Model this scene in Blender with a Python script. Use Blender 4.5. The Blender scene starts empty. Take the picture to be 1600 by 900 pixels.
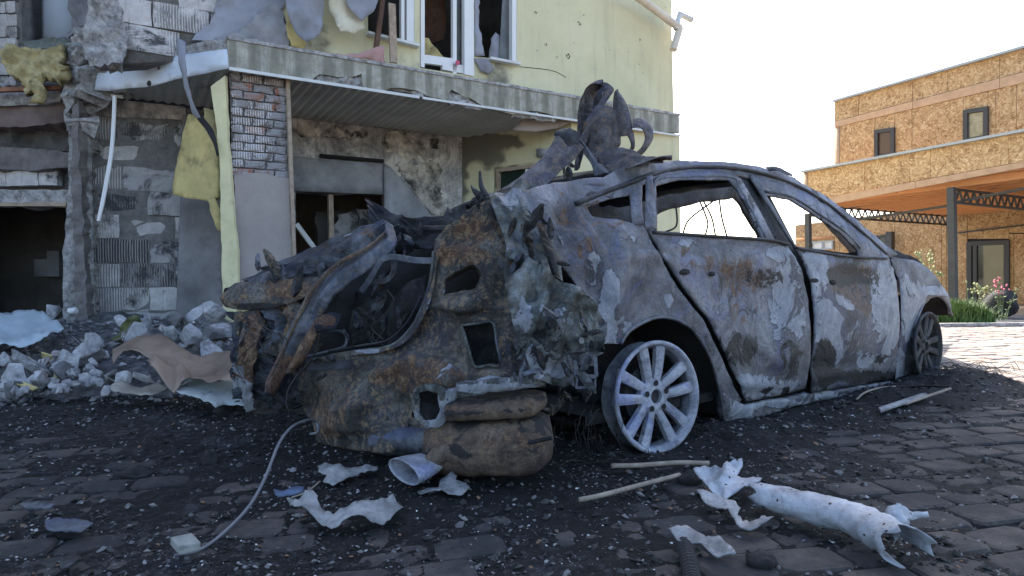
import bpy, bmesh, math, random
import numpy as np
from mathutils import Vector, Matrix, noise
from mathutils.geometry import delaunay_2d_cdt
random.seed(7)
scn = bpy.context.scene
# ------------------------------------------------------------------ camera
CAMZ = 0.70; FPX = 1000.0
PITCH = math.radians(0.11); ROLL = math.radians(1.0)
M = (Matrix.Rotation(math.pi/2 + PITCH*-1, 3, 'X') @ Matrix.Rotation(-ROLL, 3, 'Z'))
cam_d = bpy.data.cameras.new('camera'); cam = bpy.data.objects.new('camera', cam_d)
scn.collection.objects.link(cam)
cam_d.sensor_width = 36; cam_d.lens = 36*FPX/1600; cam_d.clip_start = .05; cam_d.clip_end = 3000
cam.matrix_world = Matrix.Translation((0, 0, CAMZ)) @ M.to_4x4()
scn.camera = cam
CAM = Vector((0, 0, CAMZ))
# ------------------------------------------------------------------ sky and sun
SUN_EL = 40.0; SUN_AZ = -1.5            # azimuth measured from +Y (the view direction) towards +X
w = bpy.data.worlds.new('World'); scn.world = w; w.use_nodes = True
nt = w.node_tree; bgn = nt.nodes['Background']
sky = nt.nodes.new('ShaderNodeTexSky'); sky.sky_type = 'NISHITA'; sky.sun_disc = False
sky.sun_elevation = math.radians(SUN_EL); sky.sun_rotation = math.radians(SUN_AZ)
sky.air_density = 1.0; sky.dust_density = 3.0; sky.ozone_density = 1.2
nt.links.new(sky.outputs[0], bgn.inputs[0]); bgn.inputs[1].default_value = 0.15
sd = bpy.data.lights.new('sun', 'SUN'); sd.energy = 3.6; sd.angle = math.radians(.5); sd.color = (1, .95, .86)
sun = bpy.data.objects.new('sun', sd); scn.collection.objects.link(sun)
_e, _a = math.radians(SUN_EL), math.radians(SUN_AZ)
sdir = Vector((math.sin(_a)*math.cos(_e), math.cos(_a)*math.cos(_e), math.sin(_e)))
sun.rotation_euler = sdir.to_track_quat('Z', 'Y').to_euler()
scn.view_settings.view_transform = 'Standard'; scn.view_settings.look = 'None'
scn.view_settings.exposure = 1.75; scn.view_settings.gamma = 1
# ------------------------------------------------------------------ geometry helpers
def ray(px, py): return M @ Vector(((px-800)/FPX, (450-py)/FPX, -1))
def dp(px, py, d):
    r = ray(px, py); return CAM + r*(d/r.y)
def gp(px, py, z=0.0):
    r = ray(px, py); return CAM + r*((z-CAMZ)/r.z)
def lerp(a, b, t): return a+(b-a)*t
def V(*a): return Vector(a)
class Wall:
    """vertical plane through two ground points; n points to the camera side"""
    def __init__(s, a, b):
        s.a = Vector((a[0], a[1], 0)); b = Vector((b[0], b[1], 0)); s.d = (b-s.a).normalized()
        s.n = Vector((-s.d.y, s.d.x, 0))
        if s.n.dot(Vector((0, 0, 0))-s.a) < 0: s.n = -s.n
    def hit(s, px, py, off=0.0):
        r = ray(px, py); p = s.a+s.n*off
        return CAM + r*((p-CAM).dot(s.n)/r.dot(s.n))
    def off(s, o): return Wall(s.a+s.n*o, s.a+s.n*o+s.d)
    def p(s, t, z, o=0.0): q = s.a+s.d*t+s.n*o; return Vector((q.x, q.y, z))
    def t(s, px, py): return (s.hit(px, py)-s.a).dot(s.d)
def N(p, sc=1.0, o=0.0): return noise.noise(Vector((p[0]*sc+o, p[1]*sc+o*1.7, p[2]*sc-o)))
def FR(p, sc=1.0, o=0.0, oc=4): return noise.fractal(Vector((p[0]*sc+o, p[1]*sc+o*1.7, p[2]*sc-o)), 1.0, 2.0, oc)
def RD(p, sc=1.0, o=0.0):
    a = 0; k = 1
    for i in range(3):
        a += k*(1-2.6*abs(N(p, sc, o+i*3.1))); sc *= 2.1; k *= .5
    return a/1.75
def pld(x, y, pl):
    m = 1e9
    for (ax, ay), (bx, by) in zip(pl[:-1], pl[1:]):
        dx, dy = bx-ax, by-ay; t = max(0, min(1, ((x-ax)*dx+(y-ay)*dy)/(dx*dx+dy*dy))); m = min(m, math.hypot(x-ax-dx*t, y-ay-dy*t))
    return m
WP = {}
def link(o, parent, loc):
    scn.collection.objects.link(o); WP[o.name] = Vector(loc)
    if parent is not None: o.parent = parent; o.location = Vector(loc)-WP[parent.name]
    else: o.location = loc
    return o
def tag(o, label=None, cat=None, group=None, kind=None):
    if label: o['label'] = label
    if cat: o['category'] = cat
    if group: o['group'] = group
    if kind: o['kind'] = kind
    return o
def thing(name, label, cat, loc, group=None):
    o = bpy.data.objects.new(name, None); o.empty_display_size = .2
    link(o, None, loc); return tag(o, label, cat, group)
def mkobj(name, verts, faces, mat, parent=None, smooth=False, wear=None, sharp=None):
    c = Vector((0, 0, 0))
    for v in verts: c += Vector(v)
    c /= max(1, len(verts))
    me = bpy.data.meshes.new(name)
    me.from_pydata([tuple(Vector(v)-c) for v in verts], [], faces)
    me.validate(); me.materials.append(mat)
    if wear is not None:
        at = me.color_attributes.new('wear', 'FLOAT_COLOR', 'POINT')
        at.data.foreach_set('color', np.asarray(wear, dtype=np.float32).ravel())
    if smooth:
        me.polygons.foreach_set('use_smooth', [True]*len(me.polygons))
        if sharp: me.set_sharp_from_angle(angle=math.radians(sharp))
    me.update()
    o = bpy.data.objects.new(name, me); link(o, parent, c); return o
class MB:
    def __init__(s): s.v = []; s.f = []
    def add(s, vs, fs):
        k = len(s.v); s.v += [Vector(v) for v in vs]; s.f += [tuple(i+k for i in f) for f in fs]
    def box8(s, c):
        s.add(c, [(0, 3, 2, 1), (4, 5, 6, 7), (0, 1, 5, 4), (1, 2, 6, 5), (2, 3, 7, 6), (3, 0, 4, 7)])
    def bar(s, p, q, wd, ht, up=None):
        p = Vector(p); q = Vector(q); d = (q-p).normalized(); up = Vector(up or (0, 0, 1))
        if abs(d.dot(up)) > .97: up = Vector((0, 1, 0))
        x = d.cross(up).normalized(); y = x.cross(d).normalized(); x = x*wd/2; y = y*ht/2
        s.box8([p-x-y, p+x-y, p+x+y, p-x+y, q-x-y, q+x-y, q+x+y, q-x+y])
    def tube(s, pts, r, n=8, cap=True, flat=1.0):
        pts = [Vector(p) for p in pts]; rs = r if isinstance(r, (list, tuple)) else [r]*len(pts)
        vs = []; fs = []; up = Vector((.13, .21, 1)).normalized()
        for i, p in enumerate(pts):
            d = (pts[min(i+1, len(pts)-1)]-pts[max(i-1, 0)]).normalized()
            x = d.cross(up)
            if x.length < .05: x = d.cross(Vector((1, 0, 0)))
            x.normalize(); y = x.cross(d)
            for k in range(n):
                a = 2*math.pi*k/n; vs.append(p+x*math.cos(a)*rs[i]+y*math.sin(a)*rs[i]*flat)
        for i in range(len(pts)-1):
            for k in range(n):
                a = i*n+k; b = i*n+(k+1) % n; fs.append((a, b, b+n, a+n))
        if cap: fs.append(tuple(range(n))[::-1]); fs.append(tuple(range(len(vs)-n, len(vs))))
        s.add(vs, fs)
    def build(s, name, mat, parent=None, smooth=False, sharp=None, bevel=0):
        o = mkobj(name, s.v, s.f, mat, parent, smooth, None, sharp)
        if bevel:
            m = o.modifiers.new('bevel', 'BEVEL'); m.width = bevel; m.segments = 2; m.limit_method = 'ANGLE'
        return o
def crom(P, n):
    """Catmull-Rom through P with n samples"""
    P = [Vector(p) for p in P]; out = []
    if len(P) == 2: return [P[0].lerp(P[1], i/(n-1)) for i in range(n)]
    for i in range(n):
        t = i/(n-1)*(len(P)-1); k = min(int(t), len(P)-2); t -= k
        a = P[k-1] if k > 0 else P[0]*2-P[1]; b = P[k]; c = P[k+1]; d = P[k+2] if k+2 < len(P) else P[-1]*2-P[-2]
        out.append(.5*((2*b)+(c-a)*t+(2*a-5*b+4*c-d)*t*t+(3*b-a-3*c+d)*t**3))
    return out
def inpoly(X, Y, poly):
    c = np.zeros(len(X), bool); n = len(poly); j = n-1
    for i in range(n):
        xi, yi = poly[i][:2]; xj, yj = poly[j][:2]
        if yi != yj:
            m = ((yi > Y) != (yj > Y)) & (X < (xj-xi)*(Y-yi)/(yj-yi)+xi); c ^= m
        j = i
    return c
def resample(poly, step, rag=0.0):
    out = []; n = len(poly)
    for i in range(n):
        a = Vector(poly[i][:2]); b = Vector(poly[(i+1) % n][:2]); L = (b-a).length; k = max(1, int(round(L/step)))
        for q in range(k):
            p = a.lerp(b, q/k)
            if rag and q: p += Vector((random.uniform(-rag, rag), random.uniform(-rag, rag)))
            out.append(p)
    return out
def wearval(blobs, x, y):
    r = [0, 0, 0, 1]
    for (bx, by, rx, ry, ch, st) in blobs:
        d = math.hypot((x-bx)/rx, (y-by)/ry)
        if d < 1.3: r[ch] = max(r[ch], st*min(1, max(0, (1.3-d)/.6)))
    return r
def sheet(name, outline, mp, mat, parent=None, step=None, holes=(), thick=.002, disp=None, wear=None, rag=0, smooth=True, sharp=None, edgew=0.0):
    """triangulated sheet with an outline given as picture points, each mapped by mp to its place in the world"""
    st = step or 1e9
    loops = [resample(outline, st, rag)]+[resample(h, st, rag) for h in holes]
    pts = []; edges = []
    for lp in loops:
        k = len(pts); pts += lp; edges += [(k+i, k+(i+1) % len(lp)) for i in range(len(lp))]
    if step:
        ax = np.array([p.x for p in loops[0]]); ay = np.array([p.y for p in loops[0]])
        gx = np.arange(ax.min()+step/2, ax.max(), step); gy = np.arange(ay.min()+step/2, ay.max(), step*.87)
        X, Y = np.meshgrid(gx, gy); X[1::2] += step/2
        rs = np.random.RandomState(3); X = (X+rs.uniform(-.18, .18, X.shape)*step).ravel(); Y = (Y+rs.uniform(-.18, .18, Y.shape)*step).ravel()
        ok = inpoly(X, Y, loops[0])
        for h in loops[1:]: ok &= ~inpoly(X, Y, h)
        B = np.array([(p.x, p.y) for p in pts])
        X = X[ok]; Y = Y[ok]
        if len(X):
            keep = np.ones(len(X), bool)
            for b in B: keep &= (X-b[0])**2+(Y-b[1])**2 > (step*.45)**2
            pts = pts+[Vector((x, y)) for x, y in zip(X[keep], Y[keep])]
    v2, _, f2, *_r = delaunay_2d_cdt(pts, edges, [], 0, 1e-4)
    cx = np.array([sum(v2[i].x for i in f)/len(f) for f in f2]); cy = np.array([sum(v2[i].y for i in f)/len(f) for f in f2])
    ok = inpoly(cx, cy, loops[0])
    for h in loops[1:]: ok &= ~inpoly(cx, cy, h)
    F = [f for f, k in zip(f2, ok) if k]
    P = [mp(p.x, p.y) for p in v2]
    nn = Vector((0, 0, 0))
    for f in F[:40]:
        nn = (P[f[1]]-P[f[0]]).cross(P[f[2]]-P[f[0]])
        if nn.length > 1e-9: break
    if nn.dot(CAM-P[F[0][0]]) < 0: F = [tuple(reversed(f)) for f in F]
    if disp:
        nr = [Vector((0, 0, 0)) for _ in P]
        for f in F:
            q = (P[f[1]]-P[f[0]]).cross(P[f[2]]-P[f[0]])
            for i in f: nr[i] += q
        P = [p+(n.normalized()*disp(v.x, v.y, p)) for p, n, v in zip(P, nr, v2)]
    used = sorted({i for f in F for i in f}); mpi = {o: i for i, o in enumerate(used)}
    F = [tuple(mpi[i] for i in f) for f in F]; PP = [P[i] for i in used]
    wr = None
    if wear is not None:
        nb = sum(len(l) for l in loops); wr = [wearval(wear, v2[i].x, v2[i].y) for i in used]
        if edgew:
            for q, i in enumerate(used):
                if i < nb: wr[q][1] = max(wr[q][1], edgew*random.uniform(.3, 1)); wr[q][2] *= .5
    o = mkobj(name, PP, F, mat, parent, smooth, wr, sharp)
    if thick:
        m = o.modifiers.new('solid', 'SOLIDIFY'); m.thickness = thick; m.offset = -1
    return o
def idw(ctrl):
    """depth field interpolated between control points (px,py,depth)"""
    C = [(c[0], c[1], c[2]) for c in ctrl]
    def f(x, y):
        s = 0; w_ = 0
        for a, b, d in C:
            k = 1/(((x-a)**2+(y-b)**2)**1.1+20); s += k*d; w_ += k
        return s/w_
    return f
def strip(name, A, B, mat, parent=None, nu=24, nv=6, bow=0, crum=0, thick=.002, wear=None, csc=9, fold=None, smooth=True):
    """sheet lofted between two edges, each a list of (px,py,depth)"""
    if crum > .012: nu = int(nu*1.7); nv = int(nv*1.7)
    a = crom([dp(*p) for p in A], nu); b = crom([dp(*p) for p in B], nu)
    P = []; wr = []; Ls = sum((a[i+1]-a[i]).length for i in range(nu-1)); Ws = sum((x-y).length for x, y in zip(a, b))/nu; sd = a[0].x*7+a[0].z*3
    a2 = crom([Vector((p[0], p[1], 0)) for p in A], nu); b2 = crom([Vector((p[0], p[1], 0)) for p in B], nu)
    for i in range(nu):
        ta = a[min(i+1, nu-1)]-a[max(i-1, 0)]; n = ta.cross(b[i]-a[i])
        n = n.normalized() if n.length > 1e-9 else Vector((0, 0, 1))
        if n.dot(CAM-a[i]) < 0: n = -n
        for j in range(nv):
            t = j/(nv-1); p = a[i].lerp(b[i], t)
            k = bow*math.sin(math.pi*t)
            if fold: k += fold*(abs(((t*3) % 2)-1)-.5)
            qq = (i/(nu-1)*Ls*.35+sd, t*Ws*1.1, sd*3)
            p = p+n*(k*.6+crum*(.35*FR(p, csc*.6, 3.1)+1.0*RD(qq, csc*1.1, 1.7)))
            P.append(p)
            q = a2[i].lerp(b2[i], t); wv = wearval(wear or [], q.x, q.y); wr.append(wv)
            if j in (0, nv-1): wv[1] = max(wv[1], random.uniform(.0, .34))
    F = [(i*nv+j, i*nv+j+1, (i+1)*nv+j+1, (i+1)*nv+j) for i in range(nu-1) for j in range(nv-1)]
    q = (P[F[0][1]]-P[F[0][0]]).cross(P[F[0][2]]-P[F[0][0]])
    if q.dot(CAM-P[0]) < 0: F = [f[::-1] for f in F]
    o = mkobj(name, P, F, mat, parent, smooth, wr, 38)
    if thick:
        m = o.modifiers.new('solid', 'SOLIDIFY'); m.thickness = thick; m.offset = -1
    return o
# ------------------------------------------------------------------ material helpers
class Mt:
    def __init__(s, name, rough=.8, metal=0.0, spec=.5):
        s.m = bpy.data.materials.new(name); s.m.use_nodes = True; s.nt = s.m.node_tree; s.b = s.nt.nodes['Principled BSDF']
        s.b.inputs['Roughness'].default_value = rough; s.b.inputs['Metallic'].default_value = metal
        s.b.inputs['Specular IOR Level'].default_value = spec
        g = s.n('ShaderNodeNewGeometry'); s.pos = g.outputs['Position']
        s.gn = g
    def n(s, t, **k):
        x = s.nt.nodes.new(t)
        for a, v in k.items(): setattr(x, a, v)
        return x
    def l(s, a, b): s.nt.links.new(a, b)
    def mapv(s, scale=(1, 1, 1), rot=(0, 0, 0), src=None):
        mp = s.n('ShaderNodeMapping'); mp.inputs['Scale'].default_value = scale; mp.inputs['Rotation'].default_value = rot
        s.l(src or s.pos, mp.inputs[0]); return mp.outputs[0]
    def noise(s, sc, det=6, rough=.6, dist=0, vec=None, w=None):
        x = s.n('ShaderNodeTexNoise'); x.inputs['Scale'].default_value = sc; x.inputs['Detail'].default_value = det
        x.inputs['Roughness'].default_value = rough; x.inputs['Distortion'].default_value = dist
        s.l(vec or s.pos, x.inputs['Vector']); return x.outputs['Fac']
    def vor(s, sc, feat='F1', vec=None, out='Distance', rnd=1):
        x = s.n('ShaderNodeTexVoronoi'); x.feature = feat; x.inputs['Scale'].default_value = sc
        x.inputs['Randomness'].default_value = rnd
        s.l(vec or s.pos, x.inputs['Vector']); return x.outputs[out]
    def wave(s, sc, dist=0, vec=None, det=2, dsc=1, dir_='X', prof='SIN'):
        x = s.n('ShaderNodeTexWave'); x.bands_direction = dir_; x.wave_profile = prof
        x.inputs['Scale'].default_value = sc; x.inputs['Distortion'].default_value = dist; x.inputs['Detail'].default_value = det
        x.inputs['Detail Scale'].default_value = dsc
        s.l(vec or s.pos, x.inputs['Vector']); return x.outputs['Fac']
    def ramp(s, fac, stops, interp='LINEAR'):
        r = s.n('ShaderNodeValToRGB'); cr = r.color_ramp; cr.interpolation = interp
        while len(cr.elements) > 1: cr.elements.remove(cr.elements[0])
        for i, (p, c) in enumerate(stops):
            e = cr.elements[0] if i == 0 else cr.elements.new(p)
            e.position = p
            if not isinstance(c, (tuple, list)): c = (c, c, c)
            e.color = (*c[:3], 1)
        s.l(fac, r.inputs[0]); return r.outputs[0]
    def math(s, op, a, b=0, clamp=False):
        x = s.n('ShaderNodeMath', operation=op); x.use_clamp = clamp
        for i, q in enumerate((a, b)):
            if isinstance(q, (int, float)): x.inputs[i].default_value = q
            else: s.l(q, x.inputs[i])
        return x.outputs[0]
    def sm(s, a, lo, hi):
        x = s.n('ShaderNodeMapRange', interpolation_type='SMOOTHSTEP'); s.l(a, x.inputs[0])
        x.inputs[1].default_value = lo; x.inputs[2].default_value = hi; return x.outputs[0]
    def mix(s, f, a, b, mode='MIX'):
        x = s.n('ShaderNodeMix', data_type='RGBA', blend_type=mode)
        if isinstance(f, (int, float)): x.inputs[0].default_value = f
        else: s.l(f, x.inputs[0])
        for i, q in ((6, a), (7, b)):
            if isinstance(q, (tuple, list)): x.inputs[i].default_value = (*q[:3], 1)
            elif isinstance(q, (int, float)): x.inputs[i].default_value = (q, q, q, 1)
            else: s.l(q, x.inputs[i])
        return x.outputs[2]
    def col(s, c):
        if isinstance(c, (tuple, list)): s.b.inputs['Base Color'].default_value = (*c[:3], 1)
        else: s.l(c, s.b.inputs['Base Color'])
        return s
    def rough(s, c): s.l(c, s.b.inputs['Roughness']); return s
    def bump(s, h, dist=.01, strength=.6):
        x = s.n('ShaderNodeBump'); x.inputs['Strength'].default_value = strength; x.inputs['Distance'].default_value = dist
        s.l(h, x.inputs['Height']); s.l(x.outputs[0], s.b.inputs['Normal']); return s
    def attr(s, name='wear'):
        a = s.n('ShaderNodeAttribute'); a.attribute_name = name; x = s.n('ShaderNodeSeparateColor'); s.l(a.outputs['Color'], x.inputs[0])
        return a.outputs['Color'], x.outputs
    def rnd(s):
        o = s.n('ShaderNodeObjectInfo'); return o.outputs['Random']
def plain(name, c, rough=.8, metal=0, var=.25, sc=8, bump=.002, spec=.5, spot=None, dirt=0):
    m = Mt(name, rough, metal, spec); f = m.noise(sc, 8, .65)
    a = tuple(max(0, x*(1-var)) for x in c); b = tuple(x*(1+var) for x in c)
    cc = m.ramp(f, [(.3, a), (.7, b)])
    if dirt: cc = m.mix(m.sm(m.noise(sc*.35, 9, .7), .62-dirt*.3, .8-dirt*.2), cc, (.02, .02, .022))
    if spot: cc = m.mix(m.sm(m.vor(spot), .18, .12), cc, (.02, .018, .018))
    m.col(cc)
    if bump: m.bump(m.noise(sc*6, 6, .7), bump, .7)
    return m.m
def burnt(name, base=((.018, .02, .024), (.10, .115, .15), (.26, .28, .33)), rust=.0, white=.0, soot=.0, sc=5, rough=.55, metal=.35, fine=1.0, pit=0.0, mott=.35):
    """burnt bare steel: oxide greys, rust, pale ash and soot; per-vertex wear adds rust/ash/soot where the panel has them"""
    m = Mt(name, rough, metal, .5)
    warp = m.n('ShaderNodeTexNoise'); warp.inputs['Scale'].default_value = 3; m.l(m.pos, warp.inputs['Vector'])
    add = m.n('ShaderNodeVectorMath', operation='MULTIPLY_ADD'); m.l(warp.outputs['Color'], add.inputs[0]); add.inputs[1].default_value = (.35, .35, .35); m.l(m.pos, add.inputs[2])
    v = add.outputs[0]
    n1 = m.noise(sc, 10, .68, .4, v); n2 = m.noise(sc*2.3, 9, .72, .8, v); n3 = m.noise(sc*9, 6, .75, 0, v); n4 = m.noise(60, 4, .8)
    c = m.ramp(n1, [(.34, base[0]), (.48, base[1]), (.64, base[2])])
    c = m.mix(m.math('MULTIPLY', m.sm(m.noise(3.5, 6, .7, 1), .5, .62), .45), c, (base[1][0]*.75, base[1][1]*.85, base[1][2]*1.5))
    c = m.mix(m.math('MULTIPLY', m.sm(n4, .47, .6), mott), c, tuple(x*.3 for x in base[1]))
    _, at = m.attr()
    def mask(ch, n, bias, k=1.3, lo=.42, hi=.52):
        x = m.math('ADD', m.math('MULTIPLY', m.math('SUBTRACT', n, .5), k*1.6), m.math('MULTIPLY', at[ch], 1.6))
        x = m.math('ADD', x, bias); return m.sm(x, lo, hi)
    rc = m.ramp(n3, [(.32, (.018, .012, .010)), (.47, (.075, .038, .024)), (.6, (.165, .085, .045)), (.72, (.26, .175, .11))])
    rm = mask(0, n2, rust); c = m.mix(m.math('MULTIPLY', rm, .88), c, rc)
    pm_ = m.math('MULTIPLY', m.math('MULTIPLY', m.sm(m.noise(38, 5, .75), .5, .57), m.sm(n2, .40, .56)), pit); c = m.mix(pm_, c, (.27, .19, .11))
    wc = m.ramp(n2, [(.32, (.15, .165, .20)), (.5, (.27, .29, .335)), (.68, (.44, .46, .50))])
    wm = mask(1, n1, white); c = m.mix(m.math('MULTIPLY', wm, .9), c, wc)
    sm_ = mask(2, m.noise(sc*1.6, 9, .75, 1.2, v), soot, k=2.0, lo=.40, hi=.54); c = m.mix(m.math('MULTIPLY', sm_, .97), c, (.011, .011, .013))
    # flaking edges: dark outline where ash meets metal
    ed = m.math('MULTIPLY', m.math('MULTIPLY', wm, m.math('SUBTRACT', 1, wm)), 1.6, True); c = m.mix(ed, c, (.02, .018, .018))
    sp = m.sm(m.noise(95, 3, .6), .66, .74); c = m.mix(m.math('MULTIPLY', m.math('MULTIPLY', sp, .5*fine), m.math('SUBTRACT', 1, sm_)), c, (.34, .33, .32))
    dk = m.sm(m.noise(130, 2, .6), .62, .7); c = m.mix(m.math('MULTIPLY', dk, .6*fine), c, (.012, .011, .011))
    m.col(c)
    m.rough(m.math('ADD', m.math('MULTIPLY', n3, .35), rough-.12))
    mt = m.math('MULTIPLY', m.math('SUBTRACT', 1, m.math('MAXIMUM', m.math('MAXIMUM', rm, wm), sm_)), metal); m.l(mt, m.b.inputs['Metallic'])
    h = m.math('ADD', m.math('ADD', m.math('MULTIPLY', n3, .7), m.math('MULTIPLY', n4, .35)), m.math('MULTIPLY', wm, .5))
    m.bump(h, .012, .9)
    return m.m
# ------------------------------------------------------------------ materials
MAT = {}
def wall_mats():
    m = Mt('stucco_yellow', .9); n = m.noise(1.3, 9, .7); n2 = m.noise(5, 8, .7)
    st = m.noise(3, 6, .7, 0, m.mapv((2.5, 2.5, .25)))
    c = m.ramp(n, [(.3, (.56, .52, .32)), (.6, (.66, .62, .41)), (.8, (.60, .585, .43))])
    c = m.mix(m.math('MULTIPLY', m.sm(st, .48, .75), .35), c, (.33, .32, .22))
    c = m.mix(m.math('MULTIPLY', m.sm(n2, .66, .72), .5), c, (.30, .27, .17))
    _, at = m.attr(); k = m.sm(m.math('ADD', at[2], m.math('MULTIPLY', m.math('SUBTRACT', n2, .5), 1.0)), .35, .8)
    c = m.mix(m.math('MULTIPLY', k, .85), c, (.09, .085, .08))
    m.col(c); m.bump(m.noise(90, 5, .7), .004, .6); MAT['yellow'] = m.m
    m = Mt('fascia_concrete', .95); st = m.noise(2.6, 7, .75, 0, m.mapv((4.2, 4.2, .35))); n = m.noise(9, 9, .75)
    wv = m.wave(1.25, 5.0, m.mapv((1.3, .8, .25)), 4, 1.6)
    c = m.ramp(n, [(.3, (.24, .23, .18)), (.55, (.42, .41, .35)), (.75, (.56, .55, .48))])
    c = m.mix(m.math('MULTIPLY', m.sm(st, .42, .7), .7), c, (.13, .13, .11))
    c = m.mix(m.math('MULTIPLY', m.sm(wv, .35, .95), .6), c, (.15, .145, .11))
    c = m.mix(m.math('MULTIPLY', m.sm(m.noise(4, 5), .55, .8), .4), c, (.38, .37, .2))
    m.col(c); m.bump(m.noise(70, 6, .8), .008, .8); MAT['fascia'] = m.m
    m = Mt('rough_concrete', .95); n = m.noise(14, 9, .75)
    m.col(m.ramp(n, [(.34, (.13, .125, .12)), (.5, (.38, .37, .365)), (.66, (.64, .63, .62))])); m.bump(m.noise(30, 8, .8), .03, .9); MAT['rough_concrete'] = m.m
    # aerated concrete blocks with combed adhesive and soot
    for nm, soot, tint in (('block', .02, (.60, .575, .56)), ('block_sooty', .17, (.56, .54, .53)), ('block_dark', .29, (.46, .45, .45))):
        m = Mt(nm, .95); r = m.rnd(); n = m.noise(1.8, 9, .72, .6); n2 = m.noise(7, 8, .75)
        comb = m.wave(15, 2.6, m.mapv((1, 1, 0)), 2, 6)
        cm = m.sm(m.math('ADD', m.noise(2.1, 5, .7), m.math('MULTIPLY', r, .35)), .62, .74)
        c = m.ramp(n2, [(.3, tuple(x*.62 for x in tint)), (.6, tint), (.8, tuple(x*1.3 for x in tint))])
        c0 = c
        sk = m.sm(m.math('ADD', n, m.math('MULTIPLY', r, .16)), .66-soot*.5, .74-soot*.42)
        c = m.mix(m.math('MULTIPLY', sk, .92), c, (.03, .031, .036)); c = m.mix(m.math('MULTIPLY', m.math('MULTIPLY', cm, m.sm(comb, .45, .6)), .6), c, m.mix(sk, (.05, .05, .055), (.50, .48, .46)))
        c = m.mix(m.math('MULTIPLY', m.sm(m.noise(3, 4, .6, 0, m.mapv((6, 6, .6))), .6, .72), .5), c, (.05, .05, .055))
        m.col(c); m.bump(m.math('ADD', m.math('MULTIPLY', m.math('MULTIPLY', comb, cm), .8), n2), .012, .8); MAT[nm] = m.m
    m = Mt('brick_red', .92); r = m.rnd(); n = m.noise(16, 8, .75)
    c = m.ramp(r, [(.0, (.16, .13, .125)), (.5, (.23, .17, .15)), (.8, (.30, .14, .095)), (1, (.36, .165, .11))], 'CONSTANT')
    ms = m.sm(m.noise(7, 8, .75, .5), .43, .52); c = m.mix(m.math('MULTIPLY', ms, .9), c, (.31, .30, .31))
    cb = m.math('MULTIPLY', m.sm(m.wave(16, 1.5, m.mapv((1, 1, 0)), 2, 4), .55, .7), m.sm(m.noise(4, 5), .45, .52))
    c = m.mix(cb, c, (.60, .58, .57)); c = m.mix(m.math('MULTIPLY', m.sm(n, .58, .7), .6), c, (.06, .05, .05))
    m.col(c); m.bump(n, .012, .9); MAT['brick'] = m.m
    m = Mt('soot_plaster', .95); n = m.noise(2.4, 10, .75, .7); n2 = m.noise(11, 8, .75); st = m.noise(3, 7, .7, 0, m.mapv((5, 5, .5)))
    c = m.ramp(n, [(.34, (.08, .078, .08)), (.43, (.25, .24, .24)), (.52, (.44, .425, .41)), (.6, (.70, .67, .63))])
    c = m.mix(m.math('MULTIPLY', m.sm(st, .5, .7), .6), c, (.10, .095, .095)); c = m.mix(m.math('MULTIPLY', m.sm(n2, .56, .66), .5), c, (.03, .03, .03))
    m.col(c); m.bump(m.math('ADD', n, n2), .02, .8); MAT['soot_plaster'] = m.m
    m = Mt('soffit_panels', .8); n = m.noise(1.2, 6, .7)
    m.col(m.ramp(n, [(.3, (.40, .385, .36)), (.6, (.62, .61, .57)), (.8, (.70, .69, .65))])); MAT['soffit'] = m.m
    plainset = [('beige_board', (.25, .23, .225), .9, .12, 4, .004), ('grey_board', (.28, .285, .30), .85, .4, 3, .003), ('grey_render', (.24, .24, .26), .92, .4, 3, .02),
                ('insul_yellow', (.52, .47, .17), .9, .22, 5, .004), ('insul_back', (.38, .33, .16), .9, .4, 3, .01), ('strip_yellow', (.58, .60, .36), .85, .14, 4, .002),
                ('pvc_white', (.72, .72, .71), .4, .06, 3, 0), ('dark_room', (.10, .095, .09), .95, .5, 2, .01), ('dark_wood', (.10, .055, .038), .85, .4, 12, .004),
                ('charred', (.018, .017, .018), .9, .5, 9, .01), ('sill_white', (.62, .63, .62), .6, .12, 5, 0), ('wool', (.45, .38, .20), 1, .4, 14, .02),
                ('cloth_grey', (.26, .27, .31), .9, .25, 3, .004), ('cloth_cream', (.62, .58, .45), .9, .15, 3, .004), ('pink_mesh', (.42, .25, .23), .9, .15, 9, 0),
                ('plank', (.36, .28, .21), .85, .3, 14, .004), ('pale_blue', (.50, .58, .68), .8, .1, 2, 0), ('mortar', (.20, .195, .19), .95, .35, 12, .02)]
    for nm, c, r, v, sc, bp in plainset: MAT[nm] = plain(nm, c, r, 0, v, sc, bp)
    MAT['plaster_pale'] = plain('plaster_pale', (.58, .54, .47), .9, 0, .45, 9, .02, dirt=.75)
    MAT['plank_sooty'] = plain('plank_sooty', (.17, .155, .15), .9, 0, .4, 8, .02, dirt=.2); MAT['dark_wood2'] = plain('scorched_floor', (.16, .12, .11), .9, 0, .35, 5, .01, dirt=.2)
    MAT['rust_strip'] = plain('rust_strip', (.25, .12, .07), .8, 0, .3, 9, 0); MAT['sheet_green'] = plain('grey_green_sheet', (.13, .145, .13), .7, 0, .4, 9, .01)
    MAT['pvc_dirty'] = plain('pvc_dirty', (.62, .55, .45), .6, 0, .15, 6, 0); MAT['soot_plaster2'] = plain('smoked_render', (.24, .235, .24), .92, 0, .5, 1.6, .006, dirt=.2)
    MAT['beige_board'] = plain('beige_board', (.34, .295, .27), .9, 0, .16, 3, .006, dirt=.2)
    MAT['strip_yellow'] = plain('strip_yellow', (.66, .60, .36), .85, 0, .14, 4, .002, dirt=.3)
    MAT['insul_yellow'] = plain('insul_yellow', (.56, .46, .20), .9, 0, .25, 4, .006, dirt=.45)
    MAT['white_metal'] = plain('white_metal', (.60, .66, .74), .45, .1, .12, 2.5, 0, spot=5, dirt=.35)
    MAT['dark_insert'] = plain('dark_insert', (.10, .095, .09), .9, 0, .6, 2.2, .02, dirt=.1)
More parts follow.
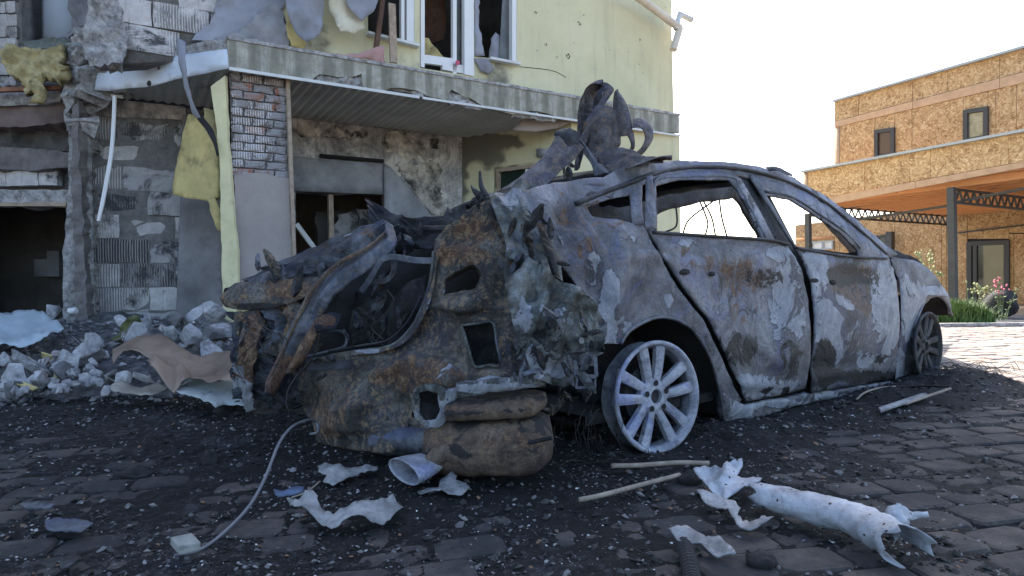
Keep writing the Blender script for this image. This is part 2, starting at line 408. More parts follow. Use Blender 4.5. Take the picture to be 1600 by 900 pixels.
    m = Mt('window_glass', .08, 0, .6); m.col((.015, .03, .022)); MAT['glass'] = m.m
    m = Mt('dusty_glass', .25, 0, .5); m.col(m.ramp(m.noise(5, 6), [(.3, (.05, .055, .055)), (.7, (.15, .15, .14))])); MAT['dusty_glass'] = m.m
def osb_mats():
    for nm, tint in (('osb', 1.0), ('osb_bright', 1.12)):  # second, brighter copy: skylight on the deck fascia put into its tint
        m = Mt(nm, .8); r = m.rnd()
        mv = m.n('ShaderNodeVectorMath', operation='MULTIPLY_ADD'); cmb = m.n('ShaderNodeCombineXYZ')
        for i in range(3): m.l(r, cmb.inputs[i])
        m.l(cmb.outputs[0], mv.inputs[0]); mv.inputs[1].default_value = (9, 5, 7); m.l(m.pos, mv.inputs[2])
        w_ = m.n('ShaderNodeTexNoise'); w_.inputs['Scale'].default_value = 4; m.l(mv.outputs[0], w_.inputs['Vector'])
        ma = m.n('ShaderNodeVectorMath', operation='MULTIPLY_ADD'); m.l(w_.outputs['Color'], ma.inputs[0]); ma.inputs[1].default_value = (.25, .25, .25); m.l(mv.outputs[0], ma.inputs[2])
        v1 = m.vor(28, 'F1', m.mapv((1.2, 1.2, .5), (.3, .2, .6), ma.outputs[0]), 'Color'); v2 = m.vor(36, 'F1', m.mapv((.6, .6, 1.6), (.9, -.5, .2), ma.outputs[0]), 'Color')
        s1 = m.n('ShaderNodeSeparateColor'); m.l(v1, s1.inputs[0]); s2 = m.n('ShaderNodeSeparateColor'); m.l(v2, s2.inputs[0])
        f = m.math('ADD', m.math('MULTIPLY', s1.outputs[0], .5), m.math('MULTIPLY', s2.outputs[1], .5))
        f = m.math('ADD', f, m.math('MULTIPLY', m.math('SUBTRACT', m.noise(3, 5), .5), .5))
        t = tint
        c = m.ramp(f, [(.12, (.26*t, .145*t, .065*t)), (.4, (.44*t, .27*t, .13*t)), (.62, (.52*t, .34*t, .175*t)), (.88, (.66*t, .49*t, .29*t))])
        c = m.mix(m.math('MULTIPLY', m.sm(m.noise(1.2, 4), .5, .8), .25), c, (.30, .18, .09))
        m.col(c); m.bump(f, .004, .5); MAT[nm] = m.m
    m = Mt('pine_board', .75); g = m.noise(5, 7, .7, 1.5, m.mapv((.6, .6, 14))); k = m.sm(m.vor(1.6), .09, .04)
    c = m.ramp(g, [(.3, (.48, .21, .085)), (.6, (.66, .34, .16)), (.8, (.72, .42, .22))]); c = m.mix(m.math('MULTIPLY', k, .7), c, (.16, .06, .03)); m.col(c); MAT['pine'] = m.m  # extra orange stands in for warm ground bounce under the deck
    MAT['pine_pale'] = plain('pine_pale', (.52, .34, .215), .75, 0, .16, 5, .002)
    MAT['dark_steel'] = plain('dark_steel', (.06, .065, .07), .55, .2, .2, 6, 0)
    MAT['anthracite'] = plain('anthracite_frame', (.04, .042, .048), .5, 0, .1, 6, 0)
    MAT['roof_edge'] = plain('roof_edge_metal', (.38, .42, .46), .5, .3, .1, 2, 0)
    m = Mt('door_glass', .03, 0, 1.0); m.col((.02, .022, .025)); MAT['door_glass'] = m.m
def ground_mats():
    m = Mt('sand_joint', 1); m.col(m.ramp(m.noise(6, 9, .7), [(.3, (.16, .13, .10)), (.7, (.30, .25, .19))])); m.bump(m.noise(40, 6), .01, .6); MAT['ground'] = m.m
    m = Mt('paver_stone', .92); r = m.rnd(); n = m.noise(9, 9, .75)
    x = m.n('ShaderNodeSeparateXYZ'); m.l(m.pos, x.inputs[0])
    c = m.ramp(n, [(.3, (.24, .20, .17)), (.55, (.39, .34, .295)), (.75, (.49, .44, .38))])
    c = m.mix(m.math('MULTIPLY', r, .35), c, (.30, .19, .15))
    # soot lies where the fire was: round the car, fading out to the right-hand side of the yard
    d = m.math('ADD', x.outputs[0], m.math('MULTIPLY', m.math('SUBTRACT', m.noise(1.3, 7, .7), .5), 2.6))
    d = m.math('ADD', d, m.math('MULTIPLY', x.outputs[1], .12))
    s = m.sm(d, 4.3, 3.1); c = m.mix(m.math('MULTIPLY', s, m.ramp(m.noise(3.2, 8, .75), [(.44, .99), (.70, .72)])), c, (.022, .022, .025))
    m.col(c); m.bump(m.noise(60, 6, .8), .006, .8); MAT['paver'] = m.m
    m = Mt('ash', .85, 0, .3); n = m.noise(5, 10, .75, .4); n2 = m.noise(26, 9, .8); n3 = m.noise(2.0, 8, .7)
    c = m.ramp(n2, [(.36, (.004, .004, .005)), (.50, (.012, .012, .014)), (.60, (.045, .046, .052)), (.70, (.14, .14, .155))])
    c = m.mix(m.math('MULTIPLY', m.sm(n, .54, .64), .5), c, (.085, .086, .098)); c = m.mix(m.math('MULTIPLY', m.sm(n3, .52, .35), .8), c, (.010, .010, .011))
    c = m.mix(m.math('MULTIPLY', m.sm(m.noise(4, 7, .7, 1), .6, .7), .3), c, (.06, .042, .036))
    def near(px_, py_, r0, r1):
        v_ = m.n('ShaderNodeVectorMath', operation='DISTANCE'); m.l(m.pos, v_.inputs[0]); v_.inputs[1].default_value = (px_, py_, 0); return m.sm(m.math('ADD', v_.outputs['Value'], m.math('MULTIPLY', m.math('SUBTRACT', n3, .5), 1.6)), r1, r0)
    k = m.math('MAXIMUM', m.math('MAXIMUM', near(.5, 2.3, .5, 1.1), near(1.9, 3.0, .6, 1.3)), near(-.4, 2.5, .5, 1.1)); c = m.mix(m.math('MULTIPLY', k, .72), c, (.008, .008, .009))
    sp = m.sm(m.vor(75, out='Distance'), .16, .08); c = m.mix(m.math('MULTIPLY', sp, m.sm(m.noise(13, 4), .5, .6)), c, (.30, .30, .30))
    m.col(c); m.bump(m.math('ADD', n2, m.noise(120, 4, .8)), .012, .9); MAT['ash'] = m.m
    m = Mt('chips', .8); _, at = m.attr('wear'); m.col(m.n('ShaderNodeAttribute', attribute_name='wear').outputs['Color']); MAT['chips'] = m.m
    m = Mt('rubble_stone', .95); r = m.rnd(); n = m.noise(11, 9, .75)
    c = m.ramp(n, [(.32, (.18, .18, .19)), (.52, (.42, .42, .43)), (.7, (.64, .64, .65))]); c = m.mix(m.math('MULTIPLY', m.sm(m.math('ADD', m.noise(4, 7, .7), m.math('MULTIPLY', r, .35)), .62, .8), .75), c, (.07, .068, .072))
    m.col(c); m.bump(m.noise(34, 8, .8), .015, .9); MAT['rubble'] = m.m
    MAT['heap'] = plain('rubble_dust', (.11, .11, .115), 1, 0, .75, 14, .03)
def metal_mats():
    MAT['body'] = burnt('burnt_body_steel', base=((.05, .053, .062), (.145, .152, .176), (.29, .30, .335)), rust=-.13, white=-.03, soot=-.13, sc=4, pit=.2, rough=.48, metal=.5, mott=.3)
    MAT['rear'] = burnt('burnt_rusty_steel', base=((.011, .010, .010), (.058, .055, .053), (.19, .18, .165)), rust=-.05, white=-.10, soot=-.02, sc=6, metal=.15, rough=.6, pit=.7, mott=.7)
    MAT['crumple'] = burnt('crumpled_blue_steel', base=((.014, .016, .02), (.06, .072, .092), (.19, .21, .25)), rust=-.10, white=-.14, soot=-.04, sc=6, rough=.36, metal=.6, pit=.2, mott=.25)
    MAT['green'] = burnt('crumpled_grey_steel', base=((.02, .025, .026), (.085, .10, .10), (.26, .29, .29)), rust=-.06, white=-.02, soot=.04, sc=9, rough=.42, metal=.45, pit=.3)
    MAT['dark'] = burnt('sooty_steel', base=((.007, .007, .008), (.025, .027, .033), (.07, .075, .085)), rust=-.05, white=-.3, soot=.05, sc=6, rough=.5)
    MAT['roofcurl'] = burnt('curled_roof_steel', base=((.030, .028, .032), (.085, .08, .09), (.19, .18, .2)), rust=-.03, white=-.14, soot=-.05, sc=9, rough=.65, metal=.2, pit=.4)
    MAT['exhaust'] = burnt('exhaust_steel', base=((.025, .017, .014), (.10, .07, .052), (.21, .16, .12)), rust=-.06, white=-.4, soot=.03, sc=6, rough=.6, metal=.15, pit=.35)
    MAT['alloy'] = burnt('burnt_alloy', base=((.16, .17, .20), (.34, .36, .42), (.52, .54, .60)), rust=-.6, white=-.25, soot=-.22, sc=7, rough=.5, metal=.15, fine=.5)
    MAT['alloy_dark'] = burnt('sooty_alloy', base=((.02, .02, .02), (.055, .055, .055), (.11, .11, .11)), rust=-.3, white=-.5, soot=-.1, sc=7, rough=.7, metal=.1)
    MAT['tube'] = burnt('grey_tube_steel', base=((.05, .055, .065), (.12, .135, .16), (.22, .24, .27)), rust=-.4, white=-.4, soot=-.3, sc=8, rough=.5, metal=.3)
    MAT['scrap_white'] = plain('scrap_white', (.40, .43, .48), .5, .2, .45, 9, .010, spot=34, dirt=.42)
    MAT['scrap_grey'] = plain('scrap_grey', (.31, .32, .33), .55, .2, .5, 14, .012, dirt=.42)
    MAT['sheet_blue'] = plain('sheet_blue', (.36, .43, .48), .45, .1, .18, 3, .003, dirt=.12)
    MAT['sheet_brown'] = plain('sheet_brown', (.24, .175, .135), .5, .1, .45, 2.6, .004, dirt=.2)
    MAT['sheet_grey'] = plain('sheet_grey', (.36, .40, .40), .5, .1, .2, 5, .003, spot=9, dirt=.15)
    MAT['sheet_fold'] = plain('sheet_fold', (.33, .30, .25), .5, .1, .3, 5, .003, dirt=.1)
    MAT['wire'] = plain('wire', (.16, .17, .19), .6, .2, .2, 9, 0); MAT['wire_dark'] = plain('wire_dark', (.03, .028, .028), .7, .2, .3, 20, 0)
    MAT['stick'] = plain('stick', (.30, .25, .20), .85, 0, .35, 20, .004, dirt=.1); MAT['scrap_blue'] = plain('scrap_blue', (.09, .14, .24), .5, 0, .3, 20, .003, dirt=.5)
    MAT['moss'] = plain('moss', (.09, .10, .04), 1, 0, .5, 14, .02); MAT['plank_pale'] = plain('plank_pale', (.27, .28, .265), .8, 0, .35, 16, .006, dirt=.45)
    MAT['rubber'] = plain('rubber', (.02, .02, .021), .8, 0, .4, 20, .004)
    MAT['grass'] = plain('grass_blades', (.12, .19, .05), .7, 0, .35, 9, 0); MAT['stem'] = plain('plant_stem', (.17, .21, .10), .7, 0, .25, 9, 0)
    MAT['seed'] = plain('seed_head', (.30, .30, .14), .8, 0, .3, 20, 0); MAT['flower'] = plain('pink_flower', (.55, .10, .18), .6, 0, .2, 9, 0)
wall_mats(); osb_mats(); ground_mats(); metal_mats()
# ------------------------------------------------------------------ ground: base sheet, pavers, ash
def flat(name, pts, z, mat):
    o = mkobj(name, [(x, y, z) for x, y in pts], [tuple(range(len(pts)))], mat); tag(o, kind='structure'); return o
g = flat('ground', [(-900, -300), (900, -300), (900, 1500), (-900, 1500)], -.035, MAT['ground'])
yard = flat('paving_bed', [(-8, .3), (16, .3), (16, 10.6), (-8, 10.6)], -.028, MAT['ground'])
PANG = math.radians(-78); pc, ps = math.cos(PANG), math.sin(PANG)
def paver_box(mb, cx, cy, lx=.138, ly=.196, ch=.011, top=0.0, tilt=(0, 0), rz=0.0, full=True):
    hx, hy = lx/2, ly/2; z0 = -.03; vs = []; k_ = .022; c_, s_ = math.cos(PANG+rz), math.sin(PANG+rz)
    rings = ((0, z0), (0, top-ch), (ch*.5, top-ch*.3), (ch*1.7, top)) if full else ((0, top-ch*1.5), (ch, top))
    for e, z in rings:
        a, b = hx-e, hy-e; k2 = k_
        for x, y in ((-a+k2, -b), (a-k2, -b), (a, -b+k2), (a, b-k2), (a-k2, b), (-a+k2, b), (-a, b-k2), (-a, -b+k2)):
            vs.append((cx+x*c_-y*s_, cy+x*s_+y*c_, z+x*tilt[0]+y*tilt[1]))
    n = len(rings); fs = [tuple(range((n-1)*8, n*8))]
    for r_ in range(n-1):
        for i in range(8): fs.append((r_*8+i, r_*8+(i+1) % 8, r_*8+8+(i+1) % 8, r_*8+8+i))
    mb.add(vs, fs)
cells = []
rp = random.Random(5)
for j in range(-110, 110):
    for i in range(-70, 70):
        lx = (j)*.146; ly = (i+(.5 if j % 2 else 0))*.205
        x = lx*pc-ly*ps+4; y = lx*ps+ly*pc+5
        if y < .9 or y > 10.5 or x < -6.5 or x > 13: continue
        pr = M.transposed() @ (Vector((x, y, 0))-CAM); sx = 800+FPX*pr.x/-pr.z; sy = 450-FPX*pr.y/-pr.z
        if -pr.z < .5 or sx < -160 or sx > 1760 or sy > 1000: continue
        vis = 0 < sx < 1600 and 0 < sy < 900 and not (y > 2.2 and x < 2.6)
        cells.append((-(0 if not vis else 1/(y*y)), x, y))
cells.sort()
mb0 = MB(); paver_box(mb0, 0, 0)
pm = None
stuffp = MB()
for n, (k, x, y) in enumerate(cells):
    if n < 295 and k < 0:
        if pm is None:
            o = mkobj('paver', mb0.v, mb0.f, MAT['paver'], yard); pm = o.data
            for v in pm.vertices: pass
            z0 = o.location.z
        else:
            o = bpy.data.objects.new('paver', pm); scn.collection.objects.link(o); o.parent = yard
        zc = -.018
        o.location = Vector((x, y, rp.uniform(-.007, .006)+zc+.006))-WP['paving_bed']
        o.rotation_euler = (rp.uniform(-.02, .02), rp.uniform(-.03, .03), rp.uniform(-.03, .03))
    else:
        paver_box(stuffp, x, y, .138*rp.uniform(.96, 1), .198*rp.uniform(.97, 1), .010, rp.uniform(-.006, .005), (rp.uniform(-.03, .03), rp.uniform(-.02, .02)), rp.uniform(-.04, .04), y < 3)
o = mkobj('pavers', stuffp.v, stuffp.f, MAT['paver'], yard); tag(o, kind='stuff')
def ashz(x, y):
    p = (x, y, 0)
    z = .005+.010*FR(p, 1.6, 2, 3)+.009*FR(p, 5, 9, 4)+.007*RD(p, 11, 3)+.006*FR(p, 26, 4, 3)
    # thins out towards the clean right-hand part of the yard
    e = x+.35*(y-4)*.4+.7*N(p, 1.1, 5)
    z -= max(0, min(1, (e-2.7)/1.0))*.045
    z -= (.011+.006*max(0, min(1, (x+.2)*1.2)))*max(0, min(1, (3.4+max(0, x)*.4-y)*.9))
    z += .010*FR(p, 2.6, 12, 3)
    # ash heaps along the car
    for cx, cy, r, h in ((3.05, 4.15, .35, .07), (2.85, 4.25, .3, .06), (.95, 2.95, .35, .05), (.25, 2.7, .35, .035), (-.3, 2.7, .7, .03), (1.6, 3.35, .3, .025), (2.3, 3.85, .3, .03), (-1.1, 3.3, .5, .04), (.95, 2.2, .3, .012)):
        d2 = ((x-cx)**2+(y-cy)**2)/(r*r)
        if d2 < 6: z += h*math.exp(-d2)*(1+.35*N(p, 9, 1))
    return z
vs = []; NX = 330; ys = [1.15]
while ys[-1] < 9.6: ys.append(ys[-1]+max(.012, ys[-1]*.0095))
for y in ys:
    for i in range(NX):
        x = (i/(NX-1)*2-1)*(1.35+y*.93)
        x = max(-7, min(7.5, x)); vs.append((x, y, ashz(x, y)))
fs = [(j*NX+i, j*NX+i+1, (j+1)*NX+i+1, (j+1)*NX+i) for j in range(len(ys)-1) for i in range(NX-1)]
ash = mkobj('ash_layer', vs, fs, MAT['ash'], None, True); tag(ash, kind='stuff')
# loose chips, flakes and glass crumbs
rc = random.Random(11); cv = []; cf = []; cc_ = []
def chip(x, y, z, r, col, flatn=.45, add=None):
    k = len(cv); n = 5; a0 = rc.random()*6.28; tx, ty = rc.uniform(-.5, .5), rc.uniform(-.5, .5)
    for i in range(n):
        a = a0+i*2*math.pi/n; rr = r*rc.uniform(.55, 1.1); dx, dy = rr*math.cos(a), rr*math.sin(a)
        cv.append((x+dx, y+dy, z+dx*tx+dy*ty))
    cv.append((x+r*.15*rc.uniform(-1, 1), y, z+r*flatn))
    cv.append((x, y, z-r*flatn))
    for i in range(n): cf.append((k+i, k+(i+1) % n, k+n)); cf.append((k+(i+1) % n, k+i, k+n+1))
    for i in range(n+2): cc_.append((*col, 1))
for i in range(52000):
    y = 1.25*math.exp(rc.random()*2.0); x = rc.uniform(-1, 1)*(.95*y+.1)
    if x > 2.9+rc.random(): continue
    if N((x, y, 0), 2.2, 8)+rc.uniform(-.5, .5) < -.12: continue
    r = (.0016+.0075*rc.random()**3)*(.55+.38*y)
    q = rc.random()
    if q < .52: b = rc.uniform(.006, .03); col = (b, b, b*1.1)
    elif q < .84: b = rc.uniform(.06, .19); col = (b, b*.98, b*1.02)
    elif q < .94: b = rc.uniform(.2, .4); col = (b, b, b*1.02); r *= .7
    elif q < .97: col = (.17, .10, .06)
    else: b = rc.uniform(.5, .8); col = (b*.95, b, b); r *= .6
    chip(x, y, max(ashz(x, y), -.02)+r*.25, r, col)
for i in range(2600):                      # coarser charred lumps
    y = 1.25*math.exp(rc.random()*1.9); x = rc.uniform(-1, 1)*(.95*y+.1)
    if x > 2.7: continue
    r = rc.uniform(.005, .018)*(.5+.22*y); b = rc.uniform(.008, .05) if rc.random() < .88 else rc.uniform(.1, .2)
    chip(x, y, ashz(x, y)+r*.2, r, (b, b*.98, b), .6)
o = mkobj('ash_chips', cv, cf, MAT['chips'], None, False, cc_); tag(o, kind='stuff')
# ------------------------------------------------------------------ the damaged yellow house
A0 = dp(355, 60, 6.0); ZT = A0.z
_B = None
lo, hi = 6, 14
for _ in range(50):
    md = (lo+hi)/2
    if dp(1062, 181, md).z > ZT: hi = md
    else: lo = md
B0 = dp(1062, 181, md)
FA = Wall(A0, B0)                                   # front line of the balcony slab
fd, fn = FA.d, FA.n
ZB = FA.hit(355, 104).z
house = thing('damaged_house', 'two storey yellow rendered house, burnt and shelled, with bare blockwork and a projecting concrete balcony', 'house', (A0.x, A0.y, 0))
_p = dp(143, 151, 6.75)
LW = Wall((_p.x, _p.y), (_p.x+fd.x, _p.y+fd.y))       # ground floor back wall
UW = FA.off(-.45)                                    # upper wall
def wpx(wl, off=0): return lambda x, y: wl.hit(x, y, off)
# ---- upper wall, yellow, with window and door openings
up_holes = [[(575, -70), (648, -70), (648, 68), (575, 50)], [(656, -90), (738, -90), (738, 119), (656, 106)], [(744, -70), (808, -70), (808, 97), (765, 91), (744, 88)]]
o = sheet('upper_wall', [(446, -520), (1047, -260), (1050, 60), (1053, 187), (700, 128), (445, 85), (452, 50), (443, 20)], wpx(UW), MAT['yellow'], house, step=26, holes=up_holes, thick=.28, rag=0, smooth=False,
          wear=[(470, 60, 60, 50, 2, .6), (600, 90, 60, 30, 2, .35), (700, 110, 60, 20, 2, .5), (780, 110, 30, 30, 2, .7)])
# bullet holes in the render
for (bx, by, br) in ((888, 88, 6), (905, 36, 4), (853, 70, 3), (837, 20, 3), (1000, 62, 2), (930, 140, 2)):
    mb = MB(); c = UW.hit(bx, by, .004); r = br*.0075
    pts = [c+UW.d*(r*math.cos(a)*q_)+Vector((0, 0, r*math.sin(a)*q_)) for a, q_ in [(i*.7, random.uniform(.5, 1.25)) for i in range(9)]]
    mb.add(pts+[c-UW.n*.01], [(i, (i+1) % 9, 9) for i in range(9)]); mb.build('shell_hole', MAT['charred'], house)
for ck in ([(812, 104), (830, 106), (850, 108), (868, 112), (884, 121)], [(446, 60), (452, 66), (462, 70)]):
    mb = MB(); P = [UW.hit(x+random.uniform(-1, 1), y, .003) for x, y in ck]; mb.tube(crom(P, 14), .004, 4); mb.build('crack', MAT['charred'], house)
rq = random.Random(8)
for q in range(26):
    bx, by = rq.uniform(820, 1040), rq.uniform(5, 165); mb = MB(); c = UW.hit(bx, by, .004); r = rq.uniform(.006, .014); pts = [c+UW.d*(r*math.cos(a)*rq.uniform(.5, 1.3))+Vector((0, 0, r*math.sin(a)*rq.uniform(.5, 1.3))) for a in [i for i in range(6)]]; mb.add(pts, [tuple(range(6))]); mb.build('render_chip', MAT['rough_concrete'], house)
# ---- upper block wall on the left
blk_mesh = {}
def block_obj(name, wl, t, z, w_, h, dpt, mat, parent, o=0.0, rot=0.0):
    key = (round(w_, 2), round(h, 2), mat)
    if key not in blk_mesh:
        mb = MB(); a, b, c = w_/2, dpt/2, h/2; e = .008
        for (sx, sy, sz) in (): pass
        r_ = random.Random(len(blk_mesh)); N_ = 5; vs = []; fs = []
        # front face with broken edge relief
        for j in range(N_):
            for i in range(N_):
                x = -a+2*a*i/(N_-1); zz = -c+2*c*j/(N_-1)
                edge = i in (0, N_-1) or j in (0, N_-1)
                vs.append((x+(r_.uniform(-.008, .008) if edge else 0), -b+(.010*r_.random() if edge else -.004*r_.random()), zz+(r_.uniform(-.006, .006) if edge else 0)))
        for j in range(N_-1):
            for i in range(N_-1): q = j*N_+i; fs.append((q, q+1, q+N_+1, q+N_))
        k = len(vs); vs += [(-a, b, -c), (a, b, -c), (a, b, c), (-a, b, c)]
        fs += [tuple([k+1, k]+list(range(0, N_))), tuple([k+2, k+1]+[j*N_+N_-1 for j in range(N_)]), tuple([k+3, k+2]+[(N_-1)*N_+i for i in range(N_-1, -1, -1)]), tuple([k, k+3]+[j*N_ for j in range(N_-1, -1, -1)])]
        me = bpy.data.meshes.new(name); me.from_pydata(vs, [], fs); me.materials.append(MAT[mat]); blk_mesh[key] = me
    ob = bpy.data.objects.new(name, blk_mesh[key])
    c = wl.p(t, z, o-dpt/2); link(ob, parent, c)
    ob.rotation_euler = (random.uniform(-.01, .01), random.uniform(-.012, .012)+rot, math.atan2(wl.d.y, wl.d.x)); return ob
def courses(name, wl, t0, t1, z0, z1, bw, bh, mat, parent, gap=.012, o=0, clip=None, dpt=.08, jit=.012, mats=None, skew=0):
    z = z0+bh/2; r_ = 0
    while z < z1:
        t = t0-(bw/2 if r_ % 2 else 0)+random.uniform(-.02, .02)
        while t < t1:
            a, b = max(t, t0), min(t+bw, t1)
            if b-a > .06:
                c = ((a+b)/2, z+skew*(a-t0))
                wp = wl.p(c[0], c[1], o)
                pr = M.transposed() @ (wp-CAM); sx = 800+FPX*pr.x/-pr.z; sy = 450-FPX*pr.y/-pr.z
                if clip is None or inpoly(np.array([sx]), np.array([sy]), clip)[0]:
                    m_ = mat if not mats else mats(sx, sy)
                    block_obj(name, wl, c[0], c[1], round((b-a-gap)/.02)*.02, bh-gap, dpt, m_, parent, o+random.uniform(-jit, jit))
            t += bw
        z += bh; r_ += 1
ub = sheet('exposed_block_wall', [(182, -420), (448, -420), (444, 0), (400, 60), (355, 66), (345, 90), (185, 100)], wpx(UW, -.02), MAT['mortar'], house, thick=.25)
t0, t1 = UW.t(186, 40), UW.t(446, 40)
courses('block', UW, t0, t1, ZT-.1, ZT+1.6, .5, .25, 'block', ub, clip=[(186, -60), (440, -60), (440, 5), (395, 62), (186, 90)], mats=lambda x, y: 'block' if random.random() < .75 else 'block_sooty', jit=.02)
def lumpy(name, outline, mp, mat, parent, step=9, amp=.05, sc=4, thick=.15, rag=3, wear=None, smooth=False):
    return sheet(name, outline, mp, MAT[mat], parent, step=step, thick=thick, rag=rag, smooth=smooth, wear=wear, disp=lambda x, y, p: amp*FR(p, sc, 1.3))
lumpy('torn_render', [(140, -300), (190, -300), (190, 30), (200, 60), (192, 98), (140, 104), (128, 70), (136, 20)], wpx(UW, .03), 'rough_concrete', house, 8, .05, 5)
lumpy('plaster_patch', [(300, 62), (330, 30), (345, 0), (352, -60), (440, -80), (446, 5), (420, 30), (395, 60), (350, 70)], wpx(UW, .06), 'cloth_grey', house, 9, .03)
lumpy('dark_render_patch', [(350, 62), (385, 40), (425, 5), (442, 20), (452, 62), (445, 84), (400, 76)], wpx(UW, .10), 'grey_board', house, 9, .03)
# ---- balcony slab: concrete core, broken front face, stained
fd_t = lambda x, y, off=0: FA.hit(x, y, off)
Lc = (FA.hit(1062, 181)-FA.hit(355, 60)).dot(fd)
mb = MB()
back = -1.9
mb.box8([FA.p(0.02, ZB+.03, -.05), FA.p(Lc-.02, ZB+.03, -.05), FA.p(Lc-.02, ZB+.03, back), FA.p(.02, ZB+.03, back), FA.p(0.02, ZT-.012, -.05), FA.p(Lc-.02, ZT-.012, -.05), FA.p(Lc-.02, ZT-.012, back), FA.p(.02, ZT-.012, back)])
mb.build('balcony_slab', MAT['rough_concrete'], house)
fo = [(355, 60), (430, 71.5), (520, 87), (620, 103), (720, 121), (820, 139), (920, 156), (1000, 170), (1061, 180.5), (1062, 208), (1000, 203), (935, 194), (880, 187), (862, 179), (842, 174), (825, 173), (838, 183), (790, 176), (770, 171), (752, 164), (742, 157), (722, 150), (706, 140), (701, 145), (704, 158), (668, 150), (650, 141), (625, 137), (612, 137), (600, 142), (575, 138), (567, 134), (565, 115), (545, 121), (520, 119), (498, 116), (487, 126), (470, 124), (430, 117), (356, 104)]
sheet('balcony_fascia', fo, wpx(FA), MAT['fascia'], house, step=9, thick=.05, rag=.9, smooth=False, disp=lambda x, y, p: .006*FR(p, 7, 2))
for seg in ([(498, 117), (565, 116), (567, 133), (600, 141), (560, 141), (490, 128)], [(640, 140), (704, 157), (700, 143), (722, 151), (760, 168), (750, 172), (690, 160), (645, 150)], [(800, 170), (840, 183), (826, 174), (870, 186), (868, 190), (800, 181)]):
    lumpy('broken_edge', seg, wpx(FA, -.02), 'rough_concrete', house, 5, .05, 14, .03, 1)
mb = MB(); 
cap = [FA.hit(x, y, .012) for x, y in ((354, 59), (1063, 180))]
for i in range(60):
    a = cap[0].lerp(cap[1], i/60); b = cap[0].lerp(cap[1], (i+1)/60); h = .016+.012*random.random()
    mb.box8([a+Vector((0, 0, -.01)), b+Vector((0, 0, -.01)), b+Vector((0, 0, -.01))-fn*.14, a+Vector((0, 0, -.01))-fn*.14, a+Vector((0, 0, h)), b+Vector((0, 0, h)), b+Vector((0, 0, h*.8))-fn*.14, a+Vector((0, 0, h))-fn*.14])
mb.build('balcony_coping', MAT['rough_concrete'], house)
mb = MB(); mb.bar(FA.hit(358, 107, .02), FA.hit(655, 152, .02), .015, .03); mb.bar(FA.hit(660, 153, .012), FA.hit(1063, 212, .012), .012, .025); mb.build('drip_strip', MAT['sill_white'], house)
# ---- left return of the balcony: bent white sheet metal and concrete edge above
LD = lambda x, y: dp(x, y, lerp(6.0, 6.5, (355-x)/230))
sheet('bent_fascia_sheet', [(118, 113), (180, 102), (240, 92), (300, 84), (355, 77), (357, 107), (310, 117), (268, 127), (225, 136), (170, 142), (135, 139)], LD, MAT['white_metal'], house, step=10, thick=.004, disp=lambda x, y, p: .02*FR(p, 2.5, 6))
lumpy('balcony_edge_return', [(128, 96), (190, 90), (262, 76), (285, 66), (355, 57), (356, 82), (300, 88), (250, 94), (190, 104), (130, 108)], lambda x, y: LD(x, y)+Vector((0, .06, 0)), 'rough_concrete', house, 8, .05, 5, .4, 2)
mb = MB(); a = dp(135, 145, 6.5); b = dp(193, 152, 6.6); mb.bar(a, b, .03, .03); mb.bar(dp(178, 143, 6.5), dp(196, 141, 6.45), .03, .02); mb.build('hanging_trim', MAT['sill_white'], house)
# ---- soffit: ribbed panels between fascia, left return and back wall
LWo = (FA.a-LW.a).dot(FA.n)
depth = LWo
zs = ZB-.012
_L = LD(125, 140); tL = (_L-FA.a).dot(fd); oL = (_L-FA.a).dot(fn)
vs = []; fs = []; L2 = Lc-2.0; n_ = int((L2-tL)/.05)
for i in range(n_+1):
    t = tL+i*.05; zz = zs+(.02 if i % 2 else 0)
    t_front = t
    a = FA.p(t, zz, -.03 if t >= 0 else -.03+oL*t/tL)
    vs += [a, FA.p(t, zz, -depth+.02)]
fs = [(2*i, 2*i+1, 2*i+3, 2*i+2) for i in range(n_)]
mkobj('soffit_panel', vs, fs, MAT['soffit'], house)
sheet('sagging_soffit_sheet', [(822, 180), (893, 190), (872, 200), (838, 206), (800, 203)], lambda x, y: dp(x, y, 7.9+(x-800)*.003), MAT['beige_board'], house, step=9, thick=.01, disp=lambda x, y, p: .02*FR(p, 4))
# ---- chamfered wall with the green window and the right hand ground floor wall
c0 = LW.hit(722, 213); c1 = FA.hit(893, 190, -.12)
CW = Wall(c0, c1); RW = Wall(c1, FA.hit(1062, 212, -.03))
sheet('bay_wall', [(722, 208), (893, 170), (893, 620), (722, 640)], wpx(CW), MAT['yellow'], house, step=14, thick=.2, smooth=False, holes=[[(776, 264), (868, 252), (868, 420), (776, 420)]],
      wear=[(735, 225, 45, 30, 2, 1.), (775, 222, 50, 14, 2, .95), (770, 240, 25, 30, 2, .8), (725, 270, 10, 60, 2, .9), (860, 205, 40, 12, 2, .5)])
sheet('right_wall', [(892.5, 188), (1062, 210), (1065, 600), (892.5, 620)], wpx(RW), MAT['yellow'], house, step=30, thick=.2, smooth=False, wear=[(893, 240, 30, 25, 2, .2)])
win = thing_part = None
def frame_rect(wl, x0, y0, x1, y1, th, dpt, mat, parent, name='window_frame', off=0.0):
    """four bars round a picture rectangle lying on a wall"""
    P = [wl.hit(x0, y0, off), wl.hit(x1, y1[0] if isinstance(y1, tuple) else y0, off)]
def quadframe(name, pts, wl, th, dpt, mat, parent, off=0.0):
    P = [wl.hit(x, y, off) for x, y in pts]; mb = MB()
    for i in range(4):
        a, b = P[i], P[(i+1) % 4]; d = (b-a).normalized(); e = th/2 if i % 2 == 0 else -th/2
        mb.bar(a-d*e, b+d*e, dpt, th, wl.n.cross(d)) if False else mb.bar(a-d*e, b+d*e, th, dpt, wl.n)
    return mb.build(name, mat, parent)
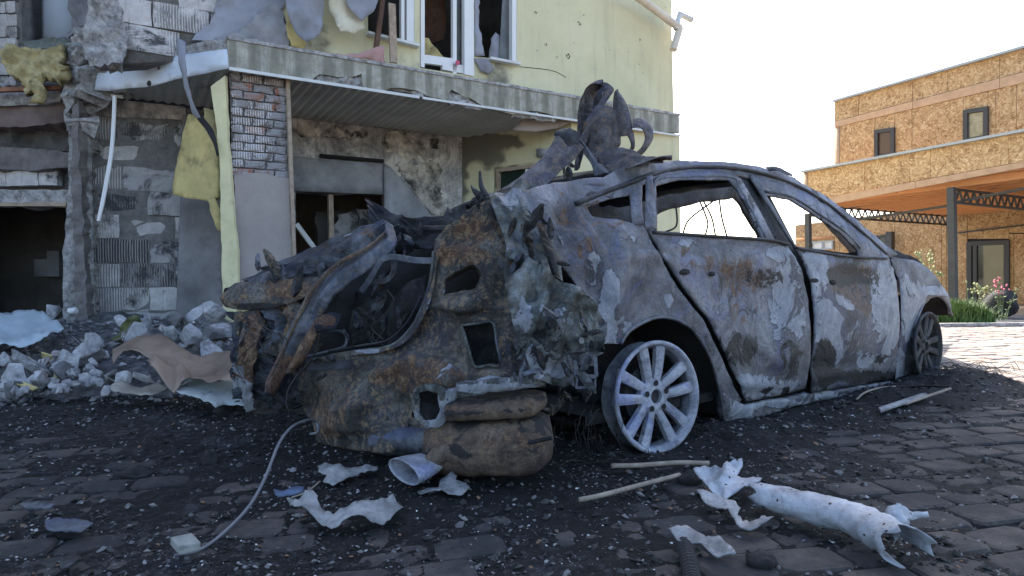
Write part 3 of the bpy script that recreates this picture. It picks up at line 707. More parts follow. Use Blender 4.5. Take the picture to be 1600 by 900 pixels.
wf = quadframe('window', [(778, 266), (866, 254), (866, 418), (778, 418)], CW, .07, .08, MAT['plank'], house, -.04)
mb = MB(); q = [CW.hit(x, y, -.06) for x, y in ((778, 418), (866, 418), (866, 254), (778, 266))]; mb.add(q, [(0, 1, 2, 3)]); mb.build('pane', MAT['glass'], wf)
mb = MB(); mb.bar(CW.hit(824, 258, -.05), CW.hit(824, 418, -.05), .04, .05, CW.n); mb.build('mullion', MAT['pvc_white'], wf)
sheet('torn_cable_box', [(838, 232), (858, 232), (858, 246), (838, 245)], wpx(CW, .05), MAT['grey_board'], house, thick=.05)
# ---- back wall behind the porch: plaster, window opening with board
back_o = [(455, 150), (722, 190), (722, 640), (345, 640), (345, 150)]
bw_hole = [(462, 298), (606, 302), (606, 470), (462, 470)]
sheet('porch_back_wall', back_o, wpx(LW), MAT['soot_plaster'], house, step=11, holes=[bw_hole], thick=.25, smooth=False, rag=0, disp=lambda x, y, p: .02*FR(p, 4))
# chipped plaster patches, still pale
for pp in ([(457, 200), (475, 193), (505, 203), (500, 213), (470, 214)], [(508, 204), (530, 200), (552, 208), (548, 216), (505, 214)], [(555, 203), (573, 202), (574, 213), (556, 215)], [(606, 206), (640, 206), (662, 222), (664, 240), (640, 250), (612, 236), (602, 240), (598, 222)], [(672, 217), (685, 217), (684, 232), (674, 232)], [(618, 256), (650, 258), (668, 250), (690, 262), (688, 300), (700, 330), (696, 350), (684, 342), (650, 304)]):
    lumpy('plaster_patch', pp, wpx(LW, .025), 'cloth_cream' if False else 'plaster_pale', house, 4, .02, 16, .02, 2.6) if 'plaster_pale' in MAT else None
sheet('sooty_lintel_board', [(455, 244), (600, 256), (601, 304), (455, 298)], wpx(LW, .05), MAT['grey_board'], house, step=14, thick=.03, disp=lambda x, y, p: .006*FR(p, 3))
sheet('leaning_board', [(601, 256), (612, 262), (668, 330), (688, 352), (688, 420), (601, 420)], wpx(LW, .09), MAT['grey_board'], house, step=14, thick=.03)
sheet('rusty_lintel_strip', [(500, 240), (600, 249), (600, 254), (500, 246)], wpx(LW, .07), MAT['charred'], house, thick=.03)
mb = MB(); mb.bar(LW.hit(516, 304, -.08), LW.hit(519, 470, -.08), .06, .07, LW.n); mb.build('window_post', MAT['plank'], house)
mb = MB(); mb.bar(LW.hit(463, 350, .12), LW.hit(497, 396, .12), .05, .05, LW.n); mb.build('leaning_bar', MAT['sill_white'], house)
lumpy('room_rubble', [(528, 335), (560, 326), (590, 330), (606, 345), (606, 470), (500, 470)], wpx(LW, -.6), 'block_dark', house, 8, .12, 4, .1)
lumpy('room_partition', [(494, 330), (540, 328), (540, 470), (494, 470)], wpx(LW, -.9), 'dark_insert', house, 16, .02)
# ---- brick pillar, board and yellow corner strip
PW = FA.off(-.12)
pil = sheet('pillar', [(358, 112), (446, 122), (462, 640), (378, 640)], wpx(PW, -.03), MAT['mortar'], house, step=14, thick=.5, smooth=False, disp=lambda x, y, p: .012*FR(p, 9))
pa, pb = PW.t(361, 200), PW.t(449, 200)
courses('brick', PW, pa, pb, PW.hit(400, 277).z, PW.hit(400, 118).z, .20, .083, 'brick', pil, gap=.012, dpt=.05, jit=.008)
sheet('cladding_board', [(366, 274), (400, 270), (452, 278), (463, 640), (379, 640)], wpx(PW, .02), MAT['beige_board'], house, step=10, thick=.03, rag=.8, smooth=False, disp=lambda x, y, p: .003*FR(p, 5))
mb = MB(); mb.bar(PW.hit(449, 124, .02), PW.hit(468, 640, .02), .035, .06, PW.n); mb.build('corner_bead', MAT['plank'], house)
sheet('torn_side_strip', [(352, 122), (362, 126), (366, 230), (374, 330), (380, 640), (366, 640), (356, 300)], wpx(PW, -.06), MAT['charred'], house, step=14, thick=.02, rag=1)
sheet('yellow_corner_strip', [(329, 135), (352, 118), (355, 200), (362, 300), (371, 400), (377, 640), (353, 640), (346, 400), (343, 250), (336, 180)], lambda x, y: dp(x, y, 6.05), MAT['strip_yellow'], house, step=9, thick=.05, rag=.6, smooth=False, disp=lambda x, y, p: .008*FR(p, 4))
sheet('strip_fixing', [(369, 487), (380, 470), (388, 480), (391, 505), (391, 560), (384, 560), (375, 520)], lambda x, y: dp(x, y, 6.0), MAT['insul_back'], house, thick=.03)
# ---- left ground floor wall: sooty blocks
lw = sheet('block_wall', [(120, 150), (345, 175), (345, 640), (145, 640)], wpx(LW, -.01), MAT['mortar'], house, step=20, thick=.3, smooth=False)
t0, t1 = LW.t(143, 300), LW.t(289, 300)
def lm(x, y):
    if x < 190 and y > 340: return 'block'
    if 330 < y < 375: return 'block_sooty'
    if y > 375 or (x > 170 and y > 240): return 'block_dark' if random.random() < .7 else 'block_sooty'
    return 'block' if random.random() < .5 else 'block_sooty'
courses('block', LW, t0, t1, -.02, ZB-.28, .52, .262, 'block', lw, mats=lm, jit=.014)
sheet('ring_beam', [(143, 152), (290, 167), (290, 187), (143, 181)], wpx(LW, .015), MAT['soot_plaster'], house, step=9, thick=.1, smooth=False, disp=lambda x, y, p: .02*FR(p, 6))
sheet('smooth_sooty_panel', [(285, 180), (345, 180), (350, 640), (268, 640), (276, 470), (280, 380)], wpx(LW, .04), MAT['soot_plaster2'] if 'soot_plaster2' in MAT else MAT['grey_render'], house, step=12, thick=.04, disp=lambda x, y, p: .01*FR(p, 2))
sheet('peeled_insulation_board', [(294, 178), (318, 186), (338, 230), (341, 308), (327, 315), (300, 311), (270, 304), (272, 270), (284, 215)], lambda x, y: dp(x, y, 6.55-(x-270)*.003), MAT['insul_yellow'], house, step=8, thick=.05, rag=1, disp=lambda x, y, p: .015*FR(p, 3))
sheet('torn_insulation', [(318, 168), (338, 172), (343, 240), (334, 236), (320, 205)], lambda x, y: dp(x, y, 6.4), MAT['insul_back'], house, step=8, thick=.04, rag=1)
sheet('torn_insulation', [(325, 312), (335, 308), (345, 330), (347, 362), (340, 360), (330, 335)], lambda x, y: dp(x, y, 6.3), MAT['insul_yellow'], house, step=8, thick=.03, rag=1)
strip('hanging_membrane', [(277, 62, 6.0), (281, 100, 5.95), (290, 140, 6.0), (300, 175, 6.1)], [(290, 66, 6.0), (292, 100, 5.9), (297, 138, 5.95), (316, 188, 6.1)], MAT['cloth_grey'], house, 20, 5, .02, .02)
strip('hanging_membrane', [(300, 172, 6.1), (313, 192, 6.1), (323, 205, 6.05), (334, 226, 6.0), (340, 245, 6.0)], [(306, 168, 6.1), (322, 188, 6.1), (334, 205, 6.05), (338, 222, 6.0), (343, 243, 6.0)], MAT['charred'], house, 16, 4, .02, .02)
mb = MB()
for o_ in (0, 5): mb.tube(crom([dp(178+o_*.5, 150, 6.45), dp(176+o_*.5, 200, 6.4), dp(171+o_*.6, 250, 6.35), (dp(160+o_*.6, 310, 6.3)), dp(153+o_*.4, 345, 6.3)], 12), .012, 6)
mb.build('hanging_trim', MAT['pvc_white'], house)
# ---- broken corner column and the left wing
lumpy('broken_corner', [(100, 75), (120, 105), (128, 150), (145, 160), (143, 260), (146, 360), (150, 640), (100, 640), (98, 400), (106, 300), (108, 200), (99, 140)], lambda x, y: dp(x, y, 6.55+(x-100)*.002), 'rough_concrete', house, 7, .035, 5, .4, 1.5)
lumpy('broken_corner_edge', [(112, 150), (124, 150), (122, 200), (128, 300), (132, 420), (142, 560), (120, 560), (116, 420), (112, 300)], lambda x, y: dp(x, y, 6.42), 'plank_sooty', house, 6, .03, 7, .1, 1)
lumpy('broken_masonry', [(98, 72), (112, 42), (135, 38), (155, 50), (160, 60), (172, 72), (192, 76), (190, 100), (130, 112), (122, 148), (106, 175), (104, 205), (98, 140)], lambda x, y: dp(x, y, 6.4), 'rough_concrete', house, 6, .12, 7, .3, 2)
for rp_ in ([(150, 36), (170, 32), (186, 50), (190, 74), (170, 72)], [(162, 42), (178, 44), (186, 72), (172, 72)], [(186, 66), (200, 70), (215, 84), (190, 92)]):
    lumpy('broken_masonry', rp_, lambda x, y: dp(x, y, 6.3), 'block', house, 6, .05, 8, .12, 1)
W2 = Wall((-6, 7.0), (-4.5, 7.0))
lft = sheet('left_wing_wall', [(-700, -500), (108, -500), (108, 318), (-700, 318)], wpx(W2), MAT['mortar'], house, thick=.3, holes=[[(33, -60), (110, -60), (112, 62), (34, 66)]])
sheet('left_wing_pier', [(-700, 316), (-330, 316), (-330, 640), (-700, 640)], wpx(W2), MAT['block_sooty'], house, thick=.3)
courses('block', W2, W2.t(-60, 30), W2.t(31, 30), W2.hit(0, 140).z, W2.hit(0, -40).z, .26, .135, 'block', lft, jit=.02, o=.05)
courses('block', W2, W2.t(-30, 280), W2.t(105, 280), W2.hit(0, 295).z, W2.hit(0, 262).z, .36, .22, 'block_sooty', lft, jit=.03, o=.12)
lumpy('concrete_lintel', [(-200, 293), (108, 297), (108, 319), (-200, 319)], wpx(W2, .16), 'rough_concrete', house, 9, .02, 6, .3, 1)
mb = MB(); mb.bar(W2.hit(-200, 320, .16), W2.hit(108, 320, .16), .1, .04); mb.build('lintel_board', MAT['plank'], house)
lumpy('charred_beam', [(-200, 226), (40, 230), (108, 238), (108, 262), (60, 266), (-200, 258)], wpx(W2, .2), 'plank_sooty', house, 9, .04, 4, .3, 1)
lumpy('rubble_ledge', [(-200, 200), (20, 200), (60, 196), (108, 192), (108, 236), (-200, 226)], wpx(W2, .1), 'dark_insert', house, 8, .12, 4, .1, 1)
lumpy('floor_edge', [(-200, 172), (50, 164), (106, 158), (106, 190), (50, 198), (-200, 202)], wpx(W2, .3), 'dark_wood2' if 'dark_wood2' in MAT else 'plank', house, 9, .03, 4, .3, 1)
lumpy('floor_edge', [(-200, 146), (50, 140), (102, 136), (104, 158), (50, 164), (-200, 170)], wpx(W2, .36), 'rough_concrete', house, 9, .03, 4, .3, 1)
mb = MB(); mb.bar(W2.hit(-200, 149, .5), W2.hit(100, 137, .5), .05, .04); mb.build('rusty_edge_strip', MAT['rust_strip'] if 'rust_strip' in MAT else MAT['dark_wood'], house)
lumpy('broken_floor_lump', [(0, 118), (20, 122), (30, 132), (-40, 140)], wpx(W2, .4), 'rubble', house, 7, .1, 5, .2)
sheet('light_panel', [(30, -60), (112, -60), (112, 66), (30, 66)], wpx(W2, -.35), MAT['pale_blue'], house, thick=.05)
lumpy('broken_pier', [(106, -60), (142, -60), (142, 40), (118, 42), (108, 60)], wpx(W2, .05), 'grey_render', house, 9, .06, 4, .2)
lumpy('scorched_timber', [(142, -60), (186, -60), (184, 36), (168, 30), (150, 42), (140, 36)], wpx(W2, -.2), 'dark_wood', house, 9, .08, 4, .2)
# hanging mineral wool
sheet('mineral_wool', [(2, 78), (20, 70), (48, 76), (75, 74), (98, 84), (99, 118), (90, 124), (70, 112), (48, 128), (56, 142), (52, 158), (46, 140), (34, 146), (30, 125), (14, 112), (8, 98)], lambda x, y: dp(x, y, 6.3), MAT['wool'], house, step=4, thick=.10, rag=2.5, disp=lambda x, y, p: .10*FR(p, 7, 1), smooth=True)
sheet('torn_membrane', [(32, 68), (60, 58), (98, 55), (110, 66), (96, 84), (70, 76), (40, 78)], lambda x, y: dp(x, y, 6.4), MAT['sheet_green'] if 'sheet_green' in MAT else MAT['grey_board'], house, step=6, thick=.01, rag=1, disp=lambda x, y, p: .08*FR(p, 6, 1))
# ---- stairs and dim interior behind the left opening
mb = MB()
for k in range(5): mb.box8([W2.p(1.02+k*.28 if False else 0, 0, 0)]*8) if False else None
sb = Wall((-6, 8.6), (-4, 8.6))
for k, (x0, x1, y0, y1) in enumerate(((73, 92, 392, 405), (53, 92, 405, 432), (-40, 50, 432, 452))):
    q = [sb.hit(x0, y1), sb.hit(x1, y1), sb.hit(x1, y0), sb.hit(x0, y0)]; mb = MB(); mb.box8([q[0], q[1], q[1]+Vector((0, .6, 0)), q[0]+Vector((0, .6, 0)), q[3], q[2], q[2]+Vector((0, .6, 0)), q[3]+Vector((0, .6, 0))]); mb.build('stair_step', MAT['grey_render'], house)
# ---- shell behind: floors, back, side and roof, so rooms are dark
rn = -fn
def P3(t, off, z): return FA.p(t, z, -off)
def slab(name, t0, t1, o0, o1, z0, z1, mat):
    mb = MB(); mb.box8([P3(t0, o0, z0), P3(t1, o0, z0), P3(t1, o1, z0), P3(t0, o1, z0), P3(t0, o0, z1), P3(t1, o0, z1), P3(t1, o1, z1), P3(t0, o1, z1)]); return mb.build(name, mat, house)
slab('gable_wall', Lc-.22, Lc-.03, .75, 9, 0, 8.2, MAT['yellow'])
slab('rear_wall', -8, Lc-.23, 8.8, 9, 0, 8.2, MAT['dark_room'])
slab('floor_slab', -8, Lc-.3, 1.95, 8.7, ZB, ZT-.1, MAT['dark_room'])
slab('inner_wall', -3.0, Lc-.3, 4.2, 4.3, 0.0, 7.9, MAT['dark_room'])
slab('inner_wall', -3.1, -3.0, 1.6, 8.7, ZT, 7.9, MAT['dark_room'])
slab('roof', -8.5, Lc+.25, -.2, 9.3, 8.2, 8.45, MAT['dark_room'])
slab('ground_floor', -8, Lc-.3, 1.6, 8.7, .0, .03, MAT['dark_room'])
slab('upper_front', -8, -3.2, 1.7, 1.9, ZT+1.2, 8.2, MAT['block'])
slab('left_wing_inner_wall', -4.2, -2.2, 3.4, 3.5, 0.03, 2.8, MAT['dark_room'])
# ---- upper windows and door
fr1 = MB()
def vbar(mb, wl, x, y0, y1, w_, d, off=-.05, dx=0): mb.bar(wl.hit(x, y0, off), wl.hit(x+dx, y1, off), w_, d, wl.n)
W1 = MB(); vbar(W1, UW, 640, -70, 68, .10, .08); vbar(W1, UW, 628, -70, 66, .04, .06); W1.bar(UW.hit(575, -66, -.05), UW.hit(648, -66, -.05), .08, .08, UW.n); w1 = W1.build('window', MAT['pvc_white'], house)
mb = MB(); mb.bar(UW.hit(573, 53, .03), UW.hit(653, 73, .03), .12, .03); mb.build('window_sill', MAT['sill_white'], w1)
W1 = MB(); vbar(W1, UW, 709, -90, 116, .05, .06); vbar(W1, UW, 731, -90, 119, .13, .08, -.02); vbar(W1, UW, 659, -90, 106, .05, .06); W1.bar(UW.hit(690, 103, -.05), UW.hit(738, 113, -.05), .10, .06, UW.n); W1.bar(UW.hit(656, 92, -.05), UW.hit(708, 99, -.05), .10, .05, UW.n); d1 = W1.build('balcony_door', MAT['pvc_white'], house)
mb = MB(); q = [UW.hit(x, y, -.09) for x, y in ((711, 100), (727, 103), (727, -90), (711, -90))]; mb.add(q, [(0, 1, 2, 3)]); mb.build('pane', MAT['dusty_glass'], d1)
mb = MB(); mb.tube([UW.hit(715, 98, .02), UW.hit(715, 98, .05)], .03, 8); mb.build('red_tag', MAT['flower'], d1)
W1 = MB(); vbar(W1, UW, 803, -70, 97, .10, .08); W1.bar(UW.hit(744, -66, -.05), UW.hit(808, -66, -.05), .08, .08, UW.n); w3 = W1.build('window', MAT['pvc_white'], house)
mb = MB(); mb.bar(UW.hit(764, 92, .03), UW.hit(811, 101, .03), .10, .03); mb.build('window_sill', MAT['sill_white'], w3)
mb = MB(); q = [UW.hit(x, y, -.09) for x, y in ((780, 92), (800, 96), (800, -60), (788, -60))]; mb.add(q, [(0, 1, 2, 3)]); mb.build('pane', MAT['dusty_glass'], w3)
sheet('torn_curtain', [(764, 92), (768, 60), (775, 50), (790, 62), (796, 92)], wpx(UW, -.12), MAT['cloth_grey'], house, step=7, thick=.005, rag=1, disp=lambda x, y, p: .03*FR(p, 6))
sheet('torn_curtain', [(741, -60), (752, -60), (748, 40), (756, 88), (742, 88)], wpx(UW, .02), MAT['pink_grey'] if 'pink_grey' in MAT else MAT['cloth_grey'], house, step=7, thick=.005, rag=1, disp=lambda x, y, p: .03*FR(p, 6))
sheet('hanging_debris', [(742, 90), (760, 92), (773, 108), (764, 116), (752, 112)], wpx(UW, .05), MAT['grey_render'], house, step=6, thick=.01, rag=1, disp=lambda x, y, p: .03*FR(p, 8))
sheet('torn_curtain', [(656, 58), (670, 60), (692, 88), (694, 96), (680, 98), (658, 92)], wpx(UW, -.18), MAT['insul_yellow'], house, step=7, thick=.02, rag=1, disp=lambda x, y, p: .03*FR(p, 8))
sheet('red_wall_plaster', [(656, -60), (700, -60), (696, 60), (660, 70)], wpx(UW, -1.0), MAT['dark_wood'], house, step=12, thick=.05, disp=lambda x, y, p: .1*FR(p, 3))
mb = MB(); mb.bar(UW.hit(603, -40, .1), UW.hit(586, 88, .18), .05, .05, UW.n); mb.build('leaning_batten', MAT['dark_wood'], house)
mb = MB(); mb.bar(UW.hit(612, 6, .16), UW.hit(615, 98, .18), .08, .03, UW.n); mb.build('leaning_plank', MAT['plank'], house)
sheet('torn_safety_mesh', [(462, 80), (500, 82), (560, 84), (600, 72), (603, 98), (560, 92), (480, 86)], wpx(UW, .25), MAT['pink_mesh'], house, step=8, thick=.003, rag=2, disp=lambda x, y, p: .03*FR(p, 8))
# hanging torn sheets above the balcony
def hang(name, outl, off, mat, amp=.05, sc=2.2, th=.006):
    return sheet(name, outl, wpx(UW, off), MAT[mat], house, step=6, thick=th, rag=1.6, disp=lambda x, y, p: amp*FR(p, sc, 4)+amp*.5*math.sin(x*.12)+amp*.8*RD(p, sc*1.3, 2))
hang('hanging_facade_sheet', [(446, -80), (512, -80), (508, 20), (500, 55), (478, 68), (462, 50), (447, 20)], .3, 'cloth_grey', .05)
hang('hanging_facade_sheet', [(540, -80), (592, -80), (590, 0), (582, 20), (566, 32), (552, 18), (540, 0)], .34, 'cloth_grey', .05)
hang('hanging_insulation', [(504, -80), (560, -80), (566, 10), (570, 44), (550, 54), (530, 50), (524, 32), (516, 10)], .25, 'cloth_cream', .06)
hang('hanging_facade_sheet', [(448, 0), (462, 40), (478, 66), (474, 78), (455, 72), (446, 40)], .12, 'insul_yellow', .02)
# ---- downpipe at the right corner
dpipe = MB(); D = lambda x, y: UW.hit(x, y, .25)
dpipe.tube([UW.hit(975, -18, .3), D(1006, 2), D(1062, 44), D(1062, 44)+Vector((0, 0, 0)), D(1052, 78)], .055, 10)
dp_o = dpipe.build('downpipe', MAT['pvc_dirty'] if 'pvc_dirty' in MAT else MAT['pvc_white'], house, True, 40)
mb = MB(); mb.tube([D(1056, 46), D(1062, 22), D(1081, 31)], .045, 10); mb.build('pipe_bracket', MAT['sill_white'], dp_o, True, 40)
# ------------------------------------------------------------------ OSB clad house under construction, right
def azdir(px): r = Vector(((px-800)/FPX, 1, 0)); return r.normalized()
_q = dp(1256, 269, 16.0); odir = -azdir(217)      # towards the near right
OF = Wall(_q, (_q.x+odir.x, _q.y+odir.y)); OU = OF.off(-1.6); OD = 6.9; OL = OF.off(-OD)
osb = thing('osb_house', 'unfinished two storey house clad in orange strand board, with a deck on steel posts', 'house', (_q.x, _q.y, 0))
def lineY(p0, p1): return lambda x: p0[1]+(p1[1]-p0[1])*(x-p0[0])/(p1[0]-p0[0])
def prow(name, wl, xs, yt, yb, mat, off=0, th=.02, gap=.7, parent=osb, holes=()):
    for a, b in zip(xs[:-1], xs[1:]):
        hs = [h for h in holes if a < h[0][0] < b]
        sheet(name, [(a+gap/2, yt(a)+.3), (b-gap/2, yt(b)+.3), (b-gap/2, yb(b)-.3), (a+gap/2, yb(a)-.3)], wpx(wl, off), MAT[mat], parent, thick=th, smooth=False, holes=hs)
XR = 1900
rt = lineY((1304, 158.8), (1600, 74.7)); bt = lineY((1304, 189.8), (1600, 112)); bb = lineY((1304, 199), (1600, 129))
dt = lineY((1255.5, 270), (1600, 206)); db = lineY((1256, 315), (1600, 252)); db2 = lineY((1256, 327), (1600, 262))
h1 = [(1368, 203), (1397.5, 199.5), (1397.5, 243.5), (1368, 245)]; h2 = [(1507, 172), (1543.5, 166.5), (1543.5, 217), (1507, 220)]
sheet('upper_wall_backing', [(1304, 159), (XR, rt(XR)), (XR, dt(XR)+30), (1304, 330)], wpx(OU, -.04), MAT['anthracite'], osb, thick=.2, holes=[h1, h2])
prow('strand_board', OU, [1304, 1341.5, 1426, 1481, 1562, 1650, 1740, XR], rt, bt, 'osb')
prow('strand_board', OU, [1312, 1367, 1398, 1425, 1505, 1543.6, 1556, 1588, 1650, 1740, XR], bb, lineY((1256, 290), (1600, 226)), 'osb', holes=[])
for h in (h1, h2): pass
prow('timber_band', OU, [1304, 1426, 1562, 1700, XR], bt, bb, 'pine_pale', .03)
sheet('corner_post', [(1304, bb(1304)), (1311.5, bb(1311)), (1311.5, 330), (1304, 330)], wpx(OU, .01), MAT['pine_pale'], osb, thick=.03)
mb = MB(); mb.bar(OU.hit(1303, 158, .05), OU.hit(XR, rt(XR)-1, .05), .12, .05); mb.build('roof_edge', MAT['roof_edge'], osb)
mb = MB(); a, b = OU.hit(1304, 200), OU.hit(XR, 100); L = (b-a).dot(OU.d); z1 = OU.hit(1304, 160).z-.02
mb.box8([OU.p((a-OU.a).dot(OU.d)+x, z, o_) for z in (3, z1) for x, o_ in ((.02, -.06), (L, -.06), (L, -6), (.02, -6))]); mb.build('upper_storey_core', MAT['anthracite'], osb)
def wnd(name, pts, wl, mat, glass, fw=.09):
    o = quadframe(name, pts, wl, fw, .10, MAT[mat], osb, .02)
    mb = MB(); q = [wl.hit(x, y, .015) for x, y in pts][::-1]; mb.add(q, [(0, 1, 2, 3)]); mb.build('pane', MAT[glass], o); return o
MAT['blind_glass'] = plain('blind_glass', (.085, .05, .042), .25, 0, .1, 2, 0)
MAT['sky_glass'] = plain('sky_glass', (.20, .19, .14), .06, 0, .5, 5, 0, spec=1.)
wnd('window', [(1370, 206), (1395.5, 202.5), (1395.5, 242), (1370, 246)], OU, 'anthracite', 'blind_glass')
wnd('window', [(1509.5, 175), (1541, 170), (1541, 214), (1509.5, 220)], OU, 'anthracite', 'sky_glass')
# deck fascia, rail and beam
prow('deck_fascia_board', OF, [1262.5, 1351, 1454, 1576, 1720, XR], dt, db, 'osb_bright', .02)
sheet('deck_corner_board', [(1255.5, 270), (1262, 269.5), (1262, 328), (1255.5, 329)], wpx(OF, .02), MAT['pine_pale'], osb, thick=.03)
mb = MB(); mb.bar(OF.hit(1254.5, 268.5, .05), OF.hit(XR, dt(XR)-1.5, .05), .16, .05); mb.build('deck_rail_cap', MAT['roof_edge'], osb)
prow('deck_beam', OF, [1262.5, 1430, 1640, XR], db, db2, 'pine_pale', .05, .08)
# deck underside: joists and planks
zd = OF.hit(1400, db2(1400)).z
tA = 0.0; tB = OF.t(XR, 300)
mb = MB(); mb.box8([OF.p(t, z, o_) for z in (zd+.12, zd+.16) for t, o_ in ((0, -.1), (tB, -.1), (tB, -OD), (0, -OD))]); mb.build('deck_sheathing', MAT['pine'], osb)
for k in range(17):
    mb = MB(); mb.bar(OF.p(.02, zd+.04, -.30-k*.40), OF.p(tB, zd+.04, -.30-k*.40), .06, .15); mb.build('joist', MAT['pine'], osb)
# lower wall
lt = lineY((1256, 345), (1600, 300)); 
zl = zd+.1
sheet('lower_wall_backing', [(1243, 352), (1290, 346), (XR, 270), (XR, 560), (1243, 560)], wpx(OL, -.04), MAT['anthracite'], osb, thick=.2, holes=[[(1267, 376), (1303, 374), (1303, 391), (1267, 391)]])
lo_t = lineY((1243, 352), (1600, 310)); lo_b = lambda x: 505
prow('strand_board', OL, [1243.5, 1262, 1304, 1312, 1398, 1471, 1479, 1511.5], lo_t, lo_b, 'osb')
prow('strand_board', OL, [1576.5, 1584, 1660, XR], lambda x: 365, lo_b, 'osb')
prow('strand_board', OL, [1511.5, 1576.5], lambda x: lo_t(x), lambda x: 373.5, 'osb')
def yz(wl, x, z):
    lo, hi = 0, 449
    for _ in range(40):
        md = (lo+hi)/2
        if wl.hit(x, md).z > z: lo = md
        else: hi = md
    return md
prow('strand_board', OL, [1493, 1560, 1640, 1700, XR], lambda x: yz(OL, x, zd+.11), lambda x: lo_t(x)+1, 'osb')
prow('strand_board', OL, [1576.5, 1700, XR], lo_t, lambda x: 364, 'osb')
sheet('side_trim', [(1243.5, 372), (1303, 369), (1303, 373), (1243.5, 376)], wpx(OL, .02), MAT['pine'], osb, thick=.02)
wnd('window', [(1269, 379), (1286, 378), (1286, 389), (1269, 390)], OL.off(.03), 'roof_edge', 'pvc_white', .05)
wnd('window', [(1287, 378), (1301, 377), (1301, 388), (1287, 389)], OL.off(.03), 'roof_edge', 'pvc_white', .05)
wnd('window', [(1371, 370), (1386, 368.5), (1386, 392), (1371, 394)], OL.off(.03), 'anthracite', 'door_glass', .08)
dr = quadframe('glazed_door', [(1515, 381), (1573.5, 378.5), (1573.5, 503), (1515, 503)], OL, .13, .10, MAT['anthracite'], osb, .02)
mb = MB(); q = [OL.hit(x, y, .02) for x, y in ((1515, 503), (1573, 503), (1573, 379), (1515, 381))]; mb.add(q, [(0, 1, 2, 3)]); mb.build('pane', MAT['door_glass'], dr)
mb = MB(); mb.bar(OL.hit(1524, 384, .03), OL.hit(1524, 500, .03), .10, .08, OL.n); mb.build('door_stile', MAT['anthracite'], dr)
# posts and lattice trusses
def post(x0, x1, yt, off, name='steel_post'):
    x = (x0+x1)/2; p = OF.hit(x, yt, off); wd = (x1-x0)/FPX*p.y*.8; mb = MB(); mb.bar(Vector((p.x, p.y, 0)), p, wd, wd, OF.n); return mb.build(name, MAT['dark_steel'], osb), p
_, pB = post(1480.5, 1493, 293, -.05); _, pA = post(1258, 1267, 334, -.05); _, pC = post(1385, 1396, 362, -6.5)
def truss(p, d, L, h=.27, n=12):
    mb = MB(); p0 = p-Vector((0, 0, .03)); e = p0+d*L; dn = Vector((0, 0, -h))
    mb.bar(p0, e, .05, .05); mb.bar(p0+dn, e+dn, .05, .05)
    for i in range(n):
        a = p0+d*(L*i/n); b = p0+d*(L*(i+.5)/n)+dn; c = p0+d*(L*(i+1)/n); mb.bar(a, b, .03, .03); mb.bar(b, c, .03, .03)
    return mb.build('lattice_truss', MAT['dark_steel'], osb)
truss(pB, -OF.n, 6.7, .27, 22); truss(Vector((pA.x, pA.y, zd+.0)), -OF.n, 6.7, .26, 22); 
mb = MB(); a = OF.hit(1262, 339, -.9); mb.bar(OF.hit(1340, 343.5, -.9), OF.hit(1482, 321.5, -.9), .05, .05); mb.build('tie_rail', MAT['dark_steel'], osb)
mb = MB(); mb.bar(OF.hit(1482, 318, -.5), OF.hit(1700, 275, -.5), .05, .05); mb.build('tie_rail', MAT['dark_steel'], osb)
mb = MB(); mb.bar(OL.hit(1497, 364, .05), OL.hit(1700, 340, .05), .04, .04); mb.build('tie_rail', MAT['dark_steel'], osb)
# ---- planting bed with kerb, grass, stems, flowers and dark bag
k0, k1 = gp(1440, 511), gp(1700, 509)
mb = MB(); d = (k1-k0).normalized(); nrm = Vector((-d.y, d.x, 0))
mb.box8([k0-d*1.0, k1+d*4, k1+d*4+nrm*.12, k0-d*1.0+nrm*.12]+[p+Vector((0, 0, .05)) for p in (k0-d*1.0, k1+d*4, k1+d*4+nrm*.12, k0-d*1.0+nrm*.12)]); kb = mb.build('kerb', MAT['rough_concrete']); tag(kb, kind='structure')
flat('soil_bed', [tuple((k0-d*1+nrm*.12)[:2]), tuple((k1+d*5+nrm*.12)[:2]), tuple((k1+d*5+nrm*2.6)[:2]), tuple((k0-d*1+nrm*2.6)[:2])], .02, MAT['heap'])
rg = random.Random(3); gv = MB()
for i in range(5200):
    t = rg.random(); px = lerp(1468, 1566, t); hmax = .25*math.exp(-((t-.6)/.42)**2)+.10
    b = gp(px, 508)+nrm*rg.uniform(.15, 1.2); b.z = .02; h = hmax*rg.uniform(.5, 1.15); a = rg.random()*6.28; lean = rg.uniform(.1, .8)*h; wd = .006+.006*rg.random()
    tx = Vector((math.cos(a), math.sin(a), 0)); sx = Vector((-tx.y, tx.x, 0))*wd
    m1 = b+tx*lean*.35+Vector((0, 0, h*.6)); m2 = b+tx*lean+Vector((0, 0, h)); gv.add([b-sx, b+sx, m1+sx*.8, m1-sx*.8, m2], [(0, 1, 2, 3), (3, 2, 4)])
o = gv.build('grass', MAT['grass']); tag(o, kind='stuff')
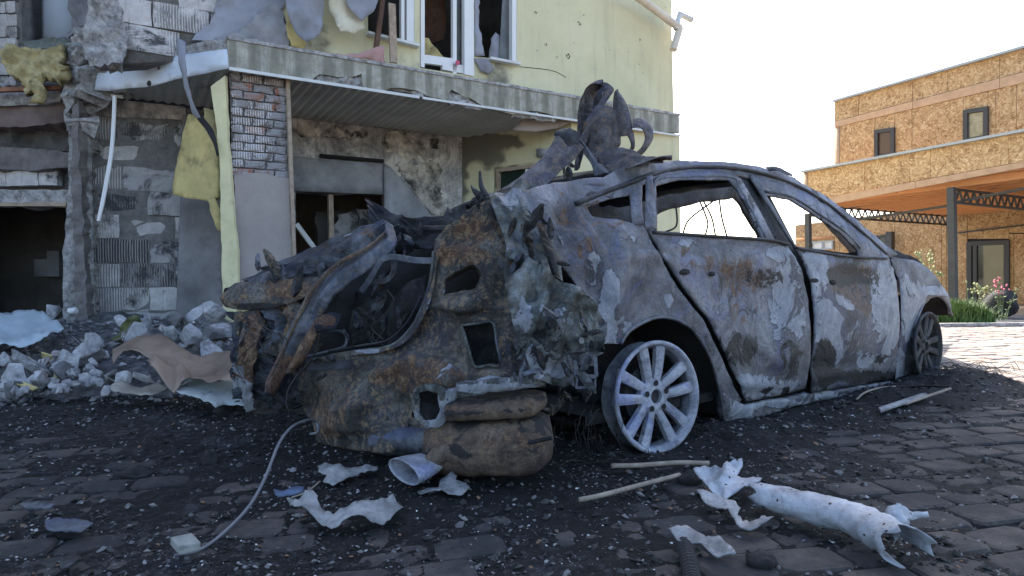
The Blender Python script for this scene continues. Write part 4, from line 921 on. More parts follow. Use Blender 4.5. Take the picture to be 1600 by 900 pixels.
def weed(name, stems, label, group, headmat, leafy=True):
    r_ = thing(name, label, 'weed', gp(stems[0][0], 506)+nrm*.4, group)
    sm_ = MB(); hd = MB(); lf = MB()
    for (bx, tx, ty, hr) in stems:
        b = gp(bx, 506)+nrm*.5; dd = b.y; pts = crom([dp(bx, 505, dd), dp(lerp(bx, tx, .35)+rg.uniform(-1, 1), lerp(505, ty, .5), dd), dp(tx, ty, dd)], 8)
        sm_.tube(pts, [.008-.0006*i for i in range(8)], 5)
        for k in range(9 if hr else 0):
            c = pts[-1]+Vector((rg.uniform(-1, 1), rg.uniform(-1, 1), rg.uniform(-.8, .8)))*hr; rr = hr*rg.uniform(.22, .42)
            hd.add([c+Vector(v)*rr for v in ((1, 0, 0), (-.4, .9, .1), (-.5, -.8, 0), (0, 0, 1), (0, .1, -1))], [(0, 1, 3), (1, 2, 3), (2, 0, 3), (1, 0, 4), (2, 1, 4), (0, 2, 4)])
        for k in range(12 if leafy else 0):
            p = pts[rg.randrange(1, 8)]; a = rg.random()*6.28; l_ = rg.uniform(.04, .09); tx_ = Vector((math.cos(a), math.sin(a), rg.uniform(-.2, .5)))*l_; s_ = tx_.cross(Vector((0, 0, 1)))*.22
            lf.add([p, p+tx_*.5+s_, p+tx_, p+tx_*.5-s_], [(0, 1, 2, 3)])
    sm_.build('stem', MAT['stem'], r_)
    if hd.v: tag(hd.build('flower_head', MAT[headmat], r_), kind='stuff')
    if lf.v: tag(lf.build('leaves', MAT['grass'], r_), kind='stuff')
weed('tall_weed', [(1516, 1521, 449, .09), (1522, 1533, 452, .09), (1528, 1540, 459, .08), (1512, 1510, 440, .03)], 'tall pale weed with round seed heads in front of the glazed door', None, 'seed')
weed('flowering_weed', [(1562, 1557, 443, .07), (1566, 1569, 449, .06), (1560, 1562, 458, .05), (1566, 1561, 436, .04)], 'weed with pink flowers at the right of the glazed door', None, 'flower')
weed('dry_weed', [(1572, 1590, 452, .04), (1568, 1582, 470, .03), (1570, 1545, 450, .03)], 'thin dry weed stems leaning towards the black bag', None, 'seed')
weed('pale_weed', [(1450, 1437, 402, .10), (1452, 1447, 398, .1), (1455, 1453, 410, .1), (1458, 1460, 430, .1)], 'pale tall weed showing above the burnt car bonnet', None, 'seed')
sheet('x', [(0, 0), (1, 0), (1, 1)], lambda x, y: dp(1700+x, 480+y, 9), MAT['rubber'], osb) if False else None
rb = MB(); bc = gp(1604, 503)+nrm*.7; bc.z = .02
for j in range(13):
    th_ = math.pi*j/12
    for i in range(20):
        ph = 2*math.pi*i/20; r0 = .24*(1+.18*math.sin(3*ph+j)*math.sin(th_)); z = .24*(1-math.cos(th_))
        rb.v.append(bc+Vector((r0*math.sin(th_)**.8*math.cos(ph)+.10*z, r0*math.sin(th_)**.8*math.sin(ph), z*1.0+.015*rg.random())))
for j in range(12):
    for i in range(20): rb.f.append((j*20+i, j*20+(i+1) % 20, (j+1)*20+(i+1) % 20, (j+1)*20+i))
o = rb.build('black_bag', MAT['rubber'], None, True); tag(o, 'black filled sack slumped beside the planting bed at the right edge', 'sack')
# ------------------------------------------------------------------ the burnt-out car
CAZ = math.radians(52.4); Fv = Vector((math.sin(CAZ), math.cos(CAZ), 0)); Lv = Vector((-math.cos(CAZ), math.sin(CAZ), 0))
_r = dp(1028, 620, 2.63); CO = Vector((_r.x, _r.y, 0))
def cw(u, v, h): return CO+Fv*u+Lv*v+Vector((0, 0, h))
def tocar(p): q = p-CO; return q.dot(Fv), q.dot(Lv), q.z
def sidev(h):
    if h > .93: return .055+(h-.93)/.47*.20
    if h > .55: return .02+.035*((h-.55)/.38)**2
    return .02+.05*((.55-h)/.4)**2 if h > .0 else .09
def side(px, py, extra=0.0):
    r = ray(px, py); v = .05
    for _ in range(6):
        p = CAM+r*(((CO+Lv*(v+extra))-CAM).dot(Lv)/r.dot(Lv)); v = sidev(p.z)
    return CAM+r*(((CO+Lv*(v+extra))-CAM).dot(Lv)/r.dot(Lv))
def sm(extra=0): return lambda x, y: side(x, y, extra)
def far(x, y):
    u, v, h = tocar(side(x, y)); return cw(u, 1.80-v, h)
car = thing('burnt_car', 'burnt out wrecked saloon car with torn open rear, standing on bare rims in ash', 'car', (CO.x, CO.y, 0))
def dent(blobs, n=.006, sc=6, rid=(), rd=0.0):
    def f(x, y, p):
        s = n*.6*FR(p, sc, 3, 3)+.0018*FR(p, 26, 1, 3)+(rd or n*.55)*RD(p, sc*.9, 4)
        for pl, wd, am in rid:
            d = pld(x, y, pl)
            if d < wd*3: s += am*math.exp(-(d/wd)**2)
        for bx, by, rx, ry, a in blobs:
            d2 = ((x-bx)/rx)**2+((y-by)/ry)**2
            if d2 < 6: s += a*math.exp(-d2)
        return s
    return f
R, Wh, S = 0, 1, 2
q_out = [(1010, 363), (1028, 402), (1060, 448), (1098, 500), (1126, 556), (1146, 603), (1158, 624), (1148, 640), (1131, 640), (1124, 610), (1111, 562), (1086, 521), (1066, 505), (1042, 497), (1018, 499), (990, 513), (970, 537), (937, 537), (934, 500), (922, 470), (905, 452), (884, 425), (862, 395), (845, 360), (822, 325), (806, 304), (838, 292), (870, 285), (905, 281), (940, 282), (965, 288), (1000, 284), (1004, 352)]
q_hole = [(918, 323), (950, 312), (984, 305), (989, 350), (960, 344), (926, 336)]
sheet('quarter_panel', q_out, sm(), MAT['body'], car, step=7, holes=[q_hole], edgew=.34, thick=.004, rag=.5,
      disp=dent([(905, 372, 26, 20, .035), (935, 430, 16, 60, -.04), (965, 420, 14, 60, .035), (890, 340, 30, 14, -.03), (1000, 400, 60, 12, .02), (1050, 470, 30, 40, -.012), (850, 330, 16, 30, .03)], .006, rid=[([(905, 330), (960, 360), (1012, 385)], 4, .010), ([(905, 345), (930, 375), (945, 392)], 4, .016), ([(925, 390), (950, 440), (962, 500)], 5, .018), ([(880, 300), (895, 325), (905, 345)], 4, .012)]),
      wear=[(928, 420, 22, 36, Wh, .42), (950, 470, 14, 60, Wh, .36), (955, 515, 40, 40, Wh, .36), (1000, 380, 60, 14, Wh, .26), (1060, 480, 40, 40, Wh, .20), (1048, 470, 9, 16, Wh, .5), (905, 345, 40, 14, R, .35), (960, 350, 50, 10, R, .3), (925, 318, 20, 8, R, .45), (905, 390, 22, 20, R, .35), (1000, 420, 60, 30, Wh, .05), (880, 300, 30, 12, Wh, .22), (880, 330, 40, 40, R, .24), (900, 400, 30, 40, S, .28), (1000, 310, 60, 14, S, .24), (860, 330, 30, 30, S, .24), (870, 300, 20, 10, S, .25), (980, 330, 50, 8, Wh, .25), (1000, 440, 30, 30, R, .16), (1085, 545, 30, 30, S, .25), (1040, 500, 60, 6, R, .3), (925, 315, 12, 18, S, .4)])
lip = MB(); lip.tube(crom([side(x, y, -.003) for x, y in [(970, 537), (978, 523), (990, 512), (1018, 498), (1042, 496), (1066, 504), (1086, 520), (1111, 561), (1124, 610), (1130, 655)]], 36), .008, 6)
lip.build('arch_lip', MAT['body'], car, True)
# doors
rd = [(1016, 364), (1019, 288), (1024, 278), (1062, 270), (1110, 267), (1143, 270), (1158, 279), (1212, 374), (1232, 384), (1254, 420), (1265, 470), (1268, 520), (1265, 570), (1259, 607), (1200, 621), (1167, 628), (1160, 615), (1143, 575), (1108, 500), (1068, 447), (1036, 402)]
rh = [(1026, 361), (1025, 290), (1062, 281), (1138, 281), (1153, 297), (1192, 371), (1110, 367)]
rear_door = sheet('rear_door', rd, sm(-.006), MAT['body'], car, step=7, holes=[rh], thick=.012, rag=.3,
      disp=dent([(1190, 470, 60, 60, -.045), (1130, 500, 22, 60, .012), (1225, 560, 22, 50, .018), (1110, 410, 70, 12, .014), (1195, 420, 24, 16, .016), (1180, 600, 50, 10, .02), (1150, 440, 18, 30, -.02), (1215, 500, 10, 40, -.015)], .005, rid=[([(1024, 385), (1110, 394), (1240, 404)], 5, .010), ([(1120, 440), (1160, 520), (1215, 570), (1252, 540)], 8, .008), ([(1168, 618), (1258, 604)], 4, -.006)]),
      wear=[(1120, 412, 75, 16, R, .42), (1170, 440, 40, 26, R, .38), (1165, 490, 28, 26, R, .33), (1225, 440, 30, 40, R, .3), (1075, 395, 20, 16, R, .35), (1200, 435, 34, 18, S, .38), (1150, 545, 45, 30, S, .44), (1160, 462, 62, 44, S, .27), (1130, 400, 60, 10, S, .2), (1200, 470, 36, 60, R, .22), (1110, 480, 24, 40, R, .2), (1232, 560, 20, 40, S, .42), (1238, 470, 26, 100, Wh, .34), (1190, 602, 70, 22, Wh, .42), (1225, 540, 20, 30, Wh, .30), (1080, 380, 34, 10, Wh, .30), (1220, 395, 24, 14, Wh, .42), (1160, 300, 40, 40, S, .25), (1200, 480, 30, 30, Wh, .1), (1130, 480, 20, 40, Wh, .15), (1215, 610, 30, 8, S, .4)])
fdr = [(1242, 386), (1176, 281), (1172, 272), (1225, 288), (1262, 303), (1300, 327), (1345, 366), (1388, 401), (1400, 440), (1405, 500), (1400, 560), (1396, 591), (1330, 603), (1268, 613), (1270, 560), (1273, 500), (1268, 440), (1256, 408)]
fh = [(1197, 305), (1234, 311), (1275, 337), (1313, 363), (1340, 390), (1344, 401), (1290, 394), (1244, 386)]
front_door = sheet('front_door', fdr, sm(-.006), MAT['body'], car, step=7, holes=[fh], thick=.012, rag=.3,
      disp=dent([(1335, 440, 40, 30, -.03), (1300, 520, 26, 60, .014), (1370, 510, 30, 70, .02), (1320, 570, 60, 16, -.014), (1290, 440, 18, 30, .012)], .005, rid=[([(1250, 405), (1320, 412), (1394, 422)], 5, .009), ([(1268, 590), (1396, 570)], 5, .008)]),
      wear=[(1345, 450, 50, 44, R, .48), (1370, 500, 22, 60, R, .22), (1320, 430, 30, 18, S, .6), (1352, 432, 24, 14, S, .5), (1340, 455, 40, 34, S, .28), (1340, 405, 50, 8, S, .3), (1350, 470, 40, 50, R, .26), (1288, 570, 18, 40, S, .7), (1345, 588, 70, 12, S, .6), (1375, 560, 20, 12, S, .4), (1308, 510, 44, 60, Wh, .40), (1385, 480, 30, 90, Wh, .38), (1278, 440, 20, 60, Wh, .42), (1262, 400, 12, 14, Wh, .5), (1330, 560, 40, 18, Wh, .35), (1300, 330, 60, 40, S, .25)])
for par, cx, cy, rx, ry in ((rear_door, 1071, 425, 8, 5), (rear_door, 1113, 428, 5, 4), (front_door, 1273, 438, 7, 4), (front_door, 1302, 441, 5, 4)):
    pts = [(cx+rx*math.cos(a)*random.uniform(.8, 1.2), cy+ry*math.sin(a)*random.uniform(.8, 1.2)) for a in [i*.7 for i in range(9)]]
    o = sheet('handle_hole', pts, sm(-.013), MAT['charred'], par, thick=.003)
# crease / belt rails
def crease(name, pts, r, mat, par, off=-.01):
    mb = MB(); mb.tube(crom([side(x, y, off) for x, y in pts], 30), r, 6); return mb.build(name, MAT[mat], par, True)
crease('belt_rail', [(1020, 363), (1110, 369), (1200, 375), (1232, 382)], .008, 'dark', rear_door)
crease('belt_rail', [(1244, 387), (1300, 397), (1344, 402), (1386, 404)], .008, 'dark', front_door)
crease('window_frame_channel', [(1023, 360), (1022, 286), (1062, 277), (1140, 277), (1156, 296), (1196, 371)], .010, 'tube', rear_door, -.004)
crease('window_frame_channel', [(1194, 300), (1235, 308), (1277, 334), (1315, 360), (1343, 388)], .010, 'dark', front_door, -.004)
# pillars and roof rail
sheet('centre_pillar', [(1150, 266), (1172, 270), (1200, 300), (1245, 386), (1236, 396), (1214, 378), (1190, 340)], sm(.02), MAT['dark'], car, step=7, thick=.03)
sheet('inner_side_shell', [(1006, 366), (1236, 384), (1390, 404), (1404, 500), (1402, 594), (1260, 612), (1130, 648), (1110, 560), (1080, 500), (1040, 430)], sm(.05), MAT['charred'], car, step=20, thick=.01)
sheet('roof_rail', [(880, 284), (910, 279), (943, 277), (965, 264), (1000, 256), (1060, 251.5), (1130, 252.5), (1180, 259), (1215, 268), (1243, 279), (1294, 310), (1343, 347), (1377, 377), (1402, 398), (1390, 402), (1350, 371), (1300, 330), (1262, 306), (1225, 291), (1180, 279), (1140, 272), (1100, 269), (1062, 272), (1020, 281), (985, 298), (950, 304), (925, 318), (906, 322), (905, 312), (935, 300), (950, 292), (920, 289)], sm(.0), MAT['body'], car, step=6, thick=.02, disp=dent([(1000, 262, 30, 6, .02)], .01),
      wear=[(940, 300, 40, 12, R, .4), (1300, 330, 80, 60, S, .3), (1100, 265, 80, 8, R, .2), (1000, 262, 60, 8, Wh, .15)])
mb = MB(); mb.tube(crom([side(x, y, -.006) for x, y in [(900, 318), (950, 298), (985, 285), (1020, 272), (1070, 262), (1130, 261), (1180, 268), (1225, 282), (1262, 299), (1300, 324), (1348, 364), (1385, 397)]], 50), .011, 6); mb.build('roof_gutter', MAT['dark'], car, True)
strip('rear_pillar', [(986, 282, 0), (984, 300, 0), (988, 350, 0)] and [(983, 296, 2.68), (985, 320, 2.66), (988, 352, 2.65)], [(1003, 290, 2.72), (1003, 320, 2.7), (1005, 352, 2.68)], MAT['body'], car, 12, 5, .02, .01)
strip('bent_window_post', [(1009, 277, 2.66), (1008, 300, 2.65), (1009, 330, 2.64), (1008, 358, 2.63)], [(1019, 275, 2.66), (1020, 300, 2.66), (1022, 330, 2.66), (1024, 358, 2.65)], MAT['body'], car, 16, 5, .015, .012)
# roof skin across the car
rp_ = [(975, 262), (1000, 256), (1060, 251.5), (1130, 252.5), (1180, 259), (1215, 268), (1243, 279)]
rs_ = crom([Vector(tocar(side(x, y))) for x, y in rp_], 26)
vs = []; fs = []
for i, c in enumerate(rs_):
    for j in range(13):
        t = j/12; v = lerp(c.y, 1.80-c.y, t); h = c.z-.006+.045*math.sin(math.pi*t)*(.6+.4*min(1, i/8)); p = cw(c.x, v, h); vs.append(p+Vector((0, 0, .012*FR(p, 5, 2)-.03*max(0, (1-i/6))*t)))
fs = [(i*13+j, (i+1)*13+j, (i+1)*13+j+1, i*13+j+1) for i in range(25) for j in range(12)]
o = mkobj('roof', vs, fs, MAT['dark'], car, True, [[0, 0, 0, 1]]*len(vs)); m = o.modifiers.new('s', 'SOLIDIFY'); m.thickness = .02
for k, (ux) in enumerate((4, 12, 20)):
    c = rs_[ux]; mb = MB(); mb.tube([cw(c.x, lerp(c.y, 1.8-c.y, t/8), c.z-.04+.045*math.sin(math.pi*t/8)) for t in range(9)], .022, 6); mb.build('roof_bow', MAT['dark'], car, True)
_fp = CO+Lv*1.62
def farp(x, y):
    r = ray(x, y); return CAM+r*((_fp-CAM).dot(Lv)/r.dot(Lv))
sheet('far_side_frame', [(900, 300), (960, 290), (1010, 286), (1150, 285), (1230, 298), (1290, 330), (1350, 385), (1392, 420), (1392, 540), (900, 560)], farp, MAT['dark'], car, step=10, thick=.03, rag=1.5, holes=[[(1026, 380), (1026, 336), (1050, 326), (1085, 319), (1148, 309), (1160, 322), (1194, 380)], [(1200, 307), (1225, 305), (1258, 322), (1290, 347), (1325, 386), (1345, 412), (1240, 412)]])
# bonnet and scuttle
us = crom([Vector(tocar(side(x, y))) for x, y in [(1385, 399), (1415, 405), (1440, 412), (1462, 432), (1478, 458)]], 12)
vs = []
for i, c in enumerate(us):
    for j in range(11):
        t = j/10; p = cw(c.x+.25*math.sin(math.pi*t)*(i/11), lerp(c.y, 1.8-c.y, t), c.z+.03*math.sin(math.pi*t)); vs.append(p+Vector((0, 0, .01*FR(p, 5))))
fs = [(i*11+j, (i+1)*11+j, (i+1)*11+j+1, i*11+j+1) for i in range(11) for j in range(10)]
o = mkobj('bonnet', vs, fs, MAT['body'], car, True, [[0, .1, 0, 1]]*len(vs)); m = o.modifiers.new('s', 'SOLIDIFY'); m.thickness = .012
sheet('scuttle', [(1380, 383), (1395, 390), (1420, 399), (1442, 411), (1436, 416), (1410, 408), (1388, 404)], sm(.08), MAT['charred'], car, step=6, thick=.25, rag=1, disp=dent([], .02, 20))
mb = MB(); mb.bar(cw(2.05, .1, .62), cw(2.05, 1.7, .62), .25, .3); mb.build('dashboard_frame', MAT['charred'], car)
for v0 in (.35, 1.05):
    for uu in (.42, 1.35):
        mb = MB(); mb.tube(crom([cw(uu, v0, .25), cw(uu-.05, v0, .6), cw(uu-.12, v0+.02, .84), cw(uu-.12, v0+.25, .86), cw(uu-.12, v0+.42, .84), cw(uu-.05, v0+.44, .6), cw(uu, v0+.44, .25)], 24), .018, 6); mb.build('seat_frame', MAT['dark'], car, True)
# front wing
sheet('front_wing', [(1391, 404), (1415, 406), (1440, 412), (1462, 432), (1478, 458), (1486, 478), (1488, 493), (1482, 490), (1480, 476), (1473, 467), (1461, 462), (1450, 466), (1437, 486), (1424, 530), (1416, 570), (1413, 596), (1400, 594), (1404, 560), (1409, 500), (1404, 440)], sm(-.003), MAT['body'], car, step=6, thick=.006, rag=.3,
      disp=dent([(1455, 462, 26, 12, .02), (1420, 440, 18, 40, .015), (1405, 560, 10, 30, -.01)], .006), wear=[(1420, 480, 26, 60, Wh, .42), (1460, 455, 30, 10, Wh, .5), (1404, 570, 14, 30, Wh, .4), (1440, 430, 30, 14, Wh, .15)])
crease('arch_lip', [(1414, 590), (1424, 532), (1437, 487), (1449, 466), (1461, 461), (1474, 467), (1481, 477), (1487, 493)], .010, 'body', car, -.006)
sheet('wheel_house', [(1416, 596), (1424, 530), (1440, 480), (1455, 464), (1464, 470), (1466, 500), (1466, 596)], sm(.45), MAT['charred'], car, step=14, thick=.02)
sheet('wheel_house', [(880, 560), (930, 520), (980, 480), (1042, 470), (1100, 500), (1140, 560), (1150, 660), (870, 690)], sm(.42), MAT['charred'], car, step=14, thick=.02)
vs = []
ar = crom([side(x, y, .01) for x, y in [(937, 535), (970, 537), (990, 513), (1018, 499), (1042, 497), (1066, 505), (1086, 521), (1111, 562), (1124, 610), (1131, 650)]], 24)
for p in ar: vs += [p, p+Lv*.42]
o = mkobj('wheel_arch_liner', vs, [(2*i, 2*i+1, 2*i+3, 2*i+2) for i in range(23)], MAT['charred'], car, True)
ar = crom([side(x, y, .01) for x, y in [(1414, 590), (1424, 532), (1437, 487), (1449, 466), (1461, 461), (1474, 467), (1481, 477), (1487, 493)]], 20); vs = []
for p in ar: vs += [p, p+Lv*.30]
mkobj('wheel_arch_liner', vs, [(2*i, 2*i+1, 2*i+3, 2*i+2) for i in range(19)], MAT['charred'], car, True)
# sill
sheet('sill', [(1128, 612), (1140, 622), (1165, 633), (1262, 617), (1330, 607), (1402, 595), (1412, 598), (1330, 617), (1240, 635), (1180, 655), (1132, 663), (1124, 645)], sm(.0), MAT['body'], car, step=6, edgew=.34, thick=.03, rag=.6, disp=dent([(1150, 640, 20, 10, .012)], .008, 9), wear=[(1150, 640, 30, 16, Wh, .35), (1220, 630, 60, 8, Wh, .4), (1300, 620, 60, 8, Wh, .38), (1380, 602, 30, 8, Wh, .4), (1260, 612, 200, 5, S, .5)])
o = mkobj('floor_pan', [cw(u, v, .14) for u, v in ((-.3, .12), (3.2, .12), (3.2, 1.7), (-.3, 1.7))]+[cw(u, v, .18) for u, v in ((-.3, .12), (3.2, .12), (3.2, 1.7), (-.3, 1.7))], [(0, 1, 2, 3), (4, 5, 6, 7), (0, 1, 5, 4), (2, 3, 7, 6)], MAT['charred'], car)
# ---- wheels
def wheel(center, nrm, mat, r=.232, rot=0.0, lean=0.0):
    n = (nrm+Vector((0, 0, lean))).normalized(); up = Vector((0, 0, 1)); x = up.cross(n).normalized(); y = n.cross(x)
    def P(a, rr, dpt): return center+x*(rr*math.cos(a))+y*(rr*math.sin(a))+n*dpt
    prof = [(r-.006, -.006), (r, .0), (r, .006), (r-.008, .010), (r-.014, .004), (r-.018, -.012), (r-.026, -.024)]
    vs = []; NS = 56
    for pr, pd in prof:
        for k in range(NS): vs.append(P(2*math.pi*k/NS, pr, pd+.003*math.sin(k*1.7)*(pd < -.15)))
    fs = [(i*NS+k, i*NS+(k+1) % NS, (i+1)*NS+(k+1) % NS, (i+1)*NS+k) for i in range(len(prof)-1) for k in range(NS)]
    rim = mkobj('wheel', vs, fs, MAT[mat], car, True, [[0, 0, 0, 1]]*len(vs)); m = rim.modifiers.new('s', 'SOLIDIFY'); m.thickness = .006; m.offset = 0
    vs = []; pb = [(r-.026, -.022), (r-.034, -.04), (r-.034, -.06), (r-.012, -.08), (r-.006, -.09)]
    for pr, pd in pb:
        for k in range(NS): vs.append(P(2*math.pi*k/NS, pr+.004*N((math.cos(k*.11)*2, math.sin(k*.11)*2, pd*9), 2), pd))
    fs = [(i*NS+k, i*NS+(k+1) % NS, (i+1)*NS+(k+1) % NS, (i+1)*NS+k) for i in range(len(pb)-1) for k in range(NS)]
    mkobj('barrel', vs, fs, MAT['tube' if mat == 'alloy' else 'alloy_dark'], rim, True, [[0, 0, 0, 1]]*len(vs))
    for k in range(5):
        for s in (-1, 1):
            a = rot+k*2*math.pi/5; mb = MB(); rows = []
            for i in range(7):
                t = i/6; rr = lerp(.042, r-.024, t); off = s*lerp(.017, .050, t**.9); hw = lerp(.0165, .0245, t); dz = lerp(-.016, -.004, t)+.004*math.sin(math.pi*t)
                ca, sa = math.cos(a), math.sin(a)
                def Q(o_, d_): return center+x*(rr*ca-o_*sa)+y*(rr*sa+o_*ca)+n*d_
                rows.append([Q(off-hw, dz-.030), Q(off-hw, dz-.006), Q(off-hw*.45, dz), Q(off+hw*.45, dz-.002), Q(off+hw, dz-.009), Q(off+hw, dz-.030)])
            vv = [p for r_ in rows for p in r_]; ff = [(i*6+j, i*6+(j+1) % 6, (i+1)*6+(j+1) % 6, (i+1)*6+j) for i in range(6) for j in range(6)]
            ff += [tuple(range(6)), tuple(range(36, 42))]
            mkobj('spoke', vv, ff, MAT[mat], rim, True, None, 35)
    # hub with bore and bolt holes
    hubp = [(.029, -.035), (.030, -.008), (.034, -.006), (.060, -.012), (.074, -.022), (.074, -.05)]
    vs = []
    for pr, pd in hubp:
        for k in range(32): vs.append(P(2*math.pi*k/32, pr, pd))
    fs = [(i*32+k, i*32+(k+1) % 32, (i+1)*32+(k+1) % 32, (i+1)*32+k) for i in range(len(hubp)-1) for k in range(32)]
    mkobj('hub', vs, fs, MAT[mat], rim, True, [[0, 0, 0, 1]]*len(vs), 40)
    vs = [P(2*math.pi*k/20, .029, -.024) for k in range(20)]; mkobj('hub_bore', vs, [tuple(range(20))], MAT['dark'], rim)
    for k in range(5):
        a = rot+k*2*math.pi/5; c = P(a, .056, -.0055)
        vs = [c+x*(.0115*math.cos(q*.5236))+y*(.0115*math.sin(q*.5236)) for q in range(12)]+[c+x*(.0125*math.cos(q*.5236))+y*(.0125*math.sin(q*.5236))+n*.002 for q in range(12)]
        mkobj('bolt_hole', vs, [tuple(range(12))]+[(q, (q+1) % 12, 12+(q+1) % 12, 12+q) for q in range(12)], MAT['charred'], rim)
    mb = MB(); mb.tube([P(0, 0, -.055), P(0, 0, -.09)], .13, 28); mb.build('brake_disc', MAT['dark'], rim, True, 40)
    return rim
tw = math.radians(-6.5)
wn = -Lv; wn = Vector((wn.x*math.cos(tw)-wn.y*math.sin(tw), wn.x*math.sin(tw)+wn.y*math.cos(tw), 0))
wheel(dp(1028, 620, 2.63), wn, 'alloy', .229, math.radians(92), .05)
wheel(dp(1450, 541, 4.34), -Lv, 'alloy_dark', .232, math.radians(70))
mb = MB(); mb.tube([cw(0, .22, .23), cw(0, 1.6, .23)], .05, 10); mb.tube([cw(-.1, .3, .2), cw(.6, .55, .25)], .035, 8); mb.tube([cw(.05, .3, .3), cw(-.25, 1.2, .22), cw(-.3, 1.5, .2)], .03, 8); mb.build('rear_axle', MAT['dark'], car, True)
# remains of the steel belt from the burnt tyre, lying in coils round the rim
rr_ = random.Random(9); mb = MB()
for k in range(46):
    cu, cv = rr_.uniform(-.35, -.02), rr_.uniform(-.02, .22); ra = rr_.uniform(.12, .32); a0 = rr_.uniform(2.4, 3.9); pts = []
    for i in range(9):
        a = a0+i*.16*rr_.uniform(.8, 1.2); pts.append(cw(cu+.2+ra*math.cos(a)*1.2, cv+rr_.uniform(-.01, .01), max(.012, .12+ra*math.sin(a)*.7+rr_.uniform(-.006, .006))))
    mb.tube(pts, .0016, 3, False)
for k in range(60):
    c = cw(rr_.choice((rr_.uniform(.2, .5), rr_.uniform(-.5, -.1))), rr_.uniform(-.15, .15), .02); a = rr_.random()*6; L_ = rr_.uniform(.05, .2)
    mb.tube(crom([c, c+Vector((math.cos(a)*L_*.5, math.sin(a)*L_*.5, rr_.uniform(0, .05))), c+Vector((math.cos(a+.6)*L_, math.sin(a+.6)*L_, rr_.uniform(-.005, .03)))], 6), .0014, 3, False)
for k in range(70):
    c = cw(2.79+rr_.uniform(-.1, .55), rr_.uniform(-.25, .1), .05); a = rr_.random()*6; L_ = rr_.uniform(.1, .3)
    mb.tube(crom([c, c+Vector((math.cos(a)*L_*.5, math.sin(a)*L_*.5, rr_.uniform(0, .08))), c+Vector((math.cos(a+.6)*L_, math.sin(a+.6)*L_, rr_.uniform(-.03, .05)))], 6), .0022, 3, False)
o = mb.build('tyre_wire', MAT['wire_dark'], car); tag(o, kind='stuff')
0 and strip('tyre_carcass', [(940, 590, 2.66), (944, 650, 2.62), (965, 690, 2.60), (1000, 706, 2.6)], [(958, 585, 2.78), (958, 640, 2.74), (975, 680, 2.7), (1010, 704, 2.68)], MAT['charred'], car, 20, 5, .02, .02)
# ---- torn-open rear end
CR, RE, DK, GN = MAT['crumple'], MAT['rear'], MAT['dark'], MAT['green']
Dr = idw([(850, 400, 2.34), (800, 303, 2.46), (850, 598, 2.20), (770, 600, 2.18), (720, 340, 2.42), (680, 375, 2.50), (664, 472, 2.48), (700, 600, 2.24), (640, 515, 2.52), (612, 541, 2.56), (560, 549, 2.66), (485, 562, 2.88), (455, 577, 2.98), (610, 709, 2.40), (490, 690, 2.72), (470, 640, 2.88), (560, 640, 2.52), (740, 460, 2.30), (750, 540, 2.22)])
drm = lambda x, y: dp(x, y, Dr(x, y))
r1 = [(455, 577), (485, 562), (520, 555), (560, 549), (612, 541), (630, 530), (642, 515), (655, 492), (664, 472), (672, 445), (676, 420), (680, 375), (698, 352), (720, 338), (742, 320), (765, 312), (806, 304), (822, 330), (818, 400), (840, 470), (850, 520), (852, 598), (812, 604), (770, 611), (712, 621), (690, 650), (672, 668), (655, 672), (640, 660), (630, 690), (610, 709), (585, 707), (560, 704), (520, 697), (497, 690), (490, 660), (474, 640), (466, 610)]
h1_ = [(693, 442), (700, 432), (715, 428), (722, 419), (740, 416), (752, 430), (749, 444), (742, 456), (728, 453), (705, 461), (694, 462)]
h2_ = [(722, 508), (770, 504), (776, 530), (781, 568), (742, 571), (732, 540)]
h3_ = [(648, 613), (672, 608), (688, 616), (690, 640), (684, 660), (664, 664), (645, 650)]
sheet('rear_body_panel', r1, drm, RE, car, step=6, holes=[h1_, h2_, h3_], edgew=.34, thick=.004, rag=1.0,
      disp=dent([(665, 570, 60, 24, .05), (560, 600, 60, 20, .03), (720, 400, 30, 14, .04), (720, 480, 24, 12, .03), (700, 540, 20, 40, -.02), (800, 520, 14, 60, .02), (720, 470, 40, 8, .03), (560, 660, 70, 20, .02), (780, 590, 60, 10, .02), (620, 640, 20, 50, -.03)], .014, 6,
           rid=[([(690, 398), (740, 392), (800, 396)], 4, .022), ([(705, 470), (702, 520), (706, 600)], 3, .016), ([(664, 480), (720, 478), (800, 486)], 4, .016), ([(500, 600), (580, 588), (660, 570), (720, 540)], 6, .022), ([(520, 640), (600, 632), (640, 600)], 5, .014), ([(760, 330), (790, 400), (800, 470)], 4, .02), ([(715, 500), (790, 496), (800, 600)], 4, .012), ([(500, 668), (600, 672), (640, 650)], 4, .012)]),
      wear=[(740, 360, 40, 26, R, .35), (720, 400, 50, 20, R, .45), (660, 590, 90, 26, R, .38), (540, 640, 60, 40, R, .28), (520, 660, 40, 30, R, .3), (730, 350, 16, 10, Wh, .3), (700, 560, 20, 60, Wh, .22), (770, 600, 60, 8, Wh, .60), (690, 640, 20, 30, Wh, .3), (780, 480, 40, 30, R, .2), (600, 680, 20, 30, Wh, .15), (560, 690, 80, 12, S, .3), (740, 440, 30, 30, S, .2), (760, 340, 20, 30, S, .25), (640, 560, 60, 10, Wh, .12)])
